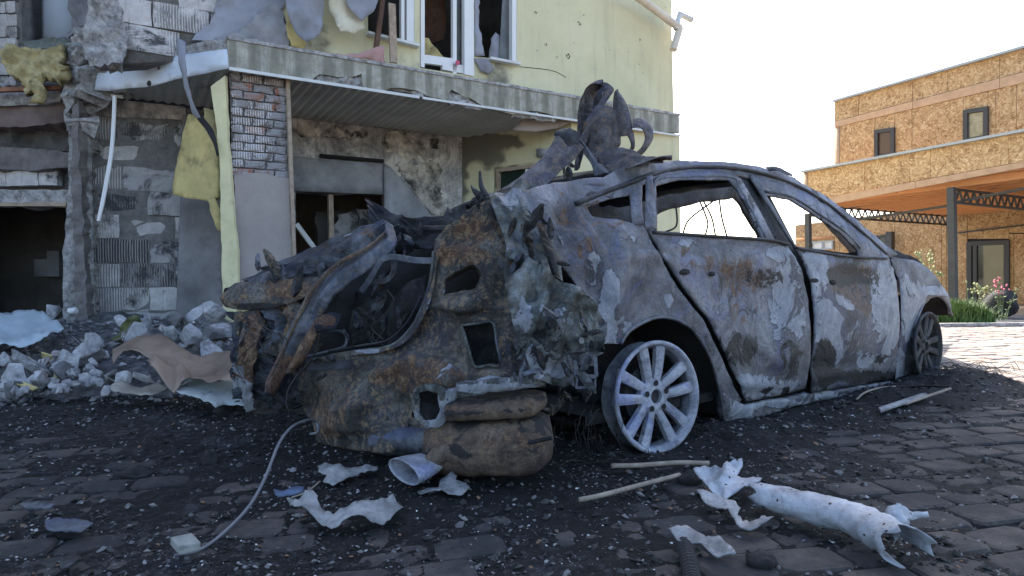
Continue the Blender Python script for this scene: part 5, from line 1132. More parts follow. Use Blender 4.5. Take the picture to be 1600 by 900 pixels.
# dark backs behind the openings
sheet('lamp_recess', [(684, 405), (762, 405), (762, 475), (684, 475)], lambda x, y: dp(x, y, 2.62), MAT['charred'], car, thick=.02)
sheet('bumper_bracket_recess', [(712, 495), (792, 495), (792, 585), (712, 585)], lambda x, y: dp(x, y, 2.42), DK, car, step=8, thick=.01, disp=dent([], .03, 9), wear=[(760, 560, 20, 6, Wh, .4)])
strip('recess_flange', [(696, 436, 2.36), (712, 424, 2.35), (740, 412, 2.34), (756, 430, 2.33), (752, 448, 2.33), (742, 462, 2.34), (705, 466, 2.36), (692, 464, 2.37)], [(700, 440, 2.42), (716, 430, 2.42), (738, 420, 2.41), (748, 432, 2.40), (746, 444, 2.40), (738, 453, 2.40), (708, 458, 2.42), (697, 460, 2.43)], RE, car, 30, 4, .0, .004)
mb = MB(); mb.tube(crom([drm(x, y)+Vector((0, -.02, 0)) for x, y in [(722, 508), (746, 505), (770, 504), (776, 534), (781, 568), (762, 570), (742, 571), (732, 540), (722, 508)]], 40), .005, 6, False); mb.build('recess_edge', GN, car, True)
# torn ring (reflector bracket)
sheet('bracket_ring', [(648, 606), (664, 600), (682, 601), (700, 608), (716, 604), (719, 618), (704, 632), (702, 650), (690, 668), (664, 669), (650, 656), (645, 640), (644, 620)], lambda x, y: dp(x, y, 2.20+abs(x-675)*.0012), GN, car, step=5, edgew=.34, thick=.012, rag=.8, holes=[[(653, 614), (668, 610), (684, 614), (689, 640), (683, 656), (662, 658), (654, 644)]], disp=dent([], .008, 9), wear=[(690, 650, 20, 26, Wh, .5), (706, 615, 14, 12, Wh, .4), (650, 620, 10, 20, S, .4)])
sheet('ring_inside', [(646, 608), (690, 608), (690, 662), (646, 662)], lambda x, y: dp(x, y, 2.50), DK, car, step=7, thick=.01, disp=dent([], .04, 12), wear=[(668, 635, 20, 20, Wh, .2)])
# edge of the boot opening: rolled flange
mb = MB(); mb.tube(crom([drm(x, y)+Vector((0, -.015, .004)) for x, y in [(470, 572), (500, 560), (560, 549), (612, 541), (642, 515), (655, 492), (664, 472), (672, 445), (676, 420), (678, 395)]], 50), .006, 7); mb.build('boot_flange', GN, car, True)
mb = MB(); mb.tube(crom([drm(x, y)+Vector((0, -.0, .004)) for x, y in [(500, 553), (560, 542), (606, 533), (634, 508), (647, 487), (658, 465)]], 40), .005, 7); mb.build('boot_flange', DK, car, True)
strip('boot_flange_lip', [(500, 560, 2.82), (560, 548, 2.64), (612, 541, 2.54), (642, 515, 2.50), (664, 472, 2.46), (682, 400, 2.46)], [(502, 566, 2.80), (561, 555, 2.61), (615, 547, 2.52), (649, 520, 2.47), (672, 474, 2.44), (686, 402, 2.44)], RE, car, 40, 5, .004, .010, wear=[(600, 545, 60, 10, Wh, .3), (660, 490, 20, 40, Wh, .3)])
# boot cavity
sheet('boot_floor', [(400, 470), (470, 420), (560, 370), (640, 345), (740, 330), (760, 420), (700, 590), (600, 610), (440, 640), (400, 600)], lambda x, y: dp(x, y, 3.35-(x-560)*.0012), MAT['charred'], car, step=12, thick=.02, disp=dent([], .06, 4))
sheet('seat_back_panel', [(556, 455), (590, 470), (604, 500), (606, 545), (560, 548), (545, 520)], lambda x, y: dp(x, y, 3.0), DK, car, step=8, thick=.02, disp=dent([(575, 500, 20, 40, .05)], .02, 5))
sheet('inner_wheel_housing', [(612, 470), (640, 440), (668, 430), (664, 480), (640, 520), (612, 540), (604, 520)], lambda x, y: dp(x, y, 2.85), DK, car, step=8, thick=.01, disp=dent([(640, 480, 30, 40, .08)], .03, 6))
mb = MB(); mb.tube(crom([dp(505, 519, 2.9), dp(530, 517, 2.88), dp(540, 523, 2.86), (dp(541, 536, 2.84)), dp(532, 544, 2.82), dp(500, 552, 2.8), dp(470, 560, 2.82), dp(448, 565, 2.86)], 26), .006, 6); mb.build('bent_pipe', MAT['tube'], car, True)
# grey bent tubes over the boot
def rtube(name, pts, w_, h_, mat=MAT['tube']):
    mb = MB(); pts = crom([dp(*p) for p in pts], 26); vs = []
    for i, p in enumerate(pts):
        d = (pts[min(i+1, 25)]-pts[max(i-1, 0)]).normalized(); a = d.cross(Vector((0, 1, 0))).normalized(); b = a.cross(d)
        vs += [p+a*h_/2+b*w_/2, p+a*h_/2-b*w_/2, p-a*h_/2-b*w_/2, p-a*h_/2+b*w_/2]
    fs = [(i*4+k, i*4+(k+1) % 4, (i+1)*4+(k+1) % 4, (i+1)*4+k) for i in range(25) for k in range(4)]+[(0, 1, 2, 3), (100, 101, 102, 103)]
    mb.add(vs, fs); return mb.build(name, mat, car, False, None, .004)
rtube('bent_hinge_arm', [(682, 408, 2.50), (650, 407, 2.55), (618, 402, 2.6), (600, 405, 2.62), (588, 420, 2.64), (578, 438, 2.66), (566, 455, 2.68)], .03, .026)
rtube('bent_hinge_arm', [(606, 376, 2.72), (612, 392, 2.70), (616, 410, 2.70), (614, 428, 2.70), (604, 438, 2.71), (588, 441, 2.74), (574, 440, 2.76)], .03, .024)
# upper folded slab of the boot lid
strip('boot_lid', [(382, 442, 3.15), (420, 424, 3.08), (470, 402, 3.0), (520, 379, 2.92), (565, 360, 2.86), (604, 346, 2.80)], [(400, 450, 3.0), (440, 442, 2.93), (480, 428, 2.86), (520, 418, 2.80), (565, 398, 2.76), (606, 366, 2.74)], CR, car, 40, 12, .05, .016, fold=.035, wear=[(440, 430, 60, 14, S, .1), (560, 370, 60, 10, R, .3), (500, 400, 60, 20, Wh, .1)])
strip('boot_lid_edge', [(382, 440, 3.12), (440, 413, 3.02), (520, 376, 2.89), (604, 344, 2.78)], [(386, 447, 3.11), (444, 420, 3.01), (524, 383, 2.88), (606, 352, 2.77)], GN, car, 30, 4, .01, .006, wear=[(500, 390, 160, 60, Wh, .2)])
strip('boot_lid_underside', [(410, 452, 3.1), (470, 436, 3.0), (530, 420, 2.94), (580, 395, 2.9)], [(440, 475, 3.2), (500, 460, 3.1), (540, 440, 3.04), (590, 410, 3.0)], DK, car, 24, 6, .0, .03)
# rusty hooked end beam on the left
strip('bumper_beam', [(352, 452, 3.05), (375, 442, 3.0), (410, 440, 2.96), (450, 436, 2.9), (500, 433, 2.84), (506, 438, 2.82)], [(354, 480, 3.02), (380, 485, 2.96), (410, 484, 2.93), (445, 478, 2.88), (478, 466, 2.83), (505, 458, 2.80)], RE, car, 34, 10, .032, .016, wear=[(380, 465, 40, 16, R, .3), (450, 450, 40, 20, R, .45), (365, 455, 20, 20, Wh, .1), (420, 480, 60, 6, S, .5)])
strip('bumper_beam_end', [(352, 452, 3.05), (349, 462, 3.08), (350, 474, 3.08)], [(366, 446, 3.1), (362, 462, 3.2), (366, 482, 3.15)], DK, car, 10, 5, .0, .01)
strip('beam_inner', [(460, 442, 2.86), (480, 441, 2.84), (512, 440, 2.80)], [(462, 460, 2.86), (482, 458, 2.84), (510, 456, 2.80)], MAT['exhaust'], car, 14, 5, .01, .008)
# long diagonal rails torn down to the left
strip('torn_rail', [(604, 347, 2.74), (600, 372, 2.72), (560, 398, 2.70), (520, 420, 2.68), (488, 455, 2.68), (462, 500, 2.70), (440, 550, 2.74), (422, 590, 2.8), (418, 612, 2.82)], [(614, 352, 2.72), (618, 385, 2.66), (585, 415, 2.62), (540, 446, 2.6), (512, 478, 2.6), (488, 520, 2.62), (462, 562, 2.66), (440, 596, 2.72), (430, 618, 2.78)], CR, car, 60, 9, .03, .013, fold=.03, wear=[(440, 580, 30, 40, R, .55), (500, 500, 20, 40, R, .25), (590, 400, 30, 30, Wh, .12), (470, 470, 20, 60, Wh, .18), (560, 430, 30, 20, R, .2)])
strip('torn_rail_edge', [(600, 362, 2.70), (572, 386, 2.68), (530, 408, 2.65), (496, 438, 2.64), (470, 480, 2.66), (446, 535, 2.7), (424, 585, 2.77)], [(604, 366, 2.70), (576, 391, 2.67), (535, 413, 2.64), (501, 443, 2.63), (476, 484, 2.65), (451, 539, 2.69), (428, 589, 2.76)], MAT['exhaust'], car, 50, 3, .008, .006, wear=[(520, 450, 120, 120, R, .2)])
strip('torn_rail', [(500, 480, 2.62), (480, 520, 2.64), (462, 555, 2.66), (448, 582, 2.7)], [(514, 478, 2.62), (496, 524, 2.62), (478, 560, 2.64), (462, 580, 2.68)], RE, car, 20, 5, .02, .015, wear=[(480, 540, 30, 60, R, .5)])
strip('torn_bracket', [(492, 500, 2.6), (505, 492, 2.6), (520, 488, 2.6), (534, 492, 2.6)], [(496, 520, 2.6), (510, 518, 2.6), (524, 514, 2.6), (532, 504, 2.6)], DK, car, 14, 5, .02, .02, wear=[(510, 500, 20, 10, R, .4)])
# mass of crumples below the beam
rr_ = random.Random(21)
for (a, b, m_, wr) in (
    ([(380, 486, 3.0), (398, 510, 2.98), (392, 550, 2.96), (386, 590, 2.95)], [(404, 484, 2.95), (418, 512, 2.92), (416, 552, 2.9), (404, 600, 2.9)], RE, [(400, 540, 30, 60, R, .5)]),
    ([(405, 484, 3.05), (424, 500, 3.0), (420, 540, 2.98), (412, 600, 2.96)], [(440, 482, 2.95), (452, 505, 2.9), (440, 545, 2.9), (426, 605, 2.9)], CR, [(430, 520, 20, 30, Wh, .2)]),
    ([(440, 480, 3.0), (452, 500, 2.96), (440, 530, 2.94), (425, 560, 2.92)], [(476, 470, 2.9), (480, 495, 2.86), (462, 525, 2.84), (440, 560, 2.84)], RE, [(460, 500, 20, 30, R, .35), (440, 520, 10, 30, S, .3)]),
    ([(372, 486, 3.12), (378, 520, 3.1), (376, 560, 3.08), (384, 620, 3.06)], [(392, 488, 3.05), (398, 530, 3.0), (396, 570, 3.0), (404, 626, 3.0)], CR, [(385, 560, 14, 50, Wh, .4)]),
    ([(400, 570, 2.98), (420, 590, 2.95), (430, 610, 2.93), (440, 622, 2.9)], [(396, 620, 2.96), (420, 628, 2.92), (436, 636, 2.9), (452, 638, 2.88)], DK, [(410, 600, 20, 10, R, .3)]),
    ([(450, 560, 2.85), (470, 580, 2.82), (478, 600, 2.8)], [(440, 600, 2.86), (452, 630, 2.84), (470, 636, 2.84)], DK, [])):
    strip('crumpled_panel', a, b, m_, car, 26, 10, .02, .07, wear=wr, csc=11, fold=.05)
strip('foil_shreds', [(376, 575, 2.95), (382, 590, 2.93), (386, 610, 2.9), (392, 640, 2.9)], [(390, 572, 2.93), (398, 592, 2.9), (400, 612, 2.88), (402, 640, 2.88)], MAT['scrap_grey'], car, 24, 8, .01, .07, csc=22)
# dark crumpled sheet behind the boot with a spike
strip('crumpled_parcel_shelf', [(576, 314, 2.95), (604, 334, 2.92), (640, 352, 2.9), (690, 350, 2.85), (742, 330, 2.75)], [(596, 372, 2.9), (620, 398, 2.86), (650, 402, 2.8), (684, 400, 2.72), (716, 380, 2.64)], DK, car, 40, 16, .03, .07, wear=[(650, 350, 30, 10, Wh, .35), (700, 360, 30, 12, Wh, .12), (640, 370, 30, 10, R, .2)], csc=7)
strip('torn_spike', [(574, 311, 2.95), (590, 330, 2.94), (600, 352, 2.93)], [(576, 312, 2.95), (604, 326, 2.92), (625, 345, 2.9)], DK, car, 14, 4, .01, .01)
strip('shelf_brace', [(742, 342, 2.66), (700, 352, 2.72), (660, 354, 2.8)], [(744, 352, 2.64), (700, 362, 2.70), (662, 362, 2.78)], DK, car, 16, 4, .01, .01)
# fins above the quarter panel
strip('torn_fin', [(735, 290, 2.5), (742, 304, 2.5), (756, 314, 2.5)], [(737, 290, 2.5), (757, 303, 2.48), (770, 312, 2.46)], DK, car, 12, 4, .01, .008)
strip('torn_fin', [(748, 268, 2.5), (748, 290, 2.49), (754, 306, 2.48)], [(752, 268, 2.5), (755, 288, 2.49), (766, 306, 2.46)], DK, car, 12, 4, .01, .006)
# twisted sheet that runs from the quarter panel down over the bumper
strip('twisted_panel', [(766, 308, 2.44), (772, 330, 2.38), (782, 355, 2.34), (790, 385, 2.30), (792, 410, 2.28)], [(842, 290, 2.40), (838, 320, 2.36), (850, 350, 2.32), (872, 390, 2.30), (880, 440, 2.28)], GN, car, 34, 16, .035, .035, wear=[(800, 320, 20, 20, Wh, .35), (840, 360, 20, 40, S, .25), (820, 340, 12, 40, R, .2)], fold=.025, csc=8)
sheet('inner_wing', [(770, 330), (850, 300), (900, 350), (960, 440), (940, 530), (860, 580), (800, 520)], lambda x, y: dp(x, y, 2.56), DK, car, step=9, thick=.01, disp=dent([], .03, 6), wear=[(860, 400, 40, 40, R, .3)])
strip('twisted_panel_rib', [(838, 350, 2.26), (850, 390, 2.24), (862, 430, 2.22)], [(850, 348, 2.26), (864, 388, 2.24), (876, 436, 2.22)], MAT['exhaust'], car, 18, 4, .015, .01, wear=[(855, 400, 20, 50, S, .3)])
bp = [(792, 388), (812, 392), (842, 412), (870, 436), (900, 448), (922, 466), (938, 492), (943, 505), (936, 545), (928, 552), (930, 560), (906, 560), (900, 590), (880, 604), (852, 598), (836, 590), (816, 556), (812, 530), (800, 500), (790, 460), (789, 420)]
Db = idw([(792, 388, 2.26), (943, 505, 2.38), (936, 545, 2.34), (860, 440, 2.20), (880, 604, 2.16), (830, 590, 2.10), (800, 500, 2.12), (870, 520, 2.12), (906, 560, 2.2)])
sheet('crushed_bumper_carrier', bp, lambda x, y: dp(x, y, Db(x, y)), GN, car, step=5, edgew=.34, thick=.004, rag=1, disp=lambda x, y, p: .03*FR(p, 8, 2)+.02*FR(p, 20, 5, 3)+.025*abs(math.sin((x*.5+y)*.05))+.018*math.sin(x*.16+y*.05),
      wear=[(860, 490, 40, 8, Wh, .35), (880, 510, 30, 20, Wh, .25), (835, 560, 16, 30, Wh, .50), (870, 575, 26, 22, Wh, .35), (815, 500, 12, 30, Wh, .35), (850, 540, 40, 30, S, .3), (880, 455, 40, 12, Wh, .1), (800, 420, 10, 20, R, .35), (925, 520, 16, 30, Wh, .1)])
for cx, cy, rr in ((863, 505, 7), (908, 532, 4.5)):
    mb = MB(); c = dp(cx, cy, Db(cx, cy)-.05); mb.tube([c, c+Vector((0, -.02, 0))], rr*.0022, 14); mb.build('bolt_boss', MAT['charred'] if rr > 5 else MAT['scrap_grey'], car, True, 40)
mb = MB()
def fr4(pts, w_): 
    P = [dp(x, y, 2.12) for x, y in pts]
    for i in range(4): mb.bar(P[i], P[(i+1) % 4], w_, .006, (0, 1, 0))
fr4([(898, 556), (930, 558), (932, 588), (900, 588)], .012); fr4([(902, 590), (930, 590), (930, 604), (900, 606)], .007); mb.add([dp(899, 557, 2.12), dp(930, 559, 2.12), dp(928, 572, 2.125), dp(900, 570, 2.125)], [(0, 1, 2, 3)])
mb.build('sensor_bracket', MAT['tube'], car)
sheet('lower_valance', [(712, 600), (770, 592), (850, 585), (852, 604), (812, 607), (770, 613), (714, 624)], lambda x, y: dp(x, y, 2.12+abs(y-600)*.001), GN, car, step=6, edgew=.34, thick=.01, rag=.6, disp=dent([], .01, 12), wear=[(770, 606, 80, 8, Wh, .55)])
strip('bumper_bracket_plate', [(478, 572, 2.66), (510, 568, 2.62), (552, 562, 2.58)], [(480, 580, 2.62), (512, 578, 2.58), (550, 578, 2.54)], DK, car, 14, 4, .0, .006)
# curled-up roof metal above the rear window
RC = MAT['roofcurl']
strip('curled_roof_sheet', [(898, 268, 3.0), (900, 235, 3.02), (902, 205, 3.03), (901, 178, 3.04), (905, 155, 3.03), (914, 138, 3.01), (928, 128, 3.0), (941, 127, 3.0)], [(906, 258, 3.0), (914, 232, 3.03), (921, 205, 3.07), (925, 182, 3.11), (926, 165, 3.14), (929, 152, 3.15), (935, 141, 3.13), (943, 132, 3.08)], RC, car, 44, 12, -.035, .014, wear=[(908, 170, 20, 40, S, .3)])
sheet('curled_roof_inner', [(928, 129), (941, 128), (943, 140), (938, 160), (930, 178), (921, 196), (914, 208), (906, 200), (904, 165), (914, 140)], lambda x, y: dp(x, y, 3.16), DK, car, step=5, thick=.004, disp=dent([], .02, 9))
strip('curled_roof_sheet', [(941, 126, 3.0), (952, 131, 2.99), (961, 142, 2.97), (954, 154, 2.96), (945, 168, 2.95), (936, 184, 2.94), (926, 205, 2.93), (916, 228, 2.93), (912, 236, 2.93)], [(941, 131, 3.02), (943, 142, 3.01), (941, 152, 3.0), (935, 165, 2.99), (929, 178, 2.98), (922, 190, 2.97), (914, 205, 2.96), (904, 222, 2.96), (898, 240, 2.98)], RC, car, 44, 9, .02, .012)
sheet('curled_roof_sheet', [(924, 180), (936, 168), (948, 172), (960, 184), (962, 200), (968, 214), (966, 228), (960, 238), (960, 246), (975, 250), (990, 262), (1002, 258), (985, 262), (960, 270), (940, 268), (925, 255), (912, 235), (910, 215), (913, 198)], lambda x, y: dp(x, y, 2.95+.0008*abs(x-938)), RC, car, step=5, thick=.004, rag=1, disp=lambda x, y, p: .05*math.cos((x-938)/22)+.03*FR(p, 8, 1)+.008*FR(p, 30, 2, 3), wear=[(935, 215, 24, 30, Wh, .15), (955, 240, 14, 8, R, .4), (915, 205, 6, 20, R, .4)])
strip('curled_roof_sheet', [(960, 144, 2.98), (958, 165, 2.97), (957, 185, 2.96), (960, 200, 2.95), (966, 210, 2.95)], [(966, 143, 2.98), (978, 160, 2.95), (986, 185, 2.93), (988, 205, 2.92), (982, 212, 2.92)], RC, car, 26, 9, .03, .012, fold=.015, wear=[(972, 195, 12, 20, Wh, .3)])
strip('curled_roof_sheet', [(978, 208, 2.93), (984, 220, 2.92), (985, 230, 2.92), (978, 240, 2.93), (974, 248, 2.95)], [(990, 205, 2.92), (992, 220, 2.91), (992, 230, 2.91), (988, 236, 2.92), (980, 246, 2.94)], RC, car, 18, 6, .01, .008, wear=[(986, 232, 6, 6, R, .5)])
strip('curled_roof_strip', [(988, 187, 2.96), (1004, 186, 2.98), (1017, 198, 3.0), (1020, 216, 3.0), (1011, 234, 2.98), (998, 247, 2.96), (988, 256, 2.94), (984, 262, 2.93)], [(988, 200, 2.9), (998, 200, 2.9), (1005, 207, 2.92), (1006, 219, 2.94), (999, 231, 2.92), (988, 241, 2.9), (978, 249, 2.9), (974, 258, 2.9)], RC, car, 36, 7, .008, .008)
strip('curled_roof_base', [(925, 255, 2.9), (950, 240, 2.9), (975, 236, 2.9), (1000, 250, 2.9), (1050, 249, 2.85)], [(940, 275, 2.8), (960, 274, 2.78), (985, 266, 2.76), (1010, 256, 2.76), (1050, 252, 2.78)], RC, car, 26, 10, .02, .03, wear=[(960, 255, 20, 10, R, .3)])
strip('torn_roof_post', [(878, 208, 2.80), (900, 225, 2.80), (915, 245, 2.78), (925, 262, 2.76), (930, 278, 2.74)], [(886, 204, 2.80), (908, 220, 2.80), (925, 240, 2.78), (938, 256, 2.76), (954, 272, 2.72)], CR, car, 28, 7, .015, .02, fold=.012, wear=[(930, 262, 20, 20, Wh, .3)])
strip('torn_roof_flap', [(871, 205, 2.78), (862, 225, 2.74), (848, 245, 2.70), (825, 268, 2.64), (795, 290, 2.58), (780, 300, 2.54)], [(912, 232, 2.76), (896, 252, 2.72), (882, 262, 2.7), (866, 280, 2.62), (850, 294, 2.56), (826, 308, 2.5)], RC, car, 34, 10, .03, .015, wear=[(870, 230, 30, 20, Wh, .12)])
strip('torn_roof_flap', [(866, 212, 2.76), (868, 206, 2.76), (880, 202, 2.78)], [(900, 236, 2.74), (905, 225, 2.74), (906, 212, 2.76)], DK, car, 10, 6, .01, .02)
strip('hanging_tatter', [(879, 240, 2.74), (879, 262, 2.74), (881, 280, 2.74)], [(886, 238, 2.74), (883, 262, 2.74), (882, 280, 2.74)], DK, car, 10, 3, .004, .006)
strip('roof_torn_edge', [(1000, 254, 2.8), (1010, 250, 2.85), (1030, 250, 2.9), (1032, 248, 2.9)], [(1000, 258, 2.76), (1012, 256, 2.78), (1034, 254, 2.8), (1036, 252, 2.8)], RC, car, 12, 4, .004, .01)
strip('roof_torn_edge', [(1196, 262, 3.6), (1215, 264, 3.6), (1234, 274, 3.62)], [(1196, 268, 3.56), (1215, 270, 3.56), (1236, 279, 3.58)], DK, car, 12, 4, .004, .015)
# wires hanging in the rear window
for k, pts in enumerate(([(1066, 368, 2.95), (1075, 345, 2.95), (1095, 328, 2.98), (1112, 316, 3.0), (1114, 312, 3.0)], [(1094, 316, 3.0), (1102, 335, 3.0), (1106, 350, 3.0), (1102, 368, 3.0)], [(1124, 312, 3.0), (1128, 340, 3.0), (1136, 370, 3.0)], [(1056, 320, 3.0), (1058, 345, 3.0), (1054, 356, 3.0), (1040, 362, 3.0)], [(1098, 312, 3.05), (1112, 340, 3.05), (1118, 368, 3.05)])):
    mb = MB(); mb.tube(crom([dp(*p) for p in pts], 16), .0045, 5); mb.build('hanging_wire', MAT['wire_dark'], car)
mb = MB(); mb.tube([dp(1176, 350, 2.96), dp(1181, 346, 2.95), dp(1184, 354, 2.95), dp(1178, 358, 2.96)], .005, 5); mb.build('belt_anchor', MAT['dark'], car)
# ---- exhaust: silencer, centre box, heat shield, elbow
def sil(name, px0, px1, y0, y1, d0, d1, hw, hh, mat, seam=True, ex=.45):
    a, b = dp(px0, y0, d0), dp(px1, y1, d1); ax = (b-a).normalized(); bk = ax.cross(Vector((0, 0, 1))).normalized(); upv = bk.cross(ax)
    vs = []; N1, N2 = 22, 26
    for i in range(N1):
        t = i/(N1-1); e = (1-abs(2*t-1)**9)**.36 if 0 < t < 1 else .35
        for k in range(N2):
            q = 2*math.pi*k/N2; c, s = math.cos(q), math.sin(q); cx = abs(c)**ex*(1 if c > 0 else -1); sx = abs(s)**(ex+.25)*(1 if s > 0 else -1)
            p = a.lerp(b, t)+bk*(hw*e*cx)+upv*(hh*e*sx); 
            if seam and abs(s) < .12: p += bk*(.010*(1 if c > 0 else -1))
            p += upv*(.004*FR(p, 12, 1))+bk*(.006*math.sin(t*34)*(s < .0)); vs.append(p)
    fs = [(i*N2+k, i*N2+(k+1) % N2, (i+1)*N2+(k+1) % N2, (i+1)*N2+k) for i in range(N1-1) for k in range(N2)]+[tuple(range(N2)), tuple(range((N1-1)*N2, N1*N2))]
    wr = []
    for i in range(N1):
        for k in range(N2):
            q = math.sin(2*math.pi*k/N2); wr.append([max(0, .34-abs(q-.25)*.5), 0, max(0, (q-.35)*.5)+(.3 if abs(q) < .08 else 0)+max(0, .15-.1*abs(i-3)), 1])
    return mkobj(name, vs, fs, MAT[mat], car, True, wr)
ex = sil('silencer', 676, 858, 694, 690, 2.36, 2.20, .13, .098, 'exhaust')
mb = MB(); mb.tube(crom([dp(678, 700, 2.24), dp(740, 703, 2.19), dp(800, 697, 2.13), dp(862, 684, 2.08)], 20), .0075, 6); mb.build('seam_flange', MAT['dark'], ex, True)
sil('silencer_shield', 706, 850, 637, 629, 2.30, 2.20, .12, .034, 'exhaust', True, .3)
sil('centre_box', 596, 706, 684, 682, 2.60, 2.45, .13, .062, 'tube', False, .8)
mb = MB(); mb.tube(crom([dp(742, 712, 2.22), dp(715, 708, 2.22), (dp(695, 705, 2.22)), dp(682, 716, 2.21), dp(672, 726, 2.2)], 16), [.042, .044, .045, .045, .044, .043, .042, .041, .04, .038, .036, .034, .033, .032, .031, .03], 14); mb.build('exhaust_elbow', MAT['exhaust'], car, True)

# ---- torn shards round the crushed rear
rs = random.Random(31)
def shard(px, py, d, size, mat, ang, asp=2.6, par=car):
    L = size/FPX*d; W = L/asp; ca, sa = math.cos(ang), math.sin(ang); dirv = Vector((ca, rs.uniform(-.5, .5), sa)).normalized(); crs = dirv.cross(Vector((rs.uniform(-.4, .4), 1, rs.uniform(-.4, .4)))).normalized(); nn = dirv.cross(crs)
    c = dp(px, py, d); n = 6; vs = []; wr = []; bend = rs.uniform(-1.2, 1.2); kf = rs.uniform(.1, .45)
    for i in range(n):
        t = i/(n-1); w_ = W*(1-abs(2*t-1)**2*.8)*rs.uniform(.5, 1.15)
        z = (bend*t*t*.35+rs.uniform(-.05, .05))*L
        for q in (-.5, rs.uniform(-.15, .15), .5):
            vs.append(c+dirv*((t-.5)*L+rs.uniform(-.05, .05)*L)+crs*(w_*q)+nn*(z+(kf*W if abs(q) < .3 else 0))); wr.append([rs.uniform(0, .3), rs.uniform(0, .34) if abs(q) > .3 else 0, rs.uniform(0, .3), 1])
    fs = []
    for i in range(n-1):
        for q in (0, 1): a = i*3+q; fs += [(a, a+1, a+4), (a, a+4, a+3)]
    o = mkobj('torn_shard', vs, fs, mat, par, False, wr); m = o.modifiers.new('s', 'SOLIDIFY'); m.thickness = .002; return o
for (x0, x1, y0, y1, d0, d1, k, s0, s1, mats) in ((372, 450, 490, 620, 2.9, 3.05, 26, 18, 55, (RE, CR, DK)), (395, 600, 400, 450, 2.72, 2.95, 12, 20, 50, (CR, DK, RE)), (455, 520, 540, 600, 2.66, 2.85, 10, 14, 34, (DK, RE)), (798, 935, 480, 598, 2.04, 2.14, 30, 14, 44, (GN, CR, DK)), (780, 880, 320, 460, 2.16, 2.26, 14, 16, 50, (GN, CR, DK)), (580, 720, 330, 400, 2.66, 2.8, 14, 16, 44, (DK, CR)), (735, 775, 300, 330, 2.42, 2.5, 5, 12, 26, (DK,)), (850, 930, 600, 660, 2.3, 2.5, 12, 14, 40, (DK, RE)), (885, 960, 250, 275, 2.75, 2.85, 6, 12, 30, (RC, CR)), (520, 660, 470, 540, 2.75, 3.0, 14, 16, 50, (DK, CR))):
    for i in range(k): shard(rs.uniform(x0, x1), rs.uniform(y0, y1), rs.uniform(d0, d1), rs.uniform(s0, s1), rs.choice(mats), rs.uniform(.9, 2.3) if rs.random() < .7 else rs.uniform(0, 3.1))
for k in range(16):
    x, y, d = rs.uniform(380, 680), rs.uniform(440, 540), rs.uniform(2.6, 2.95); mb = MB(); P = [dp(x, y, d)]
    for i in range(4): x += rs.uniform(-26, 22); y += rs.uniform(8, 34); P.append(dp(x, y, d+rs.uniform(-.04, .04)))
    mb.tube(crom(P, 14), rs.uniform(.0016, .0035), 4); mb.build('hanging_wire', MAT['wire_dark'], car)
# ------------------------------------------------------------------ loose things on the ground
def prop(base, k=.004, z=.03):
    """map picture points to a sheet that rests on the ground along the base line and rises from it, leaning back by k metres per pixel"""
    def f(x, y):
        bx = [b[0] for b in base]; by = [b[1] for b in base]; yb = float(np.interp(x, bx, by)); d = gp(x, max(yb, 500), z).y
        return dp(x, y, d+max(0, yb-y)*k)
    return f
def scrap(name, outl, base, mat, label, cat, k=.004, amp=.02, sc=9, thick=.003, step=5, rag=1.2, smooth=True, group=None, extra=None):
    o = sheet(name, outl, prop(base, k), MAT[mat], None, step=step, thick=thick, rag=rag, smooth=smooth, disp=lambda x, y, p: amp*.5*FR(p, sc, 2)+amp*.55*RD(p, sc*.9, 7)+(extra(x, y)*.35 if extra else 0))
    return tag(o, label, cat, group)
scrap('crumpled_sheet', [(449, 782), (470, 788), (478, 778), (490, 768), (497, 775), (500, 790), (520, 800), (545, 795), (580, 786), (600, 776), (617, 768), (622, 780), (628, 795), (615, 805), (600, 822), (588, 822), (560, 815), (540, 818), (518, 826), (505, 820), (490, 808), (478, 800), (455, 795)], [(449, 798), (490, 812), (518, 828), (560, 820), (600, 824), (628, 800)], 'scrap_grey', 'long pale crumpled metal scrap in the ash in front of the exhaust tip', 'metal scrap', .003, .03, 14, extra=lambda x, y: .03*math.sin(x*.07))
scrap('crumpled_sheet', [(498, 728), (510, 724), (530, 727), (548, 732), (570, 728), (590, 728), (588, 738), (560, 742), (540, 752), (520, 760), (505, 754), (512, 744), (500, 740)], [(498, 750), (520, 762), (560, 748), (590, 742)], 'scrap_grey', 'small crumpled grey scrap lying just left of the exhaust tip', 'metal scrap', .004, .02, 16)
scrap('crumpled_sheet', [(652, 768), (672, 764), (685, 762), (690, 748), (702, 742), (704, 738), (714, 746), (712, 752), (728, 754), (734, 762), (730, 768), (722, 774), (700, 772), (690, 766), (670, 770), (656, 774)], [(650, 774), (700, 776), (736, 770)], 'scrap_grey', 'torn white flake of metal behind the exhaust tip below the silencer', 'metal scrap', .004, .015, 18)
scrap('crumpled_sheet', [(1086, 738), (1100, 730), (1118, 727), (1128, 730), (1136, 718), (1158, 718), (1160, 728), (1152, 742), (1158, 748), (1188, 754), (1182, 762), (1160, 768), (1140, 774), (1132, 778), (1120, 772), (1108, 762), (1098, 750)], [(1086, 760), (1130, 780), (1188, 768)], 'scrap_white', 'upright pale crumpled sheet between the stick and the rolled sheet', 'metal scrap', .003, .03, 11, extra=lambda x, y: .03*math.sin(x*.06))
scrap('torn_strip', [(1088, 768), (1104, 770), (1130, 780), (1150, 786), (1157, 794), (1152, 804), (1160, 812), (1180, 816), (1195, 810), (1209, 811), (1200, 816), (1185, 824), (1170, 825), (1155, 818), (1143, 806), (1138, 798), (1120, 795), (1100, 784)], [(1088, 790), (1140, 808), (1165, 827), (1209, 822)], 'scrap_grey', 'twisted torn strip with a white edge in front of the upright pale sheet', 'metal scrap', .004, .02, 15)
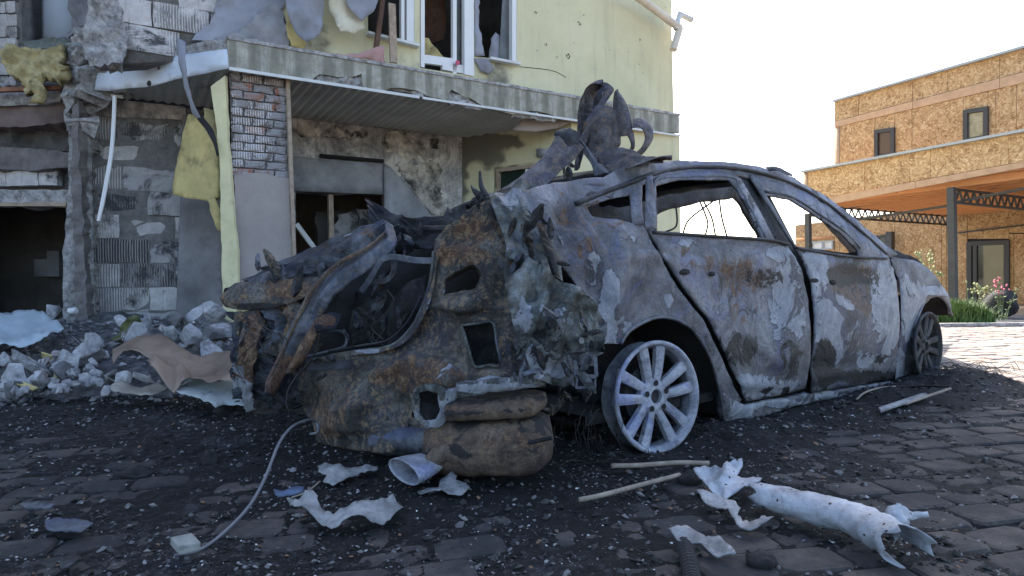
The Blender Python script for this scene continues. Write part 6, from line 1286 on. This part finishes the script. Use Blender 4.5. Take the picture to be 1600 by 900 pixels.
scrap('crumpled_sheet', [(1040, 828), (1055, 832), (1075, 830), (1100, 832), (1122, 838), (1130, 848), (1142, 858), (1150, 868), (1135, 866), (1122, 866), (1110, 862), (1095, 850), (1075, 848), (1060, 848), (1050, 838)], [(1040, 848), (1075, 854), (1110, 868), (1150, 872)], 'scrap_grey', 'crumpled grey sheet lying over the ribbed hose at the bottom of the photo', 'metal scrap', .003, .03, 14)
scrap('blue_scrap', [(428, 768), (445, 766), (460, 761), (475, 760), (474, 768), (462, 774), (440, 777), (430, 774)], [(428, 776), (475, 770)], 'scrap_blue', 'small blue scrap left of the pale crumpled metal', 'plastic scrap', .004, .015, 20)
scrap('curved_panel_scrap', [(70, 815), (95, 810), (120, 811), (140, 814), (146, 818), (128, 830), (105, 832), (85, 830), (72, 826)], [(70, 830), (110, 836), (146, 824)], 'tube', 'dark shiny bowed scrap half sunk in ash at lower left', 'metal scrap', .006, .01, 8)
scrap('dark_scrap', [(92, 882), (108, 868), (124, 866), (128, 876), (112, 886), (96, 890)], [(92, 892), (128, 884)], 'dark', 'black scrap in the ash at the bottom left corner', 'metal scrap', .004, .015, 12)
scrap('pale_flake', [(30, 788), (60, 784), (85, 788), (80, 794), (45, 796)], [(30, 798), (85, 796)], 'tube', 'flat grey flake in the ash near the left edge', 'metal scrap', .004, .006, 12)
# plank block
def slabthing(name, quad, h, mat, label, cat):
    P = [gp(x, y, .03) for x, y in quad]; mb = MB(); mb.box8(P+[p+Vector((0, 0, h)) for p in P]); o = mb.build(name, MAT[mat], None, False, None, .003); return tag(o, label, cat)
slabthing('wood_offcut', [(280, 868), (266, 852), (300, 845), (314, 860)], .022, 'plank_pale', 'short pale wood offcut beside the end of the cable', 'wood piece')
slabthing('wood_lath', [(1376, 645), (1372, 641), (1440, 618), (1450, 620)], .015, 'scrap_grey', 'flat grey lath on the ash below the front door of the car', 'lath')
def rod(name, pts, r, mat, label, cat, n=7):
    P = []
    for q in pts:
        g_ = gp(q[0], q[1], 0.015); zz = ashz(g_.x, g_.y)+r*1.2+.004; P.append(gp(q[0], q[1], zz+(q[2]*.5 if len(q) > 2 else 0)))
    mb = MB(); mb.tube(crom(P, 20), r, n); o = mb.build(name, MAT[mat], None, True); return tag(o, label, cat)
rod('lath_tip', [(1415, 631, .02), (1450, 619, .02), (1485, 607, .02)], .008, 'stick', 'thin brown stick pointing right beyond the grey lath', 'stick')
rod('curved_rod', [(1338, 624), (1352, 613), (1375, 606), (1400, 604)], .006, 'stick', 'thin curved rod lying against the car sill', 'rod')
rod('straight_rod', [(1400, 604), (1440, 603), (1484, 604)], .006, 'wire_dark', 'thin straight rod on the ash by the front wheel', 'rod')
rod('stick', [(955, 728, .02), (1000, 727, .03), (1060, 723, .03), (1108, 724, .02)], .009, 'stick', 'pale flat stick lying just in front of the rear rim', 'stick')
rod('stick', [(905, 781, .01), (940, 774, .02), (1000, 758, .03), (1062, 742, .03)], .008, 'stick', 'thin brown stick slanting towards the black lump in front of the rear wheel', 'stick')
rod('thin_stick', [(455, 778, .01), (480, 768, .02), (500, 752, .04)], .003, 'stick', 'thin yellowish twig leaning over the blue scrap', 'twig')
# ribbed hose
mb = MB(); P = crom([gp(1068, 850, .02), gp(1075, 872, .02), gp(1082, 905, .02), gp(1090, 930, .02)], 60); mb.tube(P, [.016+(.006 if i % 3 else 0) for i in range(60)], 10); o = mb.build('ribbed_hose', MAT['rubber'], None, False); tag(o, 'black ribbed hose sticking out from under the crumpled grey sheet', 'hose')
# black lump at the stick end
def lump(name, px, py, r, mat, label, cat, seed=1, sq=(1, 1, .7), sub=3, amp=.25, group=None):
    bm = bmesh.new(); bmesh.ops.create_icosphere(bm, subdivisions=sub, radius=1); c = gp(px, py, 0)
    vs = [c+Vector((v.co.x*sq[0], v.co.y*sq[1], v.co.z*sq[2]+sq[2]*.6))*r*(1+amp*FR(v.co, 1.5, seed)) for v in bm.verts]; fs = [tuple(v.index for v in f.verts) for f in bm.faces]; bm.free()
    o = mkobj(name, vs, fs, MAT[mat], None, True); return tag(o, label, cat, group)
lump('charred_lump', 1078, 757, .038, 'charred', 'round black charred lump at the upper end of the slanting stick', 'charred lump', 2, (1.2, 1, .7))
lump('charred_lump', 330, 728, .035, 'charred', 'charred lump standing on the open ash left of the car', 'charred lump', 5, (.9, .9, 1.0), 3, .5)
lump('charred_lump', 212, 745, .04, 'charred', 'low black lump on the open ash at centre left', 'charred lump', 6, (1.5, .8, .5), 3, .5)
lump('charred_lump', 352, 648, .055, 'charred', 'left one of two black lumps under the fallen grey-green sheet', 'charred lump', 7, (1.1, 1, .8))
lump('charred_lump', 380, 645, .055, 'charred', 'right one of two black lumps under the fallen grey-green sheet', 'charred lump', 8, (1.2, 1, .8))
lump('charred_lump', 1190, 885, .030, 'charred', 'burnt brown lump at the bottom edge right of the ribbed hose', 'charred lump', 9, (1.2, 1, .8))
# exhaust tip lying on the ground
tipr = thing('exhaust_tip', 'flattened oval chrome exhaust tip lying loose in front of the silencer', 'exhaust tip', gp(640, 758))
a, b = gp(612, 752, .055), gp(672, 738, .06); ax = (b-a).normalized(); bk = ax.cross(Vector((0, 0, 1))).normalized(); upv = bk.cross(ax)
a = dp(630, 737, 2.16); b = a+Vector((.085, .105, .006)); ax = (b-a).normalized(); bk = ax.cross(Vector((0, 0, 1))).normalized(); upv = bk.cross(ax)
vs = []; N2 = 30
for i in range(12):
    t = i/11; e = lerp(1.0, .72, t**2.2)
    for k in range(N2):
        q = 2*math.pi*k/N2; c, s = math.cos(q), math.sin(q); sh = (1-t)*.055*c
        vs.append(a.lerp(b, t)+bk*(.105*e*c*lerp(1, .8, t))+upv*(.034*e*s)-ax*sh*.5)
fs = [(i*N2+k, i*N2+(k+1) % N2, (i+1)*N2+(k+1) % N2, (i+1)*N2+k) for i in range(11) for k in range(N2)]
o = mkobj('tip_shell', vs, fs, MAT['alloy'], tipr, True, [[0, .05, 0, 1]]*len(vs)); m = o.modifiers.new('s', 'SOLIDIFY'); m.thickness = .004
mb = MB(); mb.add([vs[11*N2+k] for k in range(N2)], [tuple(range(N2))]); mb.build('tip_inner', MAT['dark'], tipr)
# cable and wire
def cable(name, pts, r, mat, label):
    P = [dp(x, y, gp(x, y).y) if h is None else dp(x, y, h) for x, y, h in pts]
    mb = MB(); mb.tube(crom(P, 60), r, 7); o = mb.build(name, MAT[mat], None, True); return tag(o, label, 'cable')
cable('cable', [(272, 869, gp(272, 870).y), (310, 860, gp(310, 863).y), (350, 832, gp(350, 840).y), (390, 790, 1.95), (415, 745, 2.05), (435, 695, 2.2), (455, 668, 2.35), (478, 657, 2.5), (492, 658, 2.6), (497, 668, 2.6), (495, 676, 2.6), (485, 678, 2.62)], .0052, 'wire', 'thick grey cable curving from the car rear down onto the ash at left')
cable('thin_wire', [(447, 632, 2.6), (450, 610, 2.62), (462, 590, 2.64), (480, 570, 2.6), (495, 545, 2.58), (500, 520, 2.56)], .003, 'wire_dark', 'thin dark wire hanging in front of the torn rusty rail')
cable('thin_wire', [(447, 632, 2.6), (452, 645, 2.6), (458, 668, 2.66), (462, 672, 2.66)], .003, 'wire_dark', 'short end of thin dark wire below the torn rusty rail')
# rolled white metal sheet
tipr = None
P = crom([gp(1196, 775, .055), gp(1260, 792, .058), gp(1320, 806, .060), gp(1365, 825, .060), gp(1405, 848, .062)], 46); vs = []; NR = 22
for i, p in enumerate(P):
    d = (P[min(i+1, 45)]-P[max(i-1, 0)]).normalized(); up_ = Vector((0, 0, 1)); x_ = d.cross(up_).normalized(); t = i/45; r0 = lerp(.043, .052, t)*(1+.10*RD((t*7, 0, 4), 1.0, 2))
    if .50 < t < .56: r0 *= .93
    for k in range(NR):
        q = math.radians(lerp(-20, 262, k/(NR-1))); rr = r0*(1+.14*FR((t*5, k*.15, 2), 1.4, 3)+.05*RD((t*9, k*.3, 1), 1.2, 5))
        end = (1 if i == 45 else (-1 if i == 0 else 0))*(.03+.045*N((k*.45, 3, 1), 1.0, 9))
        if i in (44, 1): end = 0
        vs.append(p+x_*(-math.cos(q)*rr)+up_*(math.sin(q)*rr*.85)+d*end)
fs = [(i*NR+k, i*NR+k+1, (i+1)*NR+k+1, (i+1)*NR+k) for i in range(45) for k in range(NR-1)]
o = mkobj('rolled_sheet', vs, fs, MAT['scrap_white'], None, True); m = o.modifiers.new('s', 'SOLIDIFY'); m.thickness = .003
tag(o, 'long white metal sheet rolled into a torn tube, speckled black, lying at lower right', 'metal sheet')
o = None
scrap('torn_tip', [(1372, 802), (1390, 796), (1400, 785), (1412, 792), (1425, 800), (1446, 799), (1447, 808), (1430, 812), (1415, 812), (1414, 830), (1405, 835), (1400, 853), (1394, 838), (1380, 825)], [(1372, 830), (1400, 855), (1447, 830)], 'scrap_white', 'ragged white metal flap at the right-hand end of the rolled sheet', 'metal scrap', .001, .02, 14)
# ---- bent sheets by the house
o = sheet('fallen_sheet', [(-60, 470), (0, 492), (35, 490), (55, 488), (80, 495), (100, 512), (75, 530), (40, 542), (0, 545), (-80, 548)], lambda x, y: dp(x, y, 4.7+(545-y)*.012), MAT['sheet_blue'], None, step=6, thick=.004, rag=.8, disp=lambda x, y, p: .07*FR(p, 2.6, 3)+.05*RD(p, 2.4, 5)); tag(o, 'pale blue grey bent metal sheet lying on the rubble at the left edge', 'metal sheet')
o = sheet('fallen_sheet', [(178, 545), (190, 535), (240, 532), (270, 536), (300, 550), (330, 545), (352, 555), (385, 562), (396, 600), (392, 612), (300, 590), (262, 570), (215, 560), (195, 556), (176, 566)], lambda x, y: dp(x, y, 3.75+(590-y)*.012+(x-280)*-.001), MAT['sheet_brown'], None, step=6, thick=.004, rag=.6, disp=lambda x, y, p: .05*FR(p, 3, 3)+.04*math.sin(x*.035)+.035*RD(p, 3, 6)); tag(o, 'brown scorched bent metal sheet arching over the rubble left of the car', 'metal sheet')
o = sheet('fallen_sheet', [(230, 560), (262, 562), (285, 570), (300, 585), (290, 598), (278, 610), (270, 608), (250, 590), (236, 575)], lambda x, y: dp(x, y, 3.70+(600-y)*.005), MAT['sheet_brown'], None, step=6, thick=.004, rag=.6, disp=lambda x, y, p: .03*FR(p, 5, 3)+.035*math.sin(x*.16)); tag(o, 'folded brown sheet hanging under the arching scorched sheet', 'metal sheet')
o = sheet('fallen_sheet', [(272, 612), (300, 594), (330, 590), (360, 596), (385, 602), (398, 618), (396, 632), (388, 634), (370, 630), (352, 630), (336, 637), (325, 628), (300, 622), (285, 620)], lambda x, y: dp(x, y, 3.35+(634-y)*.016), MAT['sheet_grey'], None, step=6, thick=.004, rag=1, disp=lambda x, y, p: .02*FR(p, 4, 3)+.02*RD(p, 4, 6)); tag(o, 'grey green speckled sheet lying flat on the ash behind the car bumper', 'metal sheet')
o = sheet('curled_scrap', [(168, 600), (180, 596), (205, 600), (225, 602), (248, 596), (262, 602), (258, 610), (235, 616), (200, 614), (175, 610)], lambda x, y: dp(x, y, 3.75+(616-y)*.012), MAT['sheet_fold'], None, step=5, thick=.004, rag=1, disp=lambda x, y, p: .03*FR(p, 6, 3)); tag(o, 'beige bowl shaped scrap in front of the rubble heap', 'metal scrap')
# shade cavities under sheets are real: rubble heap and chunks
hp = MB(); vs = []; nx, ny = 150, 60
for j in range(ny):
    for i in range(nx):
        x = lerp(-5.6, -1.35, i/(nx-1)); yb = lerp(3.75, 6.9, j/(ny-1))+(x+4)*.18
        f = max(0, min(1, (yb-3.95-(x+4)*.18)/1.9)); h = .42*f**.8*(1+.35*FR((x, yb, 0), 1.3, 2))
        wall_t = max(0, min(1, (x+1.4)/-.6)); h *= wall_t
        vs.append((x, yb, -.03+h+.07*FR((x, yb, 0), 3.5, 5)*(h > .02)+.02*FR((x, yb, 0), 14, 1)))
fs = [(j*nx+i, j*nx+i+1, (j+1)*nx+i+1, (j+1)*nx+i) for j in range(ny-1) for i in range(nx-1)]
o = mkobj('rubble_heap', vs, fs, MAT['heap'], None, True); tag(o, kind='stuff')
def hull(seed, pts=13, sq=(1, 1, .8)):
    r_ = random.Random(seed); bm = bmesh.new()
    for i in range(pts):
        v = Vector((r_.gauss(0, 1), r_.gauss(0, 1), r_.gauss(0, 1))).normalized()*r_.uniform(.8, 1.1); bm.verts.new((max(-.8, min(.8, v.x))*sq[0], max(-.75, min(.75, v.y))*sq[1], max(-.7, min(.7, v.z))*sq[2]))
    res = bmesh.ops.convex_hull(bm, input=bm.verts); bmesh.ops.delete(bm, geom=[v for v in bm.verts if not v.link_faces], context='VERTS')
    bmesh.ops.bevel(bm, geom=list(bm.edges), offset=.05, segments=1, affect='EDGES'); bmesh.ops.triangulate(bm, faces=bm.faces); bmesh.ops.subdivide_edges(bm, edges=[e for e in bm.edges if e.calc_length() > .35], cuts=1)
    bm.verts.index_update()
    vs = [v.co+v.co.normalized()*.05*FR(v.co, 2.5, seed) for v in bm.verts]; fs = [tuple(v.index for v in f.verts) for f in bm.faces]; bm.free(); return vs, fs
protos = []
for k in range(7):
    v_, f_ = hull(k+3); me = bpy.data.meshes.new('rubble_chunk'); me.from_pydata([tuple(v) for v in v_], [], f_); me.materials.append(MAT['rubble']); protos.append((me, v_, f_))
def chunk(px, py, d, rpx, label, group=None, k=0, sq=(1, 1, 1), rz=0.0, name='rubble_chunk'):
    me = protos[k % 7][0]; o = bpy.data.objects.new(name, me); r = rpx/FPX*d; link(o, None, dp(px, py, d)); o.scale = (r*sq[0], r*sq[1], r*sq[2]); o.rotation_euler = (rz*.3, rz*.7, rz)
    return tag(o, label, 'rubble', group)
big = [(343, 518, 4.9, 25, 'large pale angular block chunk beside the yellow corner strip', 0, (1.05, 1, .9)), (298, 524, 4.9, 24, 'pointed grey chunk left of the large pale one by the yellow strip', 1, (1.1, 1, .8)), (330, 548, 4.6, 20, 'squarish pale chunk just above the brown bent sheet', 2, (1.2, 1, .8)),
       (230, 506, 5.2, 22, 'flat pale slab chunk against the sooty block wall', 3, (1.3, 1, .45)), (212, 524, 5.0, 20, 'pale slab chunk directly above the left end of the brown sheet', 4, (1.3, 1, .5)), (276, 500, 5.2, 15, 'small pale chunk at the foot of the smoked panel', 5, (1, 1, .9)),
       (305, 490, 5.3, 20, 'long grey chunk lying below the smoked panel', 6, (1.3, 1, .6)), (334, 486, 5.1, 22, 'rounded dark grey chunk leaning beside the yellow strip', 1, (1, 1, .8)), (140, 558, 4.6, 28, 'big brownish grey boulder in the middle of the heap', 2, (1.1, 1, .85)),
       (103, 559, 4.5, 17, 'upright pale cube shaped chunk left of the brown boulder', 3, (.9, 1, 1.1)), (145, 536, 4.9, 18, 'rounded chunk behind the brown boulder at the wall corner', 4, (1.1, 1, .8)), (50, 572, 4.4, 32, 'broad dark grey slab chunk at the front of the heap', 5, (1.5, 1, .5)),
       (20, 598, 4.2, 26, 'low purple grey chunk at the left front of the heap', 6, (1.4, 1, .6)), (58, 598, 4.2, 18, 'cubic purple grey chunk at the front edge of the heap', 0, (.9, 1, .9)), (100, 583, 4.3, 18, 'pale wedge chunk below the upright cube chunk', 1, (1.2, 1, .7)),
       (82, 488, 5.8, 14, 'pointed chunk standing behind the blue grey sheet', 2, (1, 1, 1.3)), (250, 538, 4.9, 16, 'dark chunk tucked behind the brown bent sheet', 3, (1.1, 1, .8)), (192, 592, 4.0, 14, 'white crumbled chunk above the beige bowl scrap', 4, (1.1, 1, .9)),
       (175, 585, 4.1, 13, 'bright white chunk beside the crumbled one at the heap front', 5, (1, 1, .8)), (222, 592, 3.95, 15, 'flat white chunk on top of the beige bowl scrap', 6, (1.4, 1, .5)), (4, 562, 4.6, 14, 'white chunk at the left edge of the photo', 0, (1, 1, .9)), (268, 520, 5.0, 13, 'small dark chunk between two pale chunks below the smoked panel', 1, (1, 1, 1)), (166, 612, 3.85, 10, 'pale pebble sized chunk left of the beige bowl scrap', 4, (1, 1, 1.2))]
for i, (x, y, d, r, lb, k, sq) in enumerate(big): chunk(x, y, d, r*1.12, lb, None, k, sq, i*1.7)
rr_ = random.Random(4)
for i in range(80):
    x = rr_.uniform(-10, 372); y = rr_.uniform(500, 612)
    if x > 170 and y > 545: x *= .45
    if x < 105 and 488 < y < 552: y = rr_.uniform(555, 606)
    d = lerp(5.4, 3.9, (y-500)/112)
    chunk(x, y, d, rr_.uniform(5, 13), 'small broken lump in the rubble heap at the foot of the house wall', 'small lumps of the rubble heap', i, (rr_.uniform(.8, 1.4), 1, rr_.uniform(.5, 1)), rr_.random()*6)
cv = MB()
for i in range(1500):
    x = rr_.uniform(-5.4, -1.4); yb = rr_.uniform(3.7, 6.4)+(x+4)*.18; f = max(0, min(1, (yb-3.95-(x+4)*.18)/1.9)); h = .42*f**.8
    r = rr_.uniform(.008, .035); v_, f_ = protos[i % 7][1:]
    # small cheap lumps
    c = Vector((x, yb, h+.01+.05*FR((x, yb, 0), 3.5, 5))); a = rr_.random()*6
    pts = [Vector((math.cos(a+k*1.57)*r*rr_.uniform(.7, 1.3), math.sin(a+k*1.57)*r*rr_.uniform(.7, 1.3), rr_.uniform(-.3, .3)*r)) for k in range(4)]+[Vector((0, 0, r*.8)), Vector((0, 0, -r*.8))]
    cv.add([c+p for p in pts], [(k, (k+1) % 4, 4) for k in range(4)]+[((k+1) % 4, k, 5) for k in range(4)])
o = cv.build('rubble_bits', MAT['rubble']); tag(o, kind='stuff')
# mossy stump of insulation, white bottle-like piece
o = sheet('mossy_scrap', [(172, 532), (182, 520), (190, 505), (200, 496), (210, 500), (208, 512), (200, 524), (186, 535)], lambda x, y: dp(x, y, 5.0), MAT['moss'], None, step=4, thick=.06, rag=1, disp=lambda x, y, p: .06*FR(p, 9, 3)); tag(o, 'greenish mossy scrap leaning on the sooty block wall above the heap', 'insulation scrap')
lump('white_foam_piece', 114, 497, .045, 'pvc_white', 'small white foam piece on the ledge by the wall corner', 'foam piece', 3, (1, 1, .8))
bpy.data.objects['white_foam_piece'].location = dp(114, 486, 6.2)

# mixed rubble: brick fragments, timber and tile splinters through the heap
rq = random.Random(77)
for i in range(26):
    x = rq.uniform(0, 370); y = rq.uniform(505, 605)
    if x > 170 and y > 545: continue
    if x < 105 and 480 < y < 552: continue
    d = lerp(5.3, 3.95, (y-500)/112); mb = MB(); c = dp(x, y, d); a = Vector((rq.uniform(-1, 1), rq.uniform(-.6, .6), rq.uniform(-.5, .6))).normalized(); k = i % 3
    L_, w_, h_ = ((.07, .05, .04), (.22, .02, .012), (.10, .08, .012))[k]; mb.bar(c-a*L_/2, c+a*L_/2, w_, h_, (rq.uniform(-.5, .5), 0, 1))
    o = mb.build(('brick_fragment', 'timber_splinter', 'render_flake')[k], MAT[('brick', 'plank_sooty', 'insul_yellow')[k]], None, False, None, .004)
    tag(o, ('small brick fragment in the rubble heap below the house wall', 'thin sooty timber splinter sticking out of the rubble heap', 'thin yellowish render flake in the rubble heap')[k], ('brick fragment', 'splinter', 'flake')[k], ('brick fragments in the heap', 'timber splinters in the heap', 'render flakes in the heap')[k])
